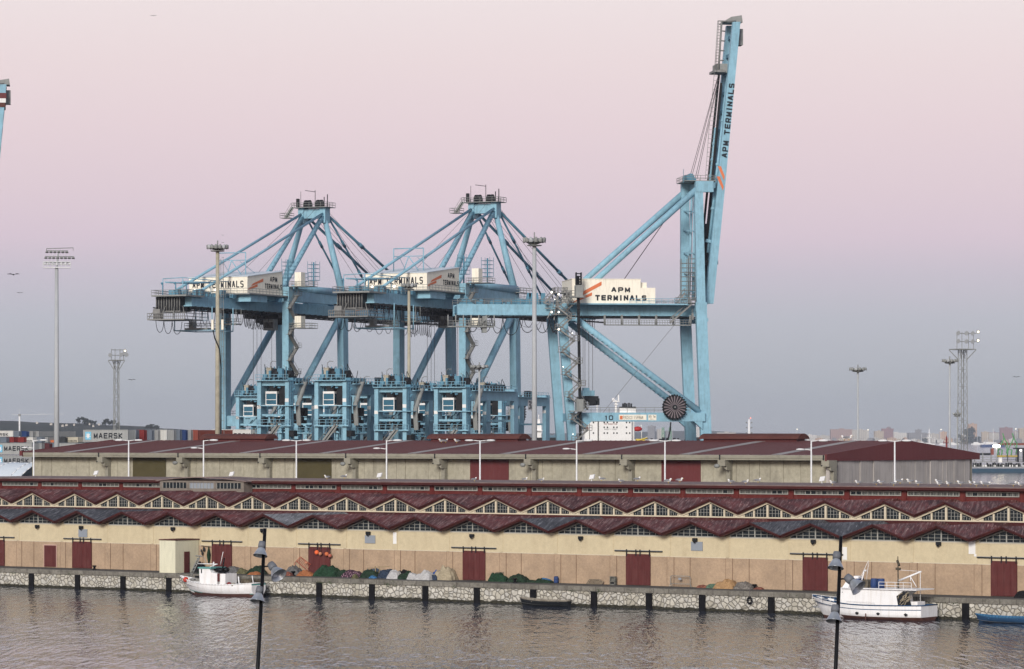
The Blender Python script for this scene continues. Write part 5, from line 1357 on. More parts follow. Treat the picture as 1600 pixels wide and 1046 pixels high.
for (a,b,c_,l) in ((201.5,213,'bluegrey','grey-blue container end, first right of the lettered MAERSK box behind the roof'),(213.5,225,'red','red container end, the brightest red one beside the MAERSK box'),(225.5,237,'bluegrey','grey-blue container end between the red one and a dark one'),(237.5,247,'grey','mid grey container end left of the white one'),(247.5,260.5,'white','white container end in the row right of the MAERSK box'),(261,271.5,'grey','grey container end right of the white one'),(272,281,'bluegrey','grey container end left of the navy one'),(281.5,290,'blue','navy container end in the row right of the MAERSK box'),(290.5,298.5,'grey','grey container end right of the navy one'),(299,309,'brick','brick red container end beside the ridge monitor')):
    container(a,b,689.5,671.5,zc,c_,l,False)
zd = 730
container(-24,49.5,710,692,zd,'maersk','grey container lettered MAERSK lying nearest the left frame edge',True,('MAERSK',.42,.94,.30,.42),.325)
container(-24,49.5,729,711,zd,'grey','darker grey container below the left MAERSK one, half hidden by the white tent',True,('MAERSK',.42,.94,.30,.42),.325)
container(-30,20.5,682.5,673,790,'white','white container with dark lettering on top of the far left stack',True,('MAERSK',.3,.85,.1,.5))
for (a,b,yb,yt,c_,l,s_) in ((21,30,682.5,673.5,'bluegrey','grey container end at the top of the left stack, left of the blue one',False),(30.5,41.5,682.5,673.5,'blue','blue container end at the top of the left stack',False),(42,51.5,682.5,673.5,'grey','grey container end at the top of the left stack, right of the blue one',False),(52,61,682.5,673.5,'grey','last grey container end on the top row of the left stack',False),
  (-2,10,691.5,682.8,'bluegrey','dark grey container end in the second row at the left edge',False),(10.3,21.5,691.5,682.8,'red','red container end in the second row of the left stack, left one of two',False),(26,37,691.5,682.8,'red','red container end in the second row of the left stack, right one of two',False),(37.3,51.5,691.5,682.8,'white','small white container with dark line of writing in the left stack',True),
  (52,65,691.5,682.8,'bluegrey','grey container end right of the small white one',False),(65.3,75,691.5,682.8,'grey','grey container end beside the orange one',False),(75.3,86,691.5,687.6,'orange','flat orange container beside the tall left mast',False),
  (92,102,691.5,682.8,'dark','near black container end right of the tall left mast',False),(102.3,122,691.5,682.8,'beige','beige container with dark writing right of the tall left mast',True),(122.3,130,691.5,682.8,'grey','small grey container end left of the big MAERSK box',False),
  (53,65,702.5,692.5,'grey','pale grey container end in the third row, left of the maroon one',False),(65.3,77,702.5,692.5,'maroon','dark maroon container end in the third row',False),(77.3,86,702.5,692.5,'bluegrey','blue-grey container end just left of the tall mast',False),(92,118,702.5,692.5,'maersk','pale grey container side just right of the tall mast',True),(118.3,131,702.5,692.5,'grey','grey container side below the big MAERSK box',True)):
    container(a,b,yb,yt,780 if yb < 700 else 775,c_,l,s_,('HAMBURG',.08,.9,.15,.25) if c_ in ('white','beige') and s_ else None)
container(331,392,689,671,752,'white','white container lettered MAERSK beneath the left crane, cut by the ridge monitor',True,('MAERSK',.34,.98,.25,.42))
# pale tent roof at the left
tp = 500.0
t_ = thing('storage_tent', 'white curved fabric tent roof at the left edge behind the red hall', 'tent', BW(sx(5,tp),tp+6,QZ), -TH)
mb = MB(); a, b = -16, 6
prof = [(-9+18*i/14, 0) for i in range(15)]
zt_ = zB(20,723.5,tp)-QZ
for i in range(14):
    y0_, y1_ = -9+18*i/14, -9+18*(i+1)/14; f = lambda y: zt_-(y/9)**2*4.5
    mb.smooth = True; mb.poly([(a,y0_,f(y0_)),(b,y0_,f(y0_)),(b,y1_,f(y1_)),(a,y1_,f(y1_))])
mb.smooth = False
mb.box(a,b,-8.9,8.9,0,zt_-4.6)
mb.build('canopy', M['crroof'], t_)
mb = MB()
for x in (-9,-3,3,5.9):
    mb.path([(x,-9+18*i/14,zt_-((-9+18*i/14)/9)**2*4.5+.05) for i in range(15)],.12,5)
mb.build('rib', M['wpost'], t_)
# ------------------------------------------------------------------ far shore, hills, ships
def far_mat(name, c, var=.15): return paint(name, c, .9, var, .02, k_(c,.6), .3)
M['hill'] = far_mat('hill_scrub', (.028,.038,.030), .35)
random.seed(33)
def hillmesh(name, xs, Zc, depth, mat_, base=-2):
    # ridge given as (x pixel, y pixel) samples at distance Zc
    mb = MB(); mb.smooth = True; nx = 90; ny = 14; x0, x1 = xs[0][0], xs[-1][0]
    def yy(x):
        for (a, ya), (b, yb) in zip(xs, xs[1:]):
            if a <= x <= b: t = (x-a)/(b-a); t = t*t*(3-2*t); return ya+(yb-ya)*t
        return xs[-1][1]
    idx = []
    for j in range(ny+1):
        q = j/ny; Z = Zc+(q-.5)*depth
        for i in range(nx+1):
            x = x0+(x1-x0)*i/nx; X = (x-CX)/S*Zc; top = CAMZ+(HZ-yy(x))/S*Zc
            h = top*math.sin(math.pi*q)**.8*(1+.10*noise.noise(Vector((X*.004,Z*.004,1)))-.08*math.sin(math.pi*q)) if 0 < j < ny else base
            mb.v.append(Vector((X+noise.noise(Vector((X*.01,Z*.01,5)))*20,Z,h)))
    for j in range(ny):
        for i in range(nx): k = j*(nx+1)+i; mb.face([k,k+1,k+nx+2,k+nx+1])
    return mb.solo(name, mat_, None, None, kind='structure')
hillmesh('hills', [(-60,652),(10,653.5),(60,656.5),(110,657.5),(160,661),(220,663),(260,667),(300,670),(335,679),(345,684)], 5200, 1500, M['hill'])
hillmesh('hills', [(330,683),(420,676),(520,678),(760,679),(900,676),(1100,672),(1180,676),(1260,681),(1300,684)], 13500, 1200, far_mat('far_hill',(.07,.08,.07),.2))
def crown(name, label, x0, x1, yb, yt, Z, group, n=500, col=(.022,.032,.022)):
    k = Z/S; W_ = (x1-x0)*k; H_ = (yb-yt)*k; loc = P((x0+x1)/2, yb, Z)
    t_ = thing(name, label, 'tree', loc, 0, group)
    mb = MB(); mb.tube((0,0,-H_*.6),(0,0,H_*.55),W_*.035+.2,7,W_*.01); mb.tube((0,0,H_*.2),(W_*.2,0,H_*.6),W_*.02,5); mb.tube((0,0,H_*.15),(-W_*.22,W_*.1,H_*.55),W_*.02,5); mb.build('trunk', M['dark'], t_)
    mb = MB(); rnd = random.Random(int(x0*10)); cl = [Vector((rnd.uniform(-.38,.38)*W_, rnd.uniform(-.3,.3)*W_, H_*rnd.uniform(.1,.78))) for _ in range(9)]
    for i in range(n):
        c = rnd.choice(cl); d = Vector((rnd.gauss(0,1),rnd.gauss(0,1),rnd.gauss(0,.8))).normalized()*rnd.uniform(.3,1)
        p = c+Vector((d.x*W_*.2,d.y*W_*.2,d.z*H_*.22)); s_ = W_*.075
        a, b = Vector((rnd.gauss(0,1),rnd.gauss(0,1),rnd.gauss(0,1))).normalized()*s_, Vector((rnd.gauss(0,1),rnd.gauss(0,1),rnd.gauss(0,1))).normalized()*s_
        mb.poly([p-a,p+b,p+a,p-b])
    mb.build('crown', paint('leaf_'+name, col, .9, .35, .02), t_)
hz_trees = [(118,130,661,651,'round dark tree, leftmost of the pair on the hill crest'),(128,146,663,651.5,'broad dark tree, second of the pair on the hill crest'),(143,152,664,656.5,'low bush right of the two hill crest trees'),(158,172,665,653,'dark tree on the crest just left of the lattice tower'),(169,182,667,656,'dark tree standing behind the lattice tower on the crest'),(181,189,667,659,'small tree just right of the lattice tower'),(222,240,669,663,'low dark tree on the hill to the right of the lattice tower'),(236,252,670,664.5,'last low tree where the hill runs down to the right')]
for a in hz_trees: crown('hill_tree', a[4], a[0], a[1], a[2], a[3], 5150, 'trees on the hill crest', 520)
# hillside houses
random.seed(12)
for i, (x, y) in enumerate(((58,661.5),(98,666),(104,665),(116,664.5),(140,663.5),(155,664),(146,666.5),(80,663.5))):
    p = P(x, y, 4700); w_ = random.uniform(4,8)*.5
    mb = MB(); mb.box(-w_/2,w_/2,-2,2,-1.0,1.0); mb.prism([(-w_/2-.3,-2.2,1.2),(w_/2+.3,-2.2,1.2),(0,-2.2,2.2)],(0,4.4,0))
    mb.solo('hillside_house', far_mat('house_pale',(.5,.47,.42)), 'tiny pale house on the scrub hillside at the left', 'house', p, 0, 'tiny houses on the hillside')
# far tower crane at the left
t_ = thing('tower_crane', 'faint pale tower crane with long thin jib before the hill at the far left', 'crane', P(30.5,668,2600), 0)
k = 2600/S; mb = MB(); mb.box(-.55,.55,-.55,.55,-10,8.5); mb.build('tower', M['wpost'], t_)
mb = MB(); mb.box(-.9,.9,-.9,.9,8.5,10.2); mb.build('slewing_cab', M['grey'], t_)
mb = MB(); mb.tube((-6,0,9.6),(34,0,10.2),.16,4); mb.tube((0,0,10),(0,0,14),.12,4); mb.tube((0,0,14),(20,0,10.2),.05,4); mb.tube((0,0,14),(-6,0,9.8),.05,4); mb.build('jib', M['wpost'], t_)
# city on the far shore
ZC = 12000; kc = ZC/S
mb = MB(); mb.box((-300-CX)*kc,(2200-CX)*kc,ZC-150,ZC+2600,-2,1.5); mb.solo('far_shore', far_mat('shore_ground',(.10,.10,.09)), None, None, kind='structure')
def citymat(name, c):
    m, t, b, o = nt(name); v = coords(t)
    br = N(t,'ShaderNodeTexBrick'); br.offset = 0; br.inputs['Scale'].default_value = 1; br.inputs['Brick Width'].default_value = 7.5; br.inputs['Row Height'].default_value = 4.2; br.inputs['Mortar Size'].default_value = 1.1; br.inputs['Mortar Smooth'].default_value = .3
    sp_ = N(t,'ShaderNodeSeparateXYZ'); cb_ = N(t,'ShaderNodeCombineXYZ'); t.links.new(v, sp_.inputs[0]); t.links.new(sp_.outputs[0], cb_.inputs[0]); t.links.new(sp_.outputs[2], cb_.inputs[1]); t.links.new(cb_.outputs[0], br.inputs['Vector'])
    br.inputs['Color1'].default_value = (*k_(c,.45),1); br.inputs['Color2'].default_value = (*k_(c,.65),1); br.inputs['Mortar'].default_value = (*c,1)
    t.links.new(br.outputs[0], b.inputs['Base Color']); b.inputs['Roughness'].default_value = .9; return m
cmats = {'pink':citymat('block_pink',(.40,.27,.24)),'beige':citymat('block_beige',(.52,.44,.34)),'pale':citymat('block_pale',(.52,.49,.44)),'white':citymat('block_white',(.66,.64,.60)),'mauve':citymat('block_mauve',(.30,.18,.19)),'tan':citymat('block_tan',(.55,.38,.27)),'grey':citymat('block_grey',(.26,.26,.27))}
city = [(1297,1332,671,'pink','long pinkish apartment slab left of the lone mast'),(1331,1358,672,'pale','pale apartment slab joined to the pinkish one at the lone mast'),(1366,1380,674,'beige','beige apartment block left of the white ribbed one'),(1379,1419,676.5,'white','white block with tall vertical ribs above the gable ridge'),(1377,1396,670,'mauve','block with mauve roof rising behind the ribbed white one'),(1255,1276,680,'white','low white waterfront building right of the ridge monitor'),(1275,1297,681,'pale','low pale waterfront building left of the pinkish slab'),(1228,1256,681,'beige','low beige shoreline block just above the ridge monitor end'),(1172,1240,678,'grey','long low grey terrace behind the right ridge monitor'),(1418,1448,676.5,'grey','hazy grey blocks left of the white beacon mast'),(1449,1467,678,'pale','pale rounded building right of the white beacon mast'),(1468,1480,675,'tan','square tan building left of the red beacon'),(1513,1526,662.5,'tan','tallest tan tower block behind the dark grove'),(1533,1545,675,'beige','beige block right of the dark grove'),(1545,1561,676,'pale','pale block left of the mauve tower'),(1562,1582,668.5,'mauve','wide mauve block near the right edge'),(1583,1590,674,'pale','narrow pale block right of the mauve one'),(1591,1610,669.5,'beige','beige block cut by the right frame edge'),(1084,1100,668,'white','pale block seen just right of the raised crane legs'),(1040,1052,673,'grey','grey block seen under the raised crane, right part'),(1012,1024,666,'grey','grey silo block seen under the raised crane'),(1026,1038,671,'pale','pale block between the silo block and the grey block'),(1430,1440,671.5,'grey','slim grey tower in the haze left of the white beacon mast'),(1500,1512,679,'white','low white block at the lattice tower foot'),(1386,1392,667.8,'grey','small stair tower on top of the mauve roofed block'),(1120,1150,676,'pale','low pale block behind the right ridge monitor, left part')]
for (x0,x1,yt,c_,lab) in city:
    Z = ZC+random.uniform(0,500); k = Z/S; p = P((x0+x1)/2, HZ, Z); p.z = 1.5; W_ = (x1-x0)*k; H_ = CAMZ+(HZ-yt)*k-1.5
    t_ = thing('apartment_block' if H_ > 40 else 'waterfront_building', lab, 'building', p, R(random.uniform(-8,8)), None)
    mb = MB(); n = max(1,int(W_/55)); 
    for i in range(n): a = -W_/2+W_*i/n; mb.box(a+1,a+W_/n-1,-12+random.uniform(-3,3),14,0,H_*random.uniform(.94,1) if n > 1 else H_-1)
    mb.build('wall', cmats[c_], t_)
    mb = MB(); mb.box(-W_/2,W_/2,-9,13,H_*.90,H_); mb.box(-W_*.1,W_*.12,-4,5,H_,H_+3); mb.build('roof', cmats['mauve'] if c_ in ('mauve',) or 'mauve' in lab else cmats[c_], t_)
random.seed(8)
for i in range(34):     # low waterfront houses filling the shoreline
    x = 1235+i*11.2+random.uniform(-3,3); Z = ZC-40; k = Z/S; W_ = random.uniform(14,34); H_ = random.uniform(8,17)
    p = P(x,HZ,Z); p.z = 1.5; mb = MB(); mb.box(-W_/2,W_/2,-7,7,0,H_); mb.prism([(-W_/2-1,-7.5,H_),(W_/2+1,-7.5,H_),(0,-7.5,H_+4)],(0,15,0))
    mb.solo('waterfront_house', cmats[random.choice(('white','pale','beige','grey','tan'))], 'tiny low house in the row along the far shore', 'house', p, 0, 'tiny houses along the far shore')
# dark grove and promenade trees
crown('grove_tree', 'large dark tree mass before the tan tower on the far shore', 1506, 1532, 691, 666, ZC-60, 'dark trees on the far shore', 900, (.03,.045,.035))
for (a,b,yt,l) in ((1495,1508,676,'dark tree left of the large tree mass at the lattice tower'),(1440,1449,683,'small dark shoreline tree left of the white beacon mast'),(1404,1414,684,'small dark shoreline tree below the ribbed white block')):
    crown('grove_tree', l, a, b, 692, yt, ZC-70, 'dark trees on the far shore', 300, (.03,.045,.035))
# small far boats
def small_boat(x, y, Z, L, label, hull='white', cab='white'):
    t_ = thing('moored_boat', label, 'boat', G(x, y, 0) if Z is None else P(x, HZ+CAMZ*S/Z, Z), R(random.uniform(-10,10)), 'boats by the far shore')
    mb = MB(); mb.prism([(-L/2,-L*.12,0),(L*.42,-L*.12,0),(L*.55,-L*.12,L*.14),(-L/2,-L*.12,L*.10)],(0,L*.24,0)); mb.build('hull', M[hull], t_)
    mb = MB(); mb.prism([(-L*.35,-L*.09,L*.10),(L*.2,-L*.09,L*.10),(L*.08,-L*.09,L*.2),(-L*.3,-L*.09,L*.22)],(0,L*.18,0)); mb.build('cabin', M[cab], t_)
    mb = MB(); mb.tube((0,0,L*.2),(0,0,L*.75),L*.012+.08,4); mb.build('mast', M['wpost'], t_)
for (x,L,l,h_) in ((1440,26,'white motor boat below the hazy grey blocks','white'),(1454,16,'small white boat right of the white beacon mast','white'),(1490,20,'white boat just left of the lattice tower foot','white'),(1527,22,'white boat before the dark grove','white'),(1543,24,'white boat left of the dark blue ship','white'),(1472,14,'small white boat near the red beacon','white')):
    small_boat(x, None, 9500, L*1.5, l, h_)
small_boat(1552, None, 7000, 52, 'long dark blue ship with white cabin on the bay at right', 'c_blue')
# beacons
def beacon(x, yb, yt, Z, m_, label, cat, r=.6):
    k = Z/S; H_ = (yb-yt)*k; loc = P(x, yb, Z); t_ = thing('beacon', label, cat, loc, 0)
    mb = MB(); mb.tube((0,0,-8),(0,0,H_),r,8,r*.6); mb.build('tower', M[m_], t_)
    mb = MB(); mb.box(-r*2.6,r*2.6,-r*2,r*2,H_*.42,H_*.46); mb.box(-r*2.0,r*2.0,-r*2,r*2,H_*.72,H_*.75)
    for a in (-1,1): mb.tube((a*r*2.4,0,H_*.46),(a*r*2.4,0,H_*.62),r*.2,4)
    mb.tube((0,0,H_),(0,0,H_*1.12),r*.3,5); mb.build('gallery', M[m_], t_)
beacon(1452, 694, 671, 2200, 'wpost', 'slim white beacon mast rising behind the gable ridge', 'beacon', .5)
beacon(1479, 699, 683, 1500, 'c_red', 'small red beacon with a gallery above the gable slope', 'beacon', .55)
t_ = thing('radar_mast', 'white mast with small dishes and a red lamp above the right ridge monitor', 'mast', P(1170.5,684,1400), 0)
mb = MB(); mb.tube((0,0,-17),(0,0,7.5),.7,8,.45); mb.box(-1.4,1.4,-.6,.6,.0,.3); mb.build('tower', M['wpost'], t_)
mb = MB()
for z in (1.8,3.9,6.0):
    mb.tube((-1.1,0,z),(1.1,0,z),.08,4)
    for a in (-1.1,1.1): mb.ball((a,0,z+.2),.28,6)
mb.build('dish', M['grey'], t_); mb = MB(); mb.ball((.6,0,8.0),.25,6); mb.build('lamp', emit('red_lamp',(1,.25,.15),2), t_)
for (x,y,Z,l) in ((1245,671,4000,'lit lamp post on the shore just above the ridge monitor end'),(1356,672,4000,'pale lamp post at the right end of the pale apartment slab'),(1470,671.5,4000,'lit lamp post above the square tan building'),(1587,670.5,4000,'lit lamp post near the right edge of the far shore')):
    k = Z/S; t_ = thing('shore_lamp', l, 'lamp post', P(x,692,Z), 0, 'lamps along the shore'); H_ = (692-y)*k
    mb = MB(); mb.tube((0,0,0),(0,0,H_),.25,5,.15); mb.build('pole', M['wpost'], t_); mb = MB(); mb.ball((.3,0,H_),.5,8); mb.build('lamp_head', M['lampdim'], t_)
# tanker behind the raised crane
t_ = thing('tanker_ship', 'white tanker superstructure with dark funnel and red lifeboat behind the raised crane', 'ship', P(965,700,1250), R(4))
k = 1250/S; base = t_.location
def T(x, y): p = P(x,y,1250)-base; return p
def bx(mb, x0, x1, y0, y1, d0, d1): a, b = T(x0,y1), T(x1,y0); mb.box(a.x,b.x,d0,d1,a.z,b.z)
mb = MB(); mb.prism([T(900,702),T(1100,702),T(1106,693),T(896,693)],(0,26,0)); mb.box(T(896,0).x,T(1106,0).x,0,26,-CAMZ,0); mb.build('hull', M['dark'], t_)
mb = MB(); bx(mb,936,987,645,694,0,16); bx(mb,922,934,652,694,1,12); bx(mb,914,921,660,694,2,10); bx(mb,987,992,649,690,2,12); bx(mb,970,996,638,646,3,12); mb.build('superstructure', M['white'], t_)
lettering('NO SMOKING', M['c_brick'], t_, T(944,663.8)+Vector((0,-.05,0)), (1,0,0), (0,0,1), T(964,0).x-T(944,0).x, .45, .0, 'lettering', .04)
lettering('SAFETY FIRST', M['grey'], t_, T(944,672)+Vector((0,-.05,0)), (1,0,0), (0,0,1), T(964,0).x-T(944,0).x, .45, .0, 'lettering', .04)
for y in (660.5,668,677):
    for x in (927.5,944,949,959,964,979,984) if y != 668 else (944,949,959,964,979):
        mb = MB(); a = T(x,y); mb.box(a.x-.25,a.x+.25,-.05,.02,a.z-.28,a.z+.28) if x > 936 else mb.box(a.x-.25,a.x+.25,.95,1.02,a.z-.28,a.z+.28); mb.build('porthole', M['glassd'], t_)
mb = MB(); bx(mb,972,995,635.5,638.5,3,11)
for i,x in enumerate((975,978,981,984.5,988)): bx(mb,x,x+2,630.5-(i%2),636,5,7)
mb.build('funnel', M['dark'], t_)
mb = MB(); mb.tube(T(965,646)+Vector((0,6,0)),T(965,625)+Vector((0,6,0)),.55,8,.3); bx(mb,960,970.5,626.5,628,5,8); bx(mb,959,963,622,626,6,6.4); bx(mb,968,970,617,626,6,6.3); bx(mb,962,968,631,632.5,5,7); mb.build('mast', M['white'], t_)
mb = MB(); a = T(998,670.5); mb.ball(a+Vector((0,3,0)),1.25,12,(1.35,1,.75)); mb.build('lifeboat', paint('lifeboat_red',(.40,.03,.03),.5,.1), t_)
mb = MB(); mb.tube(T(991,676)+Vector((0,3,0)),T(1004,664)+Vector((0,3,0)),.15,5); mb.tube(T(1004,664)+Vector((0,3,0)),T(1004,688)+Vector((0,3,0)),.15,5); bx(mb,992,1030,687,690,2,12); mb.build('davit', M['wpost'], t_)
mb = MB(); a = T(918,670.5); mb.prism([a+Vector((-.65,1.9,0)),a+Vector((0,1.9,-.95)),a+Vector((.65,1.9,0)),a+Vector((0,1.9,.95))],(0,.06,0)); mb.build('emblem', M['c_red'], t_)
mb = MB(); mb.tube(T(934.5,634)+Vector((0,4,0)),T(934.5,652)+Vector((0,4,0)),.2,5); mb.ball(T(934.5,634)+Vector((0,4,0)),.5,8); mb.tube(T(1000,690)+Vector((0,5,0)),T(1014,683)+Vector((0,5,0)),.2,5); mb.build('deck_mast', M['wpost'], t_)
mb = MB(); bx(mb,994,1008,686,690,0,3); mb.tube(T(994,689),T(1012,684.5),.3,5); mb.build('deck_crane', paint('deck_yellow',(.62,.48,.08),.6,.1), t_)
mb = MB()
random.seed(2)
for i in range(40): x = random.uniform(940,1100); bx(mb,x,x+random.uniform(.6,2.5),683+random.uniform(0,6),692,1+random.uniform(0,4),8)
mb.build('deck_piping', M['dark'], t_)
# green mast-like loading arms just behind
for (x,l) in ((1036,'green lattice loading mast seen through the raised crane frame, left one'),(1047,'green lattice loading mast seen through the raised crane frame, right one')):
    t_ = thing('loading_mast', l, 'loading arm', P(x,700,1500), 0, 'green loading masts'); mb = MB(); mb.tube((-1,0,-10),(-.3,0,9),.2,4); mb.tube((1,0,-10),(.3,0,9),.2,4)
    for i in range(9): z = -8+i*1.9; mb.tube((-1+.04*i,0,z),(1-.04*i,0,z+1.9),.1,4)
    mb.build('frame', paint('pale_green',(.20,.36,.27),.6,.1), t_)
# another ship part left of the raised crane
t_ = thing('cargo_ship', 'white ship bridge and dark hull between the tall mast and the raised crane', 'ship', P(850,700,1300), 0); base = t_.location
def T(x, y): return P(x,y,1300)-base
mb = MB(); bx(mb,826,872,684,702,0,20); mb.box(T(826,0).x,T(872,0).x,0,20,-CAMZ,T(0,702).z); mb.build('hull', M['dark'], t_)
mb = MB(); bx(mb,838,846,662,690,3,12); bx(mb,840,844,655,662,4,10); bx(mb,836,849,672,674,2,12); mb.tube(T(842,655)+Vector((0,6,0)),T(842,648)+Vector((0,6,0)),.2,5); mb.build('bridge', M['white'], t_)
mb = MB()
for i in range(14): x = 848+i*1.8; bx(mb,x,x+1.0,679+random.uniform(0,3),685,2,4)
mb.build('deck_gear', M['blue2'], t_)
# ------------------------------------------------------------------ jetty at the right
Zj = 1950; kj = Zj/S
def J(x, y, dz=0): return P(x,y,Zj)
def jb(mb, x0, x1, y0, y1, d0=0, d1=8): a, b = P(x0,y1,Zj), P(x1,y0,Zj); mb.box(a.x,b.x,Zj+d0,Zj+d1,a.z,b.z)
t_ = thing('oil_jetty', 'dark blue barge and jetty deck with pipes crossing the bay at the right edge', 'jetty', P(1565,738,Zj), 0)
inv = Matrix.Translation(-Vector(t_.location))
def jbuild(mb, name, m_, par, lab=None):
    mb.off = Vector(t_.location); return mb.build(name, m_, par, lab)
mb = MB(); a = P(1518,738,Zj); jb(mb,1518,1640,732.5,737.5,0,12); mb.box(P(1518,0,Zj).x,P(1640,0,Zj).x,Zj,Zj+12,-2,a.z+.1); hb = jbuild(mb,'barge_hull',paint('barge_blue',(.03,.07,.11),.6,.2),t_)
mb = MB(); jb(mb,1519,1640,729.5,731,0,14)
for i in range(30): jb(mb,1522+i*4,1522.6+i*4,724,729.5,1,1.5)
jb(mb,1519,1640,721.5,722.7,6,8); jb(mb,1519,1640,718.5,719.3,9,10); jb(mb,1519,1640,714.2,715.2,9,10)
for i in range(9): jb(mb,1526+i*13,1527.2+i*13,707,722,10,11)
jbuild(mb,'pipe_rack',M['grey'],t_)
random.seed(6)
mb = MB()
for i in range(70): x = random.uniform(1520,1610); jb(mb,x,x+random.uniform(.8,3),729.5-random.uniform(2,6.5),729.6,2,6)
jbuild(mb,'deck_gear',M['dark'],t_)
mb = MB()
for i in range(16): x = random.uniform(1520,1606); jb(mb,x,x+random.uniform(.8,2),727,729.6,.5,1.5)
jb(mb,1561,1567,713.5,723,3,5); jbuild(mb,'white_tank',M['white'],t_)
mb = MB(); jb(mb,1591,1593.5,700,722,3,6); jb(mb,1585,1640,700,702,3,6); jb(mb,1600,1602,702,722,3,6); jb(mb,1519,1555,708.5,712,20,30); jbuild(mb,'gantry_frame',M['dark'],t_)
mb = MB(); jb(mb,1552,1556,701,711,8,12); jb(mb,1567,1640,692.8,696,14,18); jbuild(mb,'red_walkway',paint('walkway_red',(.22,.07,.05),.7,.2),t_)
gm = paint('arm_green',(.10,.30,.12),.6,.12)
def garm(x, l, sc_=1.0, fl=1):
    g_ = thing('marine_loader', l, 'loading arm', P(x,711,Zj+4), 0, 'green loading arms on the jetty')
    mb = MB(); w_ = kj; S_ = lambda a, b: Vector((a*w_*fl*sc_,0,b*w_*sc_))
    mb.tube(S_(-6,-1),S_(-5,8),1.2*w_,6); mb.tube(S_(-5,8),S_(4,26),1.0*w_,6); mb.tube(S_(4,26),S_(2,33),1.0*w_,6); mb.tube(S_(4,26),S_(9,18),.9*w_,6); mb.tube(S_(9,18),S_(8,2),.9*w_,6); mb.tube(S_(0,-1),S_(1,8),1.1*w_,6); mb.tube(S_(1,8),S_(-5,8),.7*w_,6); mb.tube(S_(2,20),S_(8,10),.5*w_,6)
    mb.ball(S_(4,26),1.2*w_,8); mb.ball(S_(2,33),1.1*w_,8); mb.ball(S_(9,18),1.1*w_,8)
    mb.build('arm', gm, g_)
    mb = MB(); mb.box(-8*w_*sc_,9*w_*sc_,-2,2,-3*w_,-.9*w_); mb.build('base', paint('base_yellow',(.45,.33,.06),.7,.2), g_)
garm(1565,'green articulated loading arm on the jetty, left of the two'); garm(1580,'green articulated loading arm on the jetty, right of the two',1.0)
t_ = thing('jetty_lamp', 'brightly lit lamp on a thin pole at the jetty', 'lamp post', P(1557,723,Zj-2), 0)
mb = MB(); mb.tube((0,0,0),(0,0,25*kj),.35,6,.25); mb.build('pole', M['lgrey'], t_)
mb = MB(); mb.ball((0,0,25.6*kj),1.25,10,(1.9,1,.8)); mb.build('lamp_head', emit('jetty_glow',(1,.88,.6),9), t_)
t_ = thing('jetty_lamp', 'small lit lamp near the right edge of the jetty', 'lamp post', P(1595,722,Zj-2), 0)
mb = MB(); mb.tube((0,0,0),(0,0,18*kj),.25,6); mb.build('pole', M['lgrey'], t_); mb = MB(); mb.ball((0,0,18*kj),.6,8); mb.build('lamp_head', M['lamp'], t_)
# ------------------------------------------------------------------ haze
mb = MB(); mb.box(-4200,4200,-250,15500,-4,190)
hzm = bpy.data.materials.new('haze'); hzm.use_nodes = True; t = hzm.node_tree; t.nodes.clear(); o = t.nodes.new('ShaderNodeOutputMaterial'); pv = t.nodes.new('ShaderNodeVolumePrincipled')
pv.inputs['Color'].default_value = (.74,.81,.92,1); pv.inputs['Density'].default_value = 4.5e-5; pv.inputs['Anisotropy'].default_value = 0.0
t.links.new(pv.outputs[0], o.inputs['Volume'])
hzo = mb.solo('haze', hzm, None, None, kind='stuff')
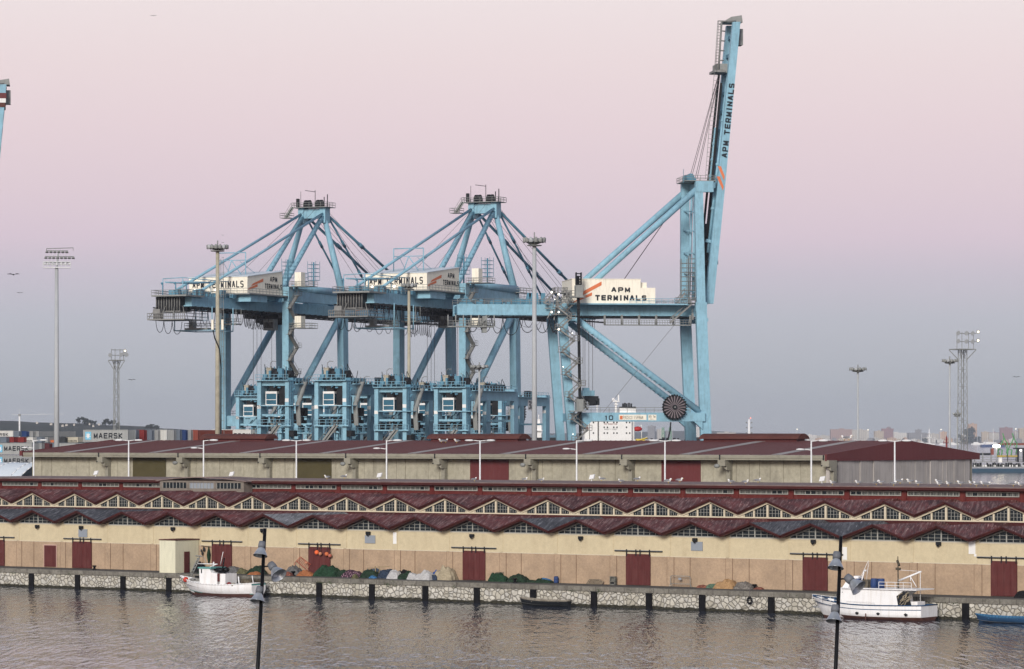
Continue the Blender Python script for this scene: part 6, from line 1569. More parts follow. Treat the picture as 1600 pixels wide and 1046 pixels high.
# ------------------------------------------------------------------ boats at the quay
STR2 = .80
def hull(parent, L, B, zbow, zmid, zst, draft, rake, mats, zones, nst=26, transom=.72, o=(0,0,0), tumble=1.0, botz=.26, gun=2):
    # x from 0 (bow) to L (stern); zones: list of (z fraction/absolute fn) rows
    rows = zones; mb = MB(); grid = []
    for i in range(nst+1):
        q = i/nst; sh = zmid+(zbow-zmid)*max(0,1-q/.55)**2+(zst-zmid)*max(0,(q-.6)/.4)**1.6
        half = B/2*min(1,(math.sin(min(1,q/.5)*math.pi/2))**.75)*(1-(1-transom)*max(0,(q-.6)/.4)**1.8)
        ring = []
        for (zf, wf) in rows:
            z = -draft+(sh+draft)*zf if zf is not None else 0
            fl = wf+(1-wf)*min(1, q*1.1)
            hw = half*fl*(max(0,(z+draft)/(sh+draft))**.33 if zf < .5 else 1)
            x = q*L+rake*(1-zf)*(1-q)**2
            ring.append((x, hw, z))
        grid.append(ring)
    nr = len(rows)
    for sg in (-1, 1):
        base = len(mb.v)
        for ring in grid:
            for (x, hw, z) in ring: mb.v.append(Vector((x, sg*hw, z)))
        for i in range(nst):
            for j in range(nr-1):
                z_ = (grid[i][j][2]+grid[i][j+1][2])/2; zf = (rows[j][0]+rows[j+1][0])/2
                mb.mi = 1 if z_ < botz and zf < .6 else (gun if rows[j+1][0] == rows[-1][0] else (2 if rows[j][0] == STR2 else 0))
                a = base+i*nr+j; f = [a, a+nr, a+nr+1, a+1]; mb.smooth = True
                mb.face(f if sg > 0 else list(reversed(f)))
    mb.smooth = False
    # transom and deck
    r = grid[-1]; n = len(mb.v)
    for j in range(nr-1):
        (x,h,z),(x2,h2,z2) = r[j], r[j+1]; mb.mi = 1 if (z+z2)/2 < botz else (2 if j == nr-2 else 0); mb.poly([(x,-h,z),(x,h,z),(x2,h2,z2),(x2,-h2,z2)])
    mb.build('hull', mats, parent)
    dk = MB()
    for i in range(nst):
        a, b = grid[i], grid[i+1]; za = a[-1][2]-.55; zb_ = b[-1][2]-.55
        dk.poly([(a[-1][0],-a[-1][1]*.96,za),(b[-1][0],-b[-1][1]*.96,zb_),(b[-1][0],b[-1][1]*.96,zb_),(a[-1][0],a[-1][1]*.96,za)])
    dk.build('deck', mats[3], parent)
    rl = MB()
    for sg in (-1,1):
        rl.path([(g[-1][0],sg*g[-1][1],g[-1][2]+.02) for g in grid],.07,6)
    rl.path([(grid[-1][-1][0],-grid[-1][-1][1],grid[-1][-1][2]+.02),(grid[-1][-1][0],grid[-1][-1][1],grid[-1][-1][2]+.02)],.07,6)
    rl.build('gunwale', mats[gun], parent)
    return grid
STR = .80
ZN = [(0,.0),(.12,.55),(.3,.75),(.36,.8),(.5,.86),(.65,.92),(.80,.96),(.835,.965),(.92,.985),(.985,1),(1,1)]
M['bwhite'] = paint('boat_white', (.84,.84,.84), .38, .05, .8, (.42,.36,.26), .30, sz=(1.2,1.2,.15))
M['bred'] = paint('boat_bottom_brown', (.10,.045,.035), .7, .3, 1)
M['bblue'] = paint('boat_blue', (.025,.07,.15), .5, .15, 1)
M['bgreen'] = paint('boat_teal', (.12,.33,.31), .5, .12, 1)
M['bdeck'] = paint('boat_deck', (.25,.25,.24), .8, .2, 1)
M['net'] = paint('net_dark', (.10,.085,.06), .9, .5, 2.5, (.25,.22,.17), .7, False, bump=1)
# right boat: 16 m, wheelhouse with blue drums on top
pb_ = PQ-3.3
def boatframe(xa, xb, pq): a, b = sx(xa,pq), sx(xb,pq); return a, b-a
a, L = boatframe(1269, 1452, pb_)
bt = thing('fishing_boat', 'white fishing boat with blue trim and long enclosed deckhouse moored at the right', 'fishing boat', BW(a,pb_,0), -TH)
K = scl(1366, pb_)
hz = lambda y: (963.5-y)/K
hull(bt, L, 4.6, hz(930), hz(941.5), hz(940), .9, 2.2, [M['bwhite'],M['bred'],M['bblue'],M['bdeck']], ZN, transom=.8)
def X(x, dp_=0): return sx(x, pb_+dp_)-a
fr_ = -1.75
mb = MB(); zt_, zb_ = hz(916.5), hz(942)
mb.prism([(X(1334),fr_,zb_),(X(1416),fr_,zb_),(X(1413),fr_,hz(926)),(X(1423),fr_,hz(918)),(X(1440),fr_,hz(917)),(X(1440),fr_,zt_),(X(1331),fr_,zt_),(X(1327),fr_,zt_),],(0,3.5,0))
dh = mb.build('deckhouse', M['bwhite'], bt)
mb = MB(); mb.box(X(1328),X(1446),fr_-.25,-fr_+.25,zt_,zt_+.10); mb.build('deckhouse_roof', M['bwhite'], dh)
mb = MB(); mb.prism([(X(1413),fr_-.02,hz(926)),(X(1416),fr_-.02,zb_-.1),(X(1437),fr_-.02,zb_-.1),(X(1431),fr_-.02,hz(919.5)),(X(1424),fr_-.02,hz(919.5))],(0,.03,0)); mb.build('deckhouse_opening', M['dark'], dh)
mb = MB(); random.seed(3)
for i in range(16):
    x0 = random.uniform(X(1415.5),X(1431)); z0 = random.uniform(zb_,hz(927)); mb.path([(x0+.5*q+.10*math.sin(4*q+i),fr_-.10-.05*math.sin(q*9+i),z0+.9*q-.3*q*q) for q in (0,.25,.5,.75,1)],.045,5)
mb.build('net_coil', paint('net_coil_pale',(.34,.29,.21),.9,.4,2), dh)
mb = MB(); mb.prism([(X(1322),-1.3,zb_-.3),(X(1335),-1.3,zb_-.3),(X(1335),-1.3,hz(916)),(X(1318),-1.3,hz(916))],(0,2.6,0)); mb.prism([(X(1324),-1.2,hz(916)),(X(1334),-1.2,hz(916)),(X(1336),-1.2,hz(905)),(X(1331),-1.2,hz(905))],(0,2.2,0)); wh_b = mb.build('wheelhouse', M['bwhite'], bt)
mb = MB(); mb.box(X(1325),X(1333),-1.33,-1.30,hz(924),hz(919)); mb.build('glass', M['glassd'], wh_b)
for (x0,x1) in ((1366,1374.5),(1376,1385.5)):
    mb = MB(); mb.lathe(((X(x0)+X(x1))/2,-.6,zt_+.10),[(.40,0),(.42,.5),(.40,1.0),(.38,1.04)],14); mb.build('blue_drum', M['c_blue'], bt)
mb = MB(); mb.box(X(1348),X(1363),-1.0,.8,zt_+.1,zt_+.95); mb.build('net_bundle', M['net'], bt)
mb = MB(); mb.box(X(1345.5),X(1350),-1.1,0,zt_+.1,zt_+1.1); mb.build('blue_tarpaulin', M['c_blue'], bt)
mb = MB(); mb.rail([(X(1385),-1.7,zt_+.1),(X(1436),-1.7,zt_+.1)],.72,1.0,.03); mb.rail([(X(1336),-1.9,zb_-.1),(X(1380),-2.1,zb_-.1)],.5,1.5,.02); mb.rail([(X(1280),-1.5,hz(938)),(X(1326),-2.1,hz(941))],.75,1.4,.025); mb.build('handrail', M['bwhite'], bt)
mb = MB(); m0 = X(1403.5); mb.tube((m0,0,zt_),(m0-.05,0,hz(865.5)),.10,8,.05); mb.tube((m0,0,hz(886.5)),(m0,0,hz(883)),.30,8); mb.tube((m0,-.2,hz(872)),(m0,.2,hz(880)),.16,6); mt_ = mb.build('mast', M['net'], bt)
mb = MB(); mb.tube((m0+.1,0,hz(903)),(X(1439.5),0,hz(888)),.11,8,.09); mb.tube((X(1423),0,hz(895.5)),(X(1422.5),0,hz(903)),.05,5); mb.tube((X(1423),0,hz(897)),(X(1432),0,hz(912)),.045,5); mb.tube((m0,0,hz(886.5)),(X(1439.5),0,hz(888)),.02,4); mb.build('derrick', M['bwhite'], mt_)
mb = MB(); mb.tube((X(1440),-.3,hz(889)),(X(1440),-.3,hz(940)),.035,5); mb.tube((X(1343),0,hz(903)),(X(1357),0,hz(873)),.03,4); mb.tube((X(1351),.4,hz(903)),(X(1354.5),.4,hz(876)),.03,4); mb.build('antenna', M['bwhite'], bt)
mb = MB(); mb.tube((X(1336),-.8,hz(908)),(X(1342),-.8,hz(899)),.07,5); mb.tube((X(1342),-.8,hz(899)),(X(1349),-.8,hz(898)),.06,5); mb.tube((X(1349),-.8,zt_),(X(1356),-.8,hz(889)),.07,5); mb.tube((X(1356),-.8,hz(889)),(X(1359),-.8,hz(888)),.12,6); mb.box(X(1341),X(1348),-1,-.2,hz(901),hz(897)); mb.build('radar_frame', M['bwhite'], bt)
mb = MB(); mb.box(X(1306),X(1308),-.4,.2,hz(941),hz(931)); mb.box(X(1284),X(1290),-.7,.5,hz(938),hz(933.5)); mb.lathe((X(1340),0,hz(941)),[(.25,0),(.25,.5)],8); mb.build('bow_winch', M['bblue'], bt)
mb = MB(); mb.box(X(1433),X(1444),-1.5,.2,hz(942.5),hz(934)); mb.build('fish_bin', M['bwhite'], bt)
mb = MB()
for x in (1355,1388,1431): mb.lathe((X(x),-2.30,hz(954)),[(.01,-.02),(.16,-.02),(.16,.02),(.01,.02)],10,(0,1,0)); mb.box(X(x)-.2,X(x)+.2,-2.33,-2.24,hz(954.6),hz(952.8))
mb.build('scupper', M['dark'], bt)
mb = MB(); mb.box(X(1369)-.05,X(1369)+.05,-2.36,-2.28,.0,hz(954)); mb.build('rubbing_strake', M['bred'], bt)
lettering('VALERIE', M['bblue'], bt, (X(1280),-1.25,hz(948.5)), (1,-.35,0), (0,0,1), 1.0, .22, 0)
STR2 = .44
# left boat: small trawler with teal roofed cabin
pb_ = PQ-2.9
a, L = boatframe(281.5, 404, pb_)
bt = thing('fishing_boat', 'small worn white fishing boat with teal cabin roof and red buoys moored at the left', 'fishing boat', BW(a,pb_,0), -TH)
K = scl(340, pb_); hz = lambda y: (931.5-y)/K
hull(bt, L, 3.9, hz(903.5), hz(914.5), hz(911), .8, 2.9, [M['bwhite'],M['bred'],M['bgreen'],M['bdeck']], [(0,.0),(.12,.55),(.3,.75),(.36,.8),(.44,.84),(.48,.86),(.65,.92),(.9,.97),(1,1)], transom=.7, gun=0, botz=.30)
STR2 = .80
mb = MB(); z0, z1 = hz(914.5), hz(890); mb.prism([(X(323),-1.35,z0),(X(350),-1.35,z0),(X(350),-1.35,hz(897)),(X(341),-1.35,hz(896)),(X(338),-1.35,z1),(X(322),-1.35,z1)],(0,2.7,0)); cb_ = mb.build('cabin', M['bwhite'], bt)
mb = MB(); mb.box(X(321),X(341.5),-1.5,1.5,z1,z1+.17); mb.build('cabin_roof', M['bgreen'], cb_)
mb = MB(); mb.box(X(325.0),X(326.6),-1.37,-1.34,hz(897.5),hz(891)); mb.box(X(350)-.005,X(350)+.02,-1.1,.9,hz(896.5),hz(892)) ; mb.build('glass', M['glassd'], cb_)
mb = MB(); mb.box(X(350.2),X(352.5),-1.3,-.4,hz(909.5),hz(897)); mb.build('red_door', M['reddoor'], cb_)
mb = MB(); mb.prism([(X(352),-1.1,z0),(X(361),-1.1,z0),(X(361),-1.1,hz(897.5)),(X(352),-1.1,hz(897.5))],(0,2.2,0)); mb.build('engine_casing', M['bwhite'], bt)
mb = MB(); mb.ball((X(344),-.2,hz(892.5)),.55,10,(1.6,1,.6)); mb.ball((X(351),.3,hz(892)),.45,8,(1,1,.8)); mb.tube((X(348),0,hz(890)),(X(350.5),0,hz(873)),.10,5); mb.tube((X(353.5),-.4,hz(901)),(X(355),-.4,hz(896)),.2,6); mb.build('covered_gear', M['black'], bt)
mb = MB(); mb.tube((X(343),.2,hz(884)),(X(347),.2,hz(864)),.04,5); mb.tube((X(334),-1,z1+.1),(X(346),-1,hz(883)),.05,5); mb.tube((X(316),-.8,hz(883)),(X(346),-.8,hz(883)),.06,5); mb.tube((X(333),0,hz(889)),(X(334),0,hz(880)),.09,5); mb.build('antenna', M['bwhite'], bt)
mb = MB()
for (xa,ya,xb,yb) in ((298,904,310,875),(301.5,904,313,875),(310,880,314,870)): mb.tube((X(xa),-.3,hz(ya)),(X(xb),-.1,hz(yb)),.07,5)
for i in range(7): q = i/6; mb.tube((X(298+12*q),-.3,hz(904-29*q)),(X(301.5+11.5*q),-.2,hz(904-29*q)),.05,4)
mb.tube((X(310),-.5,hz(871)),(X(320),-.5,hz(871.5)),.08,5); mb.tube((X(318),0,hz(872)),(X(323),0,hz(884)),.05,4); mb.tube((X(312),0,hz(868)),(X(314),0,hz(852)),.03,4); mb.build('bow_gantry', M['grey'], bt)
for (x,y,r_,m_) in ((297.5,908.5,.36,'buoy1'),(370,914,.36,'c_red'),(377,914.5,.34,'beigeb'),(364,918,.30,'buoy2')):
    if m_ not in M: M[m_] = paint('buoy_'+m_, {'buoy1':(.50,.06,.04),'beigeb':(.30,.28,.22),'buoy2':(.50,.22,.13),'buoy3':(.80,.15,.05)}[m_], .6, .1)
    mb = MB(); mb.ball((0,0,0),r_,12); b_ = mb.solo('buoy', M[m_], {'buoy1':'bright red round buoy hanging at the bow of the left fishing boat','c_red':'dark red round buoy on the stern deck of the left boat','beigeb':'dull grey round buoy on the stern deck of the left boat','buoy2':'faded salmon buoy hanging over the side of the left boat'}[m_], 'buoy', BW(a+X(x),pb_-(1.5 if x > 300 else .9),hz(y)), -TH)
mb = MB(); mb.box(X(386),X(402),-1.2,1.2,hz(914),hz(904.5)); mb.build('net_heap', M['net'], bt)
mb = MB(); mb.box(X(383),X(401),-1.3,-1.1,hz(917),hz(913.5)); mb.tube((X(384),-1.2,hz(917)),(X(382),-1.2,hz(901)),.09,6); mb.tube((X(404),-1,hz(912)),(X(402),-1,hz(899)),.06,6); mb.build('stern_frame', M['bwhite'], bt)
mb = MB()
for i in range(12): x = X(303+i*1.6); mb.box(x,x+.3,-.9+.05*i,-.4+.05*i,hz(911),hz(907+random.uniform(-2,2)))
mb.build('deck_gear', M['bdeck'], bt)
mb = MB(); mb.box(X(311),X(318),-.8,-.2,hz(905),hz(902)); mb.build('anchor_box', M['black'], bt)
# low dark boat and blue boat
def skiff(x0, x1, yw, pq, m1, m2, label, h=.55, B=1.7):
    a_, L_ = boatframe(x0, x1, pq)
    t_ = thing('rowing_boat', label, 'small boat', BW(a_,pq,0), -TH)
    hull(t_, L_, B, h*1.35, h, h*1.05, .2, .6, [m1,m1,m2,M['bdeck']], [(0,.0),(.2,.6),(.4,.8),(.7,.95),(.9,1),(1,1)], nst=16, transom=.6)
    mb = MB()
    for q in (.3,.55,.8): mb.box(L_*q,L_*q+.3,-B*.42,B*.42,h-.22,h-.16)
    mb.build('bench', m2, t_)
    return t_
skiff(811.5,889.5,949,PQ-2.0,M['dark'],paint('weathered_rim',(.30,.27,.22),.8,.3,2),'long low dark boat with pale rim lying against the stone wall',.72,1.6)
skiff(1524,1608,968,PQ-2.2,M['bblue'],paint('skiff_blue',(.05,.16,.30),.6,.2,1),'long low blue boat at the right edge below the quay',.62,1.8)

# ------------------------------------------------------------------ things on the quay
def deckp(x, y, clear=.55):
    s_, p_, _ = toB(G(x, y, QZ+.01)); p_ = max(PQ+.25, min(p_, PW-clear)); return BW(sx(x, p_), p_, QZ+.01)
def mound(name, label, cat, x0, x1, yb, yt, m_, depth=1.6, group=None, seed=1, rough=.20, peaks=None):
    depth = min(depth, 1.9); xm_ = (x0+x1)/2; x0, x1 = xm_-(x1-xm_)*1.12, xm_+(x1-xm_)*1.12; p0 = deckp((x0+x1)/2, yb, depth+.2); k = S/p0.y; W_ = (x1-x0)/k; H_ = (yb-yt)/k*.92
    mb = MB(); mb.smooth = True; nx, ny = 34, 16; rnd = random.Random(seed)
    pk = peaks or [(rnd.uniform(.3,.7),1),(rnd.uniform(.1,.9),rnd.uniform(.3,.9))]
    for j in range(ny+1):
        for i in range(nx+1):
            u, v = i/nx, j/ny; fold = .10*math.sin(u*W_*5.5+3*noise.noise(Vector((u*3,v*3,seed))))*(1-v*.5); e = min(1,(4*u*(1-u))*1.5)**.5*min(1,(4*v*(1-v))*1.5)**.45
            g = max(hh*math.exp(-((u-c)/.34)**2) for c, hh in pk)
            n_ = noise.noise(Vector((u*W_*1.6,v*depth*1.6,seed)))*rough+noise.noise(Vector((u*W_*4.2,v*depth*4.2,seed+3)))*rough*.45+abs(noise.noise(Vector((u*W_*2.2+v,v*2.2,seed+9))))*rough*.6
            h = max(0,H_*e*(.62+.40*g)*(.92+n_+fold)) if 0 < i < nx and 0 < j < ny else -.02
            mb.v.append(Vector(((u-.5)*W_+noise.noise(Vector((v*3,seed,u)))*.15, (v-.0)*depth, h)))
    for j in range(ny):
        for i in range(nx): k2 = j*(nx+1)+i; mb.face([k2,k2+1,k2+nx+2,k2+nx+1])
    return mb.solo(name, m_, label, cat, p0, -TH*.9, group)
def clm(n, c, v=.3, bump=1.0):
    m = paint(n, c, .95, v, 1.5, k_(c,.3), .75, False, bump=bump); grain(m, .6 if c[0] < .3 else .28, 5); return m
mg = clm('net_green', (.022,.06,.032)); mg2 = clm('net_dark_green', (.025,.05,.03)); mgy = clm('tarp_grey', (.16,.16,.16)); mwh = clm('tarp_white', (.50,.50,.50), .15); mor = clm('net_orange', (.36,.14,.06)); mpk = None
def speckle():
    m, t, b, o = nt('net_pink_speckled'); v = coords(t); vr = N(t,'ShaderNodeTexVoronoi'); vr.inputs['Scale'].default_value = 5.5; t.links.new(v, vr.inputs['Vector'])
    t.links.new(ramp(t, vr.outputs['Distance'], [(.18,(.55,.40,.45)),(.28,(.10,.03,.06)),(.6,(.025,.01,.02))]), b.inputs['Base Color']); b.inputs['Roughness'].default_value = .9; return m
mpk = speckle(); mbe = clm('tarp_beige', (.42,.36,.25), .15); mbl = clm('tarp_blue', (.05,.13,.42), .15); mnv = clm('tarp_navy', (.04,.06,.10)); mbr = clm('net_brown', (.26,.10,.07)); mye = clm('net_ochre', (.42,.26,.13), .2); mgg = clm('net_stone_grey', (.22,.20,.18)); mlb = clm('net_light_blue', (.06,.20,.42)); mol = clm('net_olive', (.16,.15,.08))
mk = clm('net_black', (.015,.015,.017)); msl = clm('tarp_slate', (.10,.13,.17))
ml = [('mound',298,315,894,877,mk,1.2,'black heap of sacks beside the red hut door'),(None,306,333,896.5,886,mg,1.4,'green net heap behind the bow of the left fishing boat'),
 (None,350,372,896.5,884,mgy,1.3,'grey tarpaulin mound behind the cabin of the left boat'),(None,368,384,897,888,mol,1.2,'olive net pile between a grey tarpaulin and the pole'),(None,382,410,898,884,mg2,1.5,'dark green net pile just behind the left black pole'),(None,385,403,898.5,893,mor,.9,'orange net strip at the foot of the dark green pile'),
 (None,442,467,899,883.5,mgy,1.6,'rounded grey tarpaulin mound left of the red rack'),(None,441,454,900,893,mbr,.8,'small brown net heap before the rounded grey mound'),(None,461,488,900.5,891.5,mor,1.1,'orange net pile under the red rack'),(None,470,483,899,891.2,mk,.8,'black coil of net lying on the orange pile'),
 (None,486,526,901,883,mg,2.0,'largest green net mound in front of the door with buoys'),(None,522,541,901.5,890,mg2,1.3,'flat green net heap left of the pink speckled one'),(None,530,562,902.5,890.5,mpk,1.5,'pink speckled dark net heap'),(None,560,588,903.5,889.5,mg2,1.6,'dark green net heap with blue scraps right of the pink one'),(None,566,592,903,887,msl,1.2,'slate tarpaulin mound behind the dark green heap'),(None,575,586,904,899.5,mlb,.6,'small bright blue bundle by the dark green heap'),
 (None,588,608,904,888,mnv,1.7,'navy grey tarpaulin heap left of the white sheets'),(None,602,622,905,890,mwh,1.3,'white sheet over nets, left one of two'),(None,614,634,904,889,mk,1.2,'black sheeted net heap between the white sheets'),(None,618,644,905.5,892,mg2,1.2,'dark olive cover leaning between two white sheets'),(None,634,650,906,894,mwh,.9,'small white sheet with rust red patch'),(None,639,648,905,896,mbr,.6,'rust red net scrap between white sheets'),
 (None,644,672,906.5,891.5,mwh,1.5,'largest white sheet, right one beside the blue bundle'),(None,668,690,905,889.5,mbl,1.4,'bright blue tarpaulin bundle beside the beige cover'),(None,664,682,906.5,897,mnv,1.0,'dark navy net before the blue bundle'),(None,672,706,906.5,884.5,mbe,1.7,'tall beige cover at the right end of the row of nets'),(None,692,706,904.5,896,mol,.8,'olive net in front of the beige cover'),
 (None,760,790,909,893.5,mg,1.5,'green net mound with a wooden grate leaning on it'),(None,790,820,909,896,mg2,1.6,'lumpy dark green net pile right of the grate'),(None,818,836,909,904.5,mg2,1.0,'thin flat green net strip left of the light blue one'),(None,834,860,910,902,mg2,1.2,'dark green net under the light blue bundle'),(None,842,860,909.5,901.5,mlb,.9,'light blue bundle beside the navy barrel'),
 (None,548,556,904.5,897,mol,.7,'tiny olive scrap pile before the pink speckled heap'),(None,826,846,909,905,mol,.8,'thin olive net strip leading to the light blue bundle'),(None,1176,1190,918,914,mbr,.7,'tiny brown scrap pile beside the second bollard'),
 (None,1087,1104,916.5,912,mbr,1.0,'low red and white net scraps right of the crowd barrier'),(None,1102,1120,917.5,910,clm('net_pale_green',(.12,.20,.14)),1.0,'pale green net heap left of the ochre pile'),(None,1113,1146,919.5,903.5,mye,1.8,'tall ochre net pile near the second bollard'),(None,1144,1172,918,905.5,mgg,1.6,'stone grey net pile right of the ochre one'),(None,1584,1612,930,916,mk,2.0,'black sheeted heap on the quay at the right frame edge')]
for i, q in enumerate(ml): mound('net_heap' if 'net' in q[7] else 'tarpaulin_heap', q[7], 'fishing nets' if 'net' in q[7] else 'tarpaulin', q[1], q[2], q[3], q[4], q[5], q[6], 'heaps of nets and covers along the quay', i+1)
def bthg(name, label, cat, x, y, group=None): return thing(name, label, cat, deckp(x, y), -TH, group)
# pallets and crates
def pallet(x, y, w_, h_, tilt, label, n=8, m_='pal'):
    if 'pal' not in M: M['pal'] = paint('weathered_wood', (.22,.18,.13), .9, .3, 2, (.10,.08,.06), .5)
    t_ = bthg('wooden_pallet', label, 'pallet', x, y)
    d = Vector((tilt*h_, .5*h_*(1 if tilt else .3), h_)) if tilt else Vector((0,.3,h_))
    mb = MB()
    for i in range(n): p = Vector((-w_/2+w_*i/(n-1),0,.02)); mb.beam(p, p+d, w_/n*.5, .04, up=(0,1,0))
    mb.build('slats', M['pal'], t_)
    mb = MB()
    for q in (.05,.5,.95): p = Vector((-w_/2,.08,.02))+d*q; mb.beam(p, p+Vector((w_,0,0)), .09, .09)
    mb.build('bearers', M['pal'], t_); return t_
pallet(773,908.5,1.15,1.1,.35,'slatted wooden grate leaning on a green net mound')
pallet(925,911,1.6,.55,.5,'flat stack of weathered pallets between barrel and cage',7)
t2 = pallet(931,911.5,1.6,.35,.45,'lowest pallet of the flat weathered stack',7)
t_ = bthg('wooden_crate','grey broken crate standing upright left of the red door','crate',958,911)
mb = MB(); 
for z in (0,.35,.9): mb.box(-.38,.38,-.2,.2,z,z+.10)
for x in (-.38,.3): mb.box(x,x+.08,-.2,.2,.0,1.0)
mb.box(-.3,.3,.1,.14,.45,.9); mb.build('frame', paint('crate_grey',(.17,.17,.15),.9,.3,3), t_)
mb = MB(); mb.box(-.2,.2,-.1,.1,.10,.3); mb.build('contents', M['dark'], t_)
t_ = bthg('barrel','navy plastic barrel standing against the tan wall','barrel',869,909.2)
mb = MB(); mb.lathe((0,0,0),[(.26,0),(.29,.1),(.29,.35),(.27,.37),(.29,.4),(.29,.7),(.22,.8)],16); mb.build('body', M['c_blue'], t_); mb = MB(); mb.lathe((0,0,.8),[(.20,0),(.20,.03)],12); mb.build('lid', M['dark'], t_)
# orange rack leaning over the grey mound
t_ = thing('metal_rack','tilted orange metal rack leaning over the grey mound','rack',deckp(470,899),-TH)
mb = MB(); k = S/deckp(470,899).y; f = lambda x, y: Vector(((x-470)/k/ct*.82,.2,(899-y)/k))
c = [f(456,880),f(467.5,870.5),f(483,879),f(482,892),f(473,884)]
mb.path([f(456,880),f(467.5,870.5),f(488,882)],.045,5); mb.path([f(459,877),f(483,892.5)],.045,5); mb.path([f(456,880),f(456.5,886)],.045,5)
for i in range(9): q = i/8; mb.tube(f(459+22*q,877+14*q),f(467.5+19*q,870.5+11*q),.03,4)
mb.build('bars', paint('rack_red',(.42,.10,.06),.7,.2,2), t_); mb = MB(); p = f(479,879); mb.box(p.x-.2,p.x+.25,.1,.14,p.z-.12,p.z+.12); mb.build('plate', M['buoy2'], t_)
# buoys hung on the door
for (x,y,r_,m_,l) in ((495,863.5,.30,'buoy3','brightest orange buoy hanging at the left of the door with buoys'),(500.5,865.5,.23,'buoy2','salmon buoy next to the brightest orange one on the door'),(510.5,866,.28,'buoy4','orange buoy hanging in the middle of the door with buoys'),(515.5,868.5,.25,'buoy5','dull red buoy at the right jamb of the door with buoys')):
    M.setdefault('buoy3', paint('buoy_orange',(.80,.15,.05),.5,.08)); M.setdefault('buoy4', paint('buoy_orange_dull',(.55,.15,.06),.6,.1)); M.setdefault('buoy5', paint('buoy_red_dull',(.42,.13,.09),.6,.1))
    s = sx(x,PW-.5); t_ = thing('buoy', l, 'buoy', BW(s,PW-.5,zB(x,y,PW-.5)), -TH, 'buoys hung on the warehouse door')
    mb = MB(); mb.ball((0,0,0),r_,14); mb.build('float', M[m_], t_); mb = MB(); mb.tube((0,0,r_*.9),(0.02,.2,r_+.75),.03,4); mb.tube((0,0,r_*.85),(0,0,r_*1.2),.07,6); mb.build('rope', M['dark'], t_)
# posts, frames on the nets
t_ = thing('drying_frame','light wooden poles tied over the slate tarpaulin','frame',deckp(590,903.5),-TH); mb = MB(); g = lambda x, y: Vector(((x-590)/11.9/ct*.8,.1,(903.5-y)/11.9))
mb.path([g(569,889.5),g(612,885.5)],.04,5); mb.path([g(585,903),g(585,886)],.05,5); mb.path([g(591,902),g(593,887),g(590,886)],.04,5); mb.path([g(606,903),g(592,889)],.03,5); mb.build('poles', paint('pole_ochre',(.33,.26,.15),.9,.2,2), t_)
# crowd barrier
t_ = bthg('crowd_barrier','grey steel crowd barrier standing by the tan wall','barrier',1063,913.2)
mb = MB(); W_ = 2.75; mb.path([(-W_/2,0,.2),(-W_/2,0,1.15),(-W_/2+.15,0,1.28),(W_/2-.15,0,1.28),(W_/2,0,1.15),(W_/2,0,.2)],.04,6); mb.tube((-W_/2,0,.35),(W_/2,0,.35),.035,5); mb.tube((-W_/2+.25,0,.0),(-W_/2,0,.4),.03,4); mb.tube((W_/2,0,.4),(W_/2+.3,-.2,0),.03,4); mb.tube((-W_/2,0,.4),(-W_/2-.05,-.2,0),.03,4); mb.tube((W_/2,0,.4),(W_/2-.1,.2,0),.03,4)
for i in range(1,14): x = -W_/2+W_*i/14; mb.tube((x,0,.35),(x,0,1.28),.008,4)
mb.build('frame', M['grey'], t_); mb = MB(); mb.box(-.25,.15,-.05,-.03,.82,1.08); mb.build('plate', M['vent'], t_)
# bollards, tyre
for (x,y,l) in ((147.5,890.5,'black iron bollard on the quay edge right of the second door'),(1179,919.5,'black iron bollard on the quay edge right of the grey net pile'),(804.5,911,'black iron bollard before the lumpy dark green net pile'),(458,899.6,'thin mooring bollard by the orange net pile')):
    t_ = thing('bollard', l, 'bollard', deckp(x,y), -TH, 'bollards on the quay edge'); mb = MB(); mb.lathe((0,0,0),[(.34,0),(.34,.06),(.17,.1),(.16,.42)],12); mb.build('post', M['black'], t_); mb = MB(); mb.lathe((0,0,.42),[(.28,0),(.30,.08),(.24,.16)],12); mb.tube((-.3,0,.48),(.3,0,.48),.08,8); mb.build('cap', M['black'], t_)
def tyre(x, y, r, label):
    s = sx(x,PQ-.1); t_ = thing('tyre_fender', label, 'tyre', BW(s,PQ-.15,zB(x,y,PQ)), -TH); mb = MB(); mb.smooth = True; n, m = 20, 8
    for i in range(n):
        for j in range(m): a, b = 2*math.pi*i/n, 2*math.pi*j/m; rr = r*.72+r*.28*math.cos(b); mb.v.append(Vector((rr*math.cos(a),.10*math.sin(b),rr*math.sin(a)*1.15)))
    for i in range(n):
        for j in range(m): mb.face([i*m+j,((i+1)%n)*m+j,((i+1)%n)*m+(j+1)%m,i*m+(j+1)%m])
    mb.smooth = False; mb.build('tyre', M['black'], t_); mb = MB(); mb.tube((0,0,r),(0,.05,r+1.0),.025,4); mb.build('rope', M['rope'], t_)
tyre(1171.5,938.5,.40,'black tyre hanging on the stone wall between two dark posts')
# pipe handrails by the left boat stern and wall fittings
t_ = thing('hanging_nets','small dark and green net bundles hanging on the wall left of a red door','fishing nets',BW(sx(322,PW-.3),PW-.3,QZ),-TH); s0_ = sx(322,PW-.3)
mb = MB()
for (x,y0,y1,r_) in ((318.5,855,862,.18),(314.5,859,862,.12),(316,863,866,.16)): s = sx(x,PW-.3)-s0_; z = zB(x,(y0+y1)/2,PW)-QZ; mb.ball((s,0,z),r_,8,(1,.6,1.8))
mb.tube((sx(316,PW)-s0_,0.1,zB(316,853,PW)-QZ),(sx(331,PW)-s0_,0.1,zB(331,855,PW)-QZ),.03,4); mb.build('dark_bundle', M['dark'], t_)
mb = MB(); s = sx(326,PW-.3)-s0_; mb.lathe((s,0,zB(326,870,PW)-QZ),[(.05,-.9),(.22,-.1),(.26,.3),(.08,1.1),(.02,1.4)],8); mb.build('green_bundle', mg, t_)
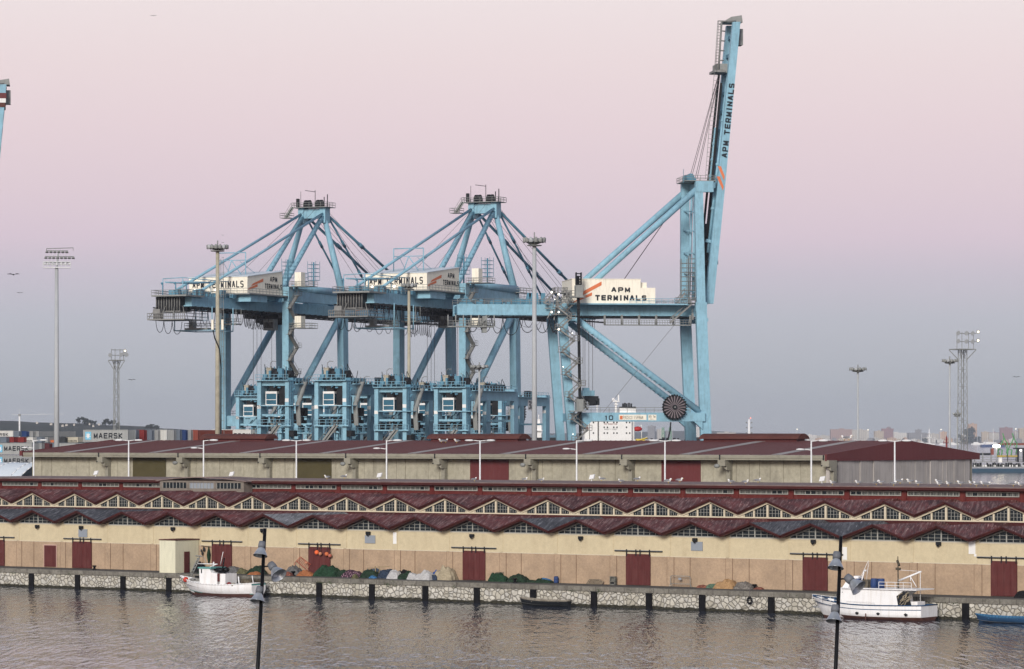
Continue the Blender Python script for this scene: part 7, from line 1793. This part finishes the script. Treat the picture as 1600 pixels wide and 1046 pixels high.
# ------------------------------------------------------------------ gulls
def gull():
    t_ = thing('gull', 'x', 'gull', (0,0,0), 0, 'gulls resting on the roofs')
    mb = MB(); mb.ball((0,0,.26),.17,12,(1.7,.8,.75)); mb.ball((.26,0,.42),.095,10,(1.15,.9,.95)); mb.tube((.16,0,.30),(.25,0,.42),.085,8,.07); mb.tube((-.2,0,.27),(-.44,0,.24),.07,6,.03); mb.build('body', M['white'], t_)
    mb = MB(); 
    for sg in (-1,1): mb.ball((-.08,sg*.11,.30),.15,10,(1.85,.35,.62)); mb.tube((-.2,sg*.08,.29),(-.5,sg*.03,.26),.05,6,.02)
    mb.build('wing', paint('gull_grey',(.22,.23,.25),.8,.1), t_)
    mb = MB(); mb.tube((.34,0,.42),(.44,0,.39),.03,6,.01)
    for sg in (-1,1): mb.tube((.02,sg*.05,.16),(.03,sg*.05,0),.015,4)
    mb.build('beak_and_legs', paint('beak_yellow',(.55,.36,.05),.6,.1), t_)
    return t_
g0 = gull(); first = True; rnd = random.Random(5)
def put_gull(x, p, z, sc_=1.25, grp='gulls resting on the roofs', lab='white and grey gull standing on the flat roof of the red hall'):
    global first
    loc = BW(sx(x,p),p,z); rz = rnd.choice((0,math.pi))+rnd.uniform(-.7,.7)
    if first: g0.location = loc; g0.rotation_euler = (0,0,rz); g0.scale = (sc_,)*3; g0['label'] = lab; g0['group'] = grp; first = False
    else: d = dup(g0, loc, rz, lab, grp); d.scale = (sc_*rnd.uniform(.9,1.1),)*3
for x in (511,538,741,820,846,940,970,996,1044,1062,1142,1165,1184,1301,1341,1369,1377,1396,1406,1422,1435,1466,1468,1482,1501,1517,1526,1537,1543,1583,1595):
    put_gull(x, rnd.uniform(PR+3, PB-1), ZE+.01)
grp2 = 'gulls on the shed ridge'
for x in (690,696,714): put_gull(x, PM-5, rz_(PM-5)+.02, 1.5, grp2, 'gull standing on the shed roof below the middle ridge monitor')
for x in (1320,1326): put_gull(x, PM, zrg+.02, 1.7, grp2, 'gull on the shed ridge left of the lone grey mast')
# flying birds
def bird(x, y, Z, l, sp=1.0):
    t_ = thing('bird', l, 'bird', P(x,y,Z), rnd.uniform(-.5,.5), 'birds in flight'); mb = MB(); mb.ball((0,0,0),.16,8,(2.2,.8,.8)); mb.build('body', M['dark'], t_)
    mb = MB()
    for sg in (-1,1): mb.prism([(-.15,0,0),(.2,0,0),(.15,sg*.55*sp,.22),(-.1,sg*1.2*sp,.10)],(0,0,.03))
    mb.build('wing', M['dark'], t_); t_.rotation_euler = (0,0,R(80)); t_.scale = (.5,.5,.5)
bird(21,429.5,300,'dark bird flying left of the tall mast with three lamp rows'); bird(31,458,600,'tiny bird below the dark one at the left'); bird(206,594,500,'small bird gliding right of the left lattice tower'); bird(1588,589.5,550,'small bird gliding at the right edge of the sky'); bird(240,25,600,'tiny bird high up in the pink sky at upper left')
# ------------------------------------------------------------------ foreground lamp posts on the near quay
M['alu'] = paint('spun_aluminium', (.42,.45,.48), .32, .1, 3, metal=.55)
Zp = 108.0; kp = Zp/S
def lamppost(xt, yt, xb, yb, lamps, label):
    top = P(xt, yt, Zp); b1 = P(xb, yb, Zp); d = (b1-top)/(top.z-b1.z); bot = top+d*(top.z-2.4)
    t_ = thing('lamp_post', label, 'lamp post', bot, 0, 'black lamp posts on the near quay')
    mb = MB(); mb.tube((0,0,0),top-bot,.095,14,.055); mb.tube(Vector((0,0,0)),(top-bot)*.02,.16,14); mb.build('pole', M['black'], t_)
    for (x, y, dx_, dy_, dz_, sz_) in lamps:
        c = P(x, y, Zp)-bot+Vector((0,-.12 if dy_ <= 0 else .1,0)); ax = Vector((dx_,dy_,dz_)).normalized()
        m2 = MB(); s_ = sz_*kp; m2.lathe(c-ax*.0, [(.10*s_,-.62*s_),(.22*s_,-.6*s_),(.26*s_,-.35*s_),(.24*s_,-.15*s_)], 18, ax)
        hs = m2.build('lamp_housing', paint('housing_grey',(.15,.16,.18),.5,.15,2) if 'housing_grey' not in bpy.data.materials else bpy.data.materials['housing_grey'], t_)
        m2 = MB(); m2.lathe(c, [(.17*s_,-.18*s_),(.23*s_,-.10*s_),(.34*s_,.10*s_),(.48*s_,.42*s_),(.52*s_,.46*s_),(.50*s_,.45*s_),(.40*s_,.2*s_),(.05*s_,-.05*s_)], 24, ax); m2.build('reflector', M['alu'], hs)
        q = (top-bot); tt = (c.z)/q.z; m2 = MB(); m2.tube(c-ax*.4*s_, Vector((q.x*tt,q.y*tt,c.z+.12)),.03,6); m2.build('bracket', M['black'], hs)
lamppost(414,826,402.5,1050,[(408.5,859,-.12,-.35,-1,22),(430.5,891.5,.50,-.55,-.62,26),(404.5,930,-.15,-.35,-1,23)],'black leaning lamp post with three bell lamps, left one in the foreground')
lamppost(1314,838,1305.5,1050,[(1306,877,-.12,-.35,-1,25),(1333,911,.62,-.45,-.60,27),(1303.5,960,-.12,-.35,-1,25)],'black leaning lamp post with three bell lamps, right one in the foreground')
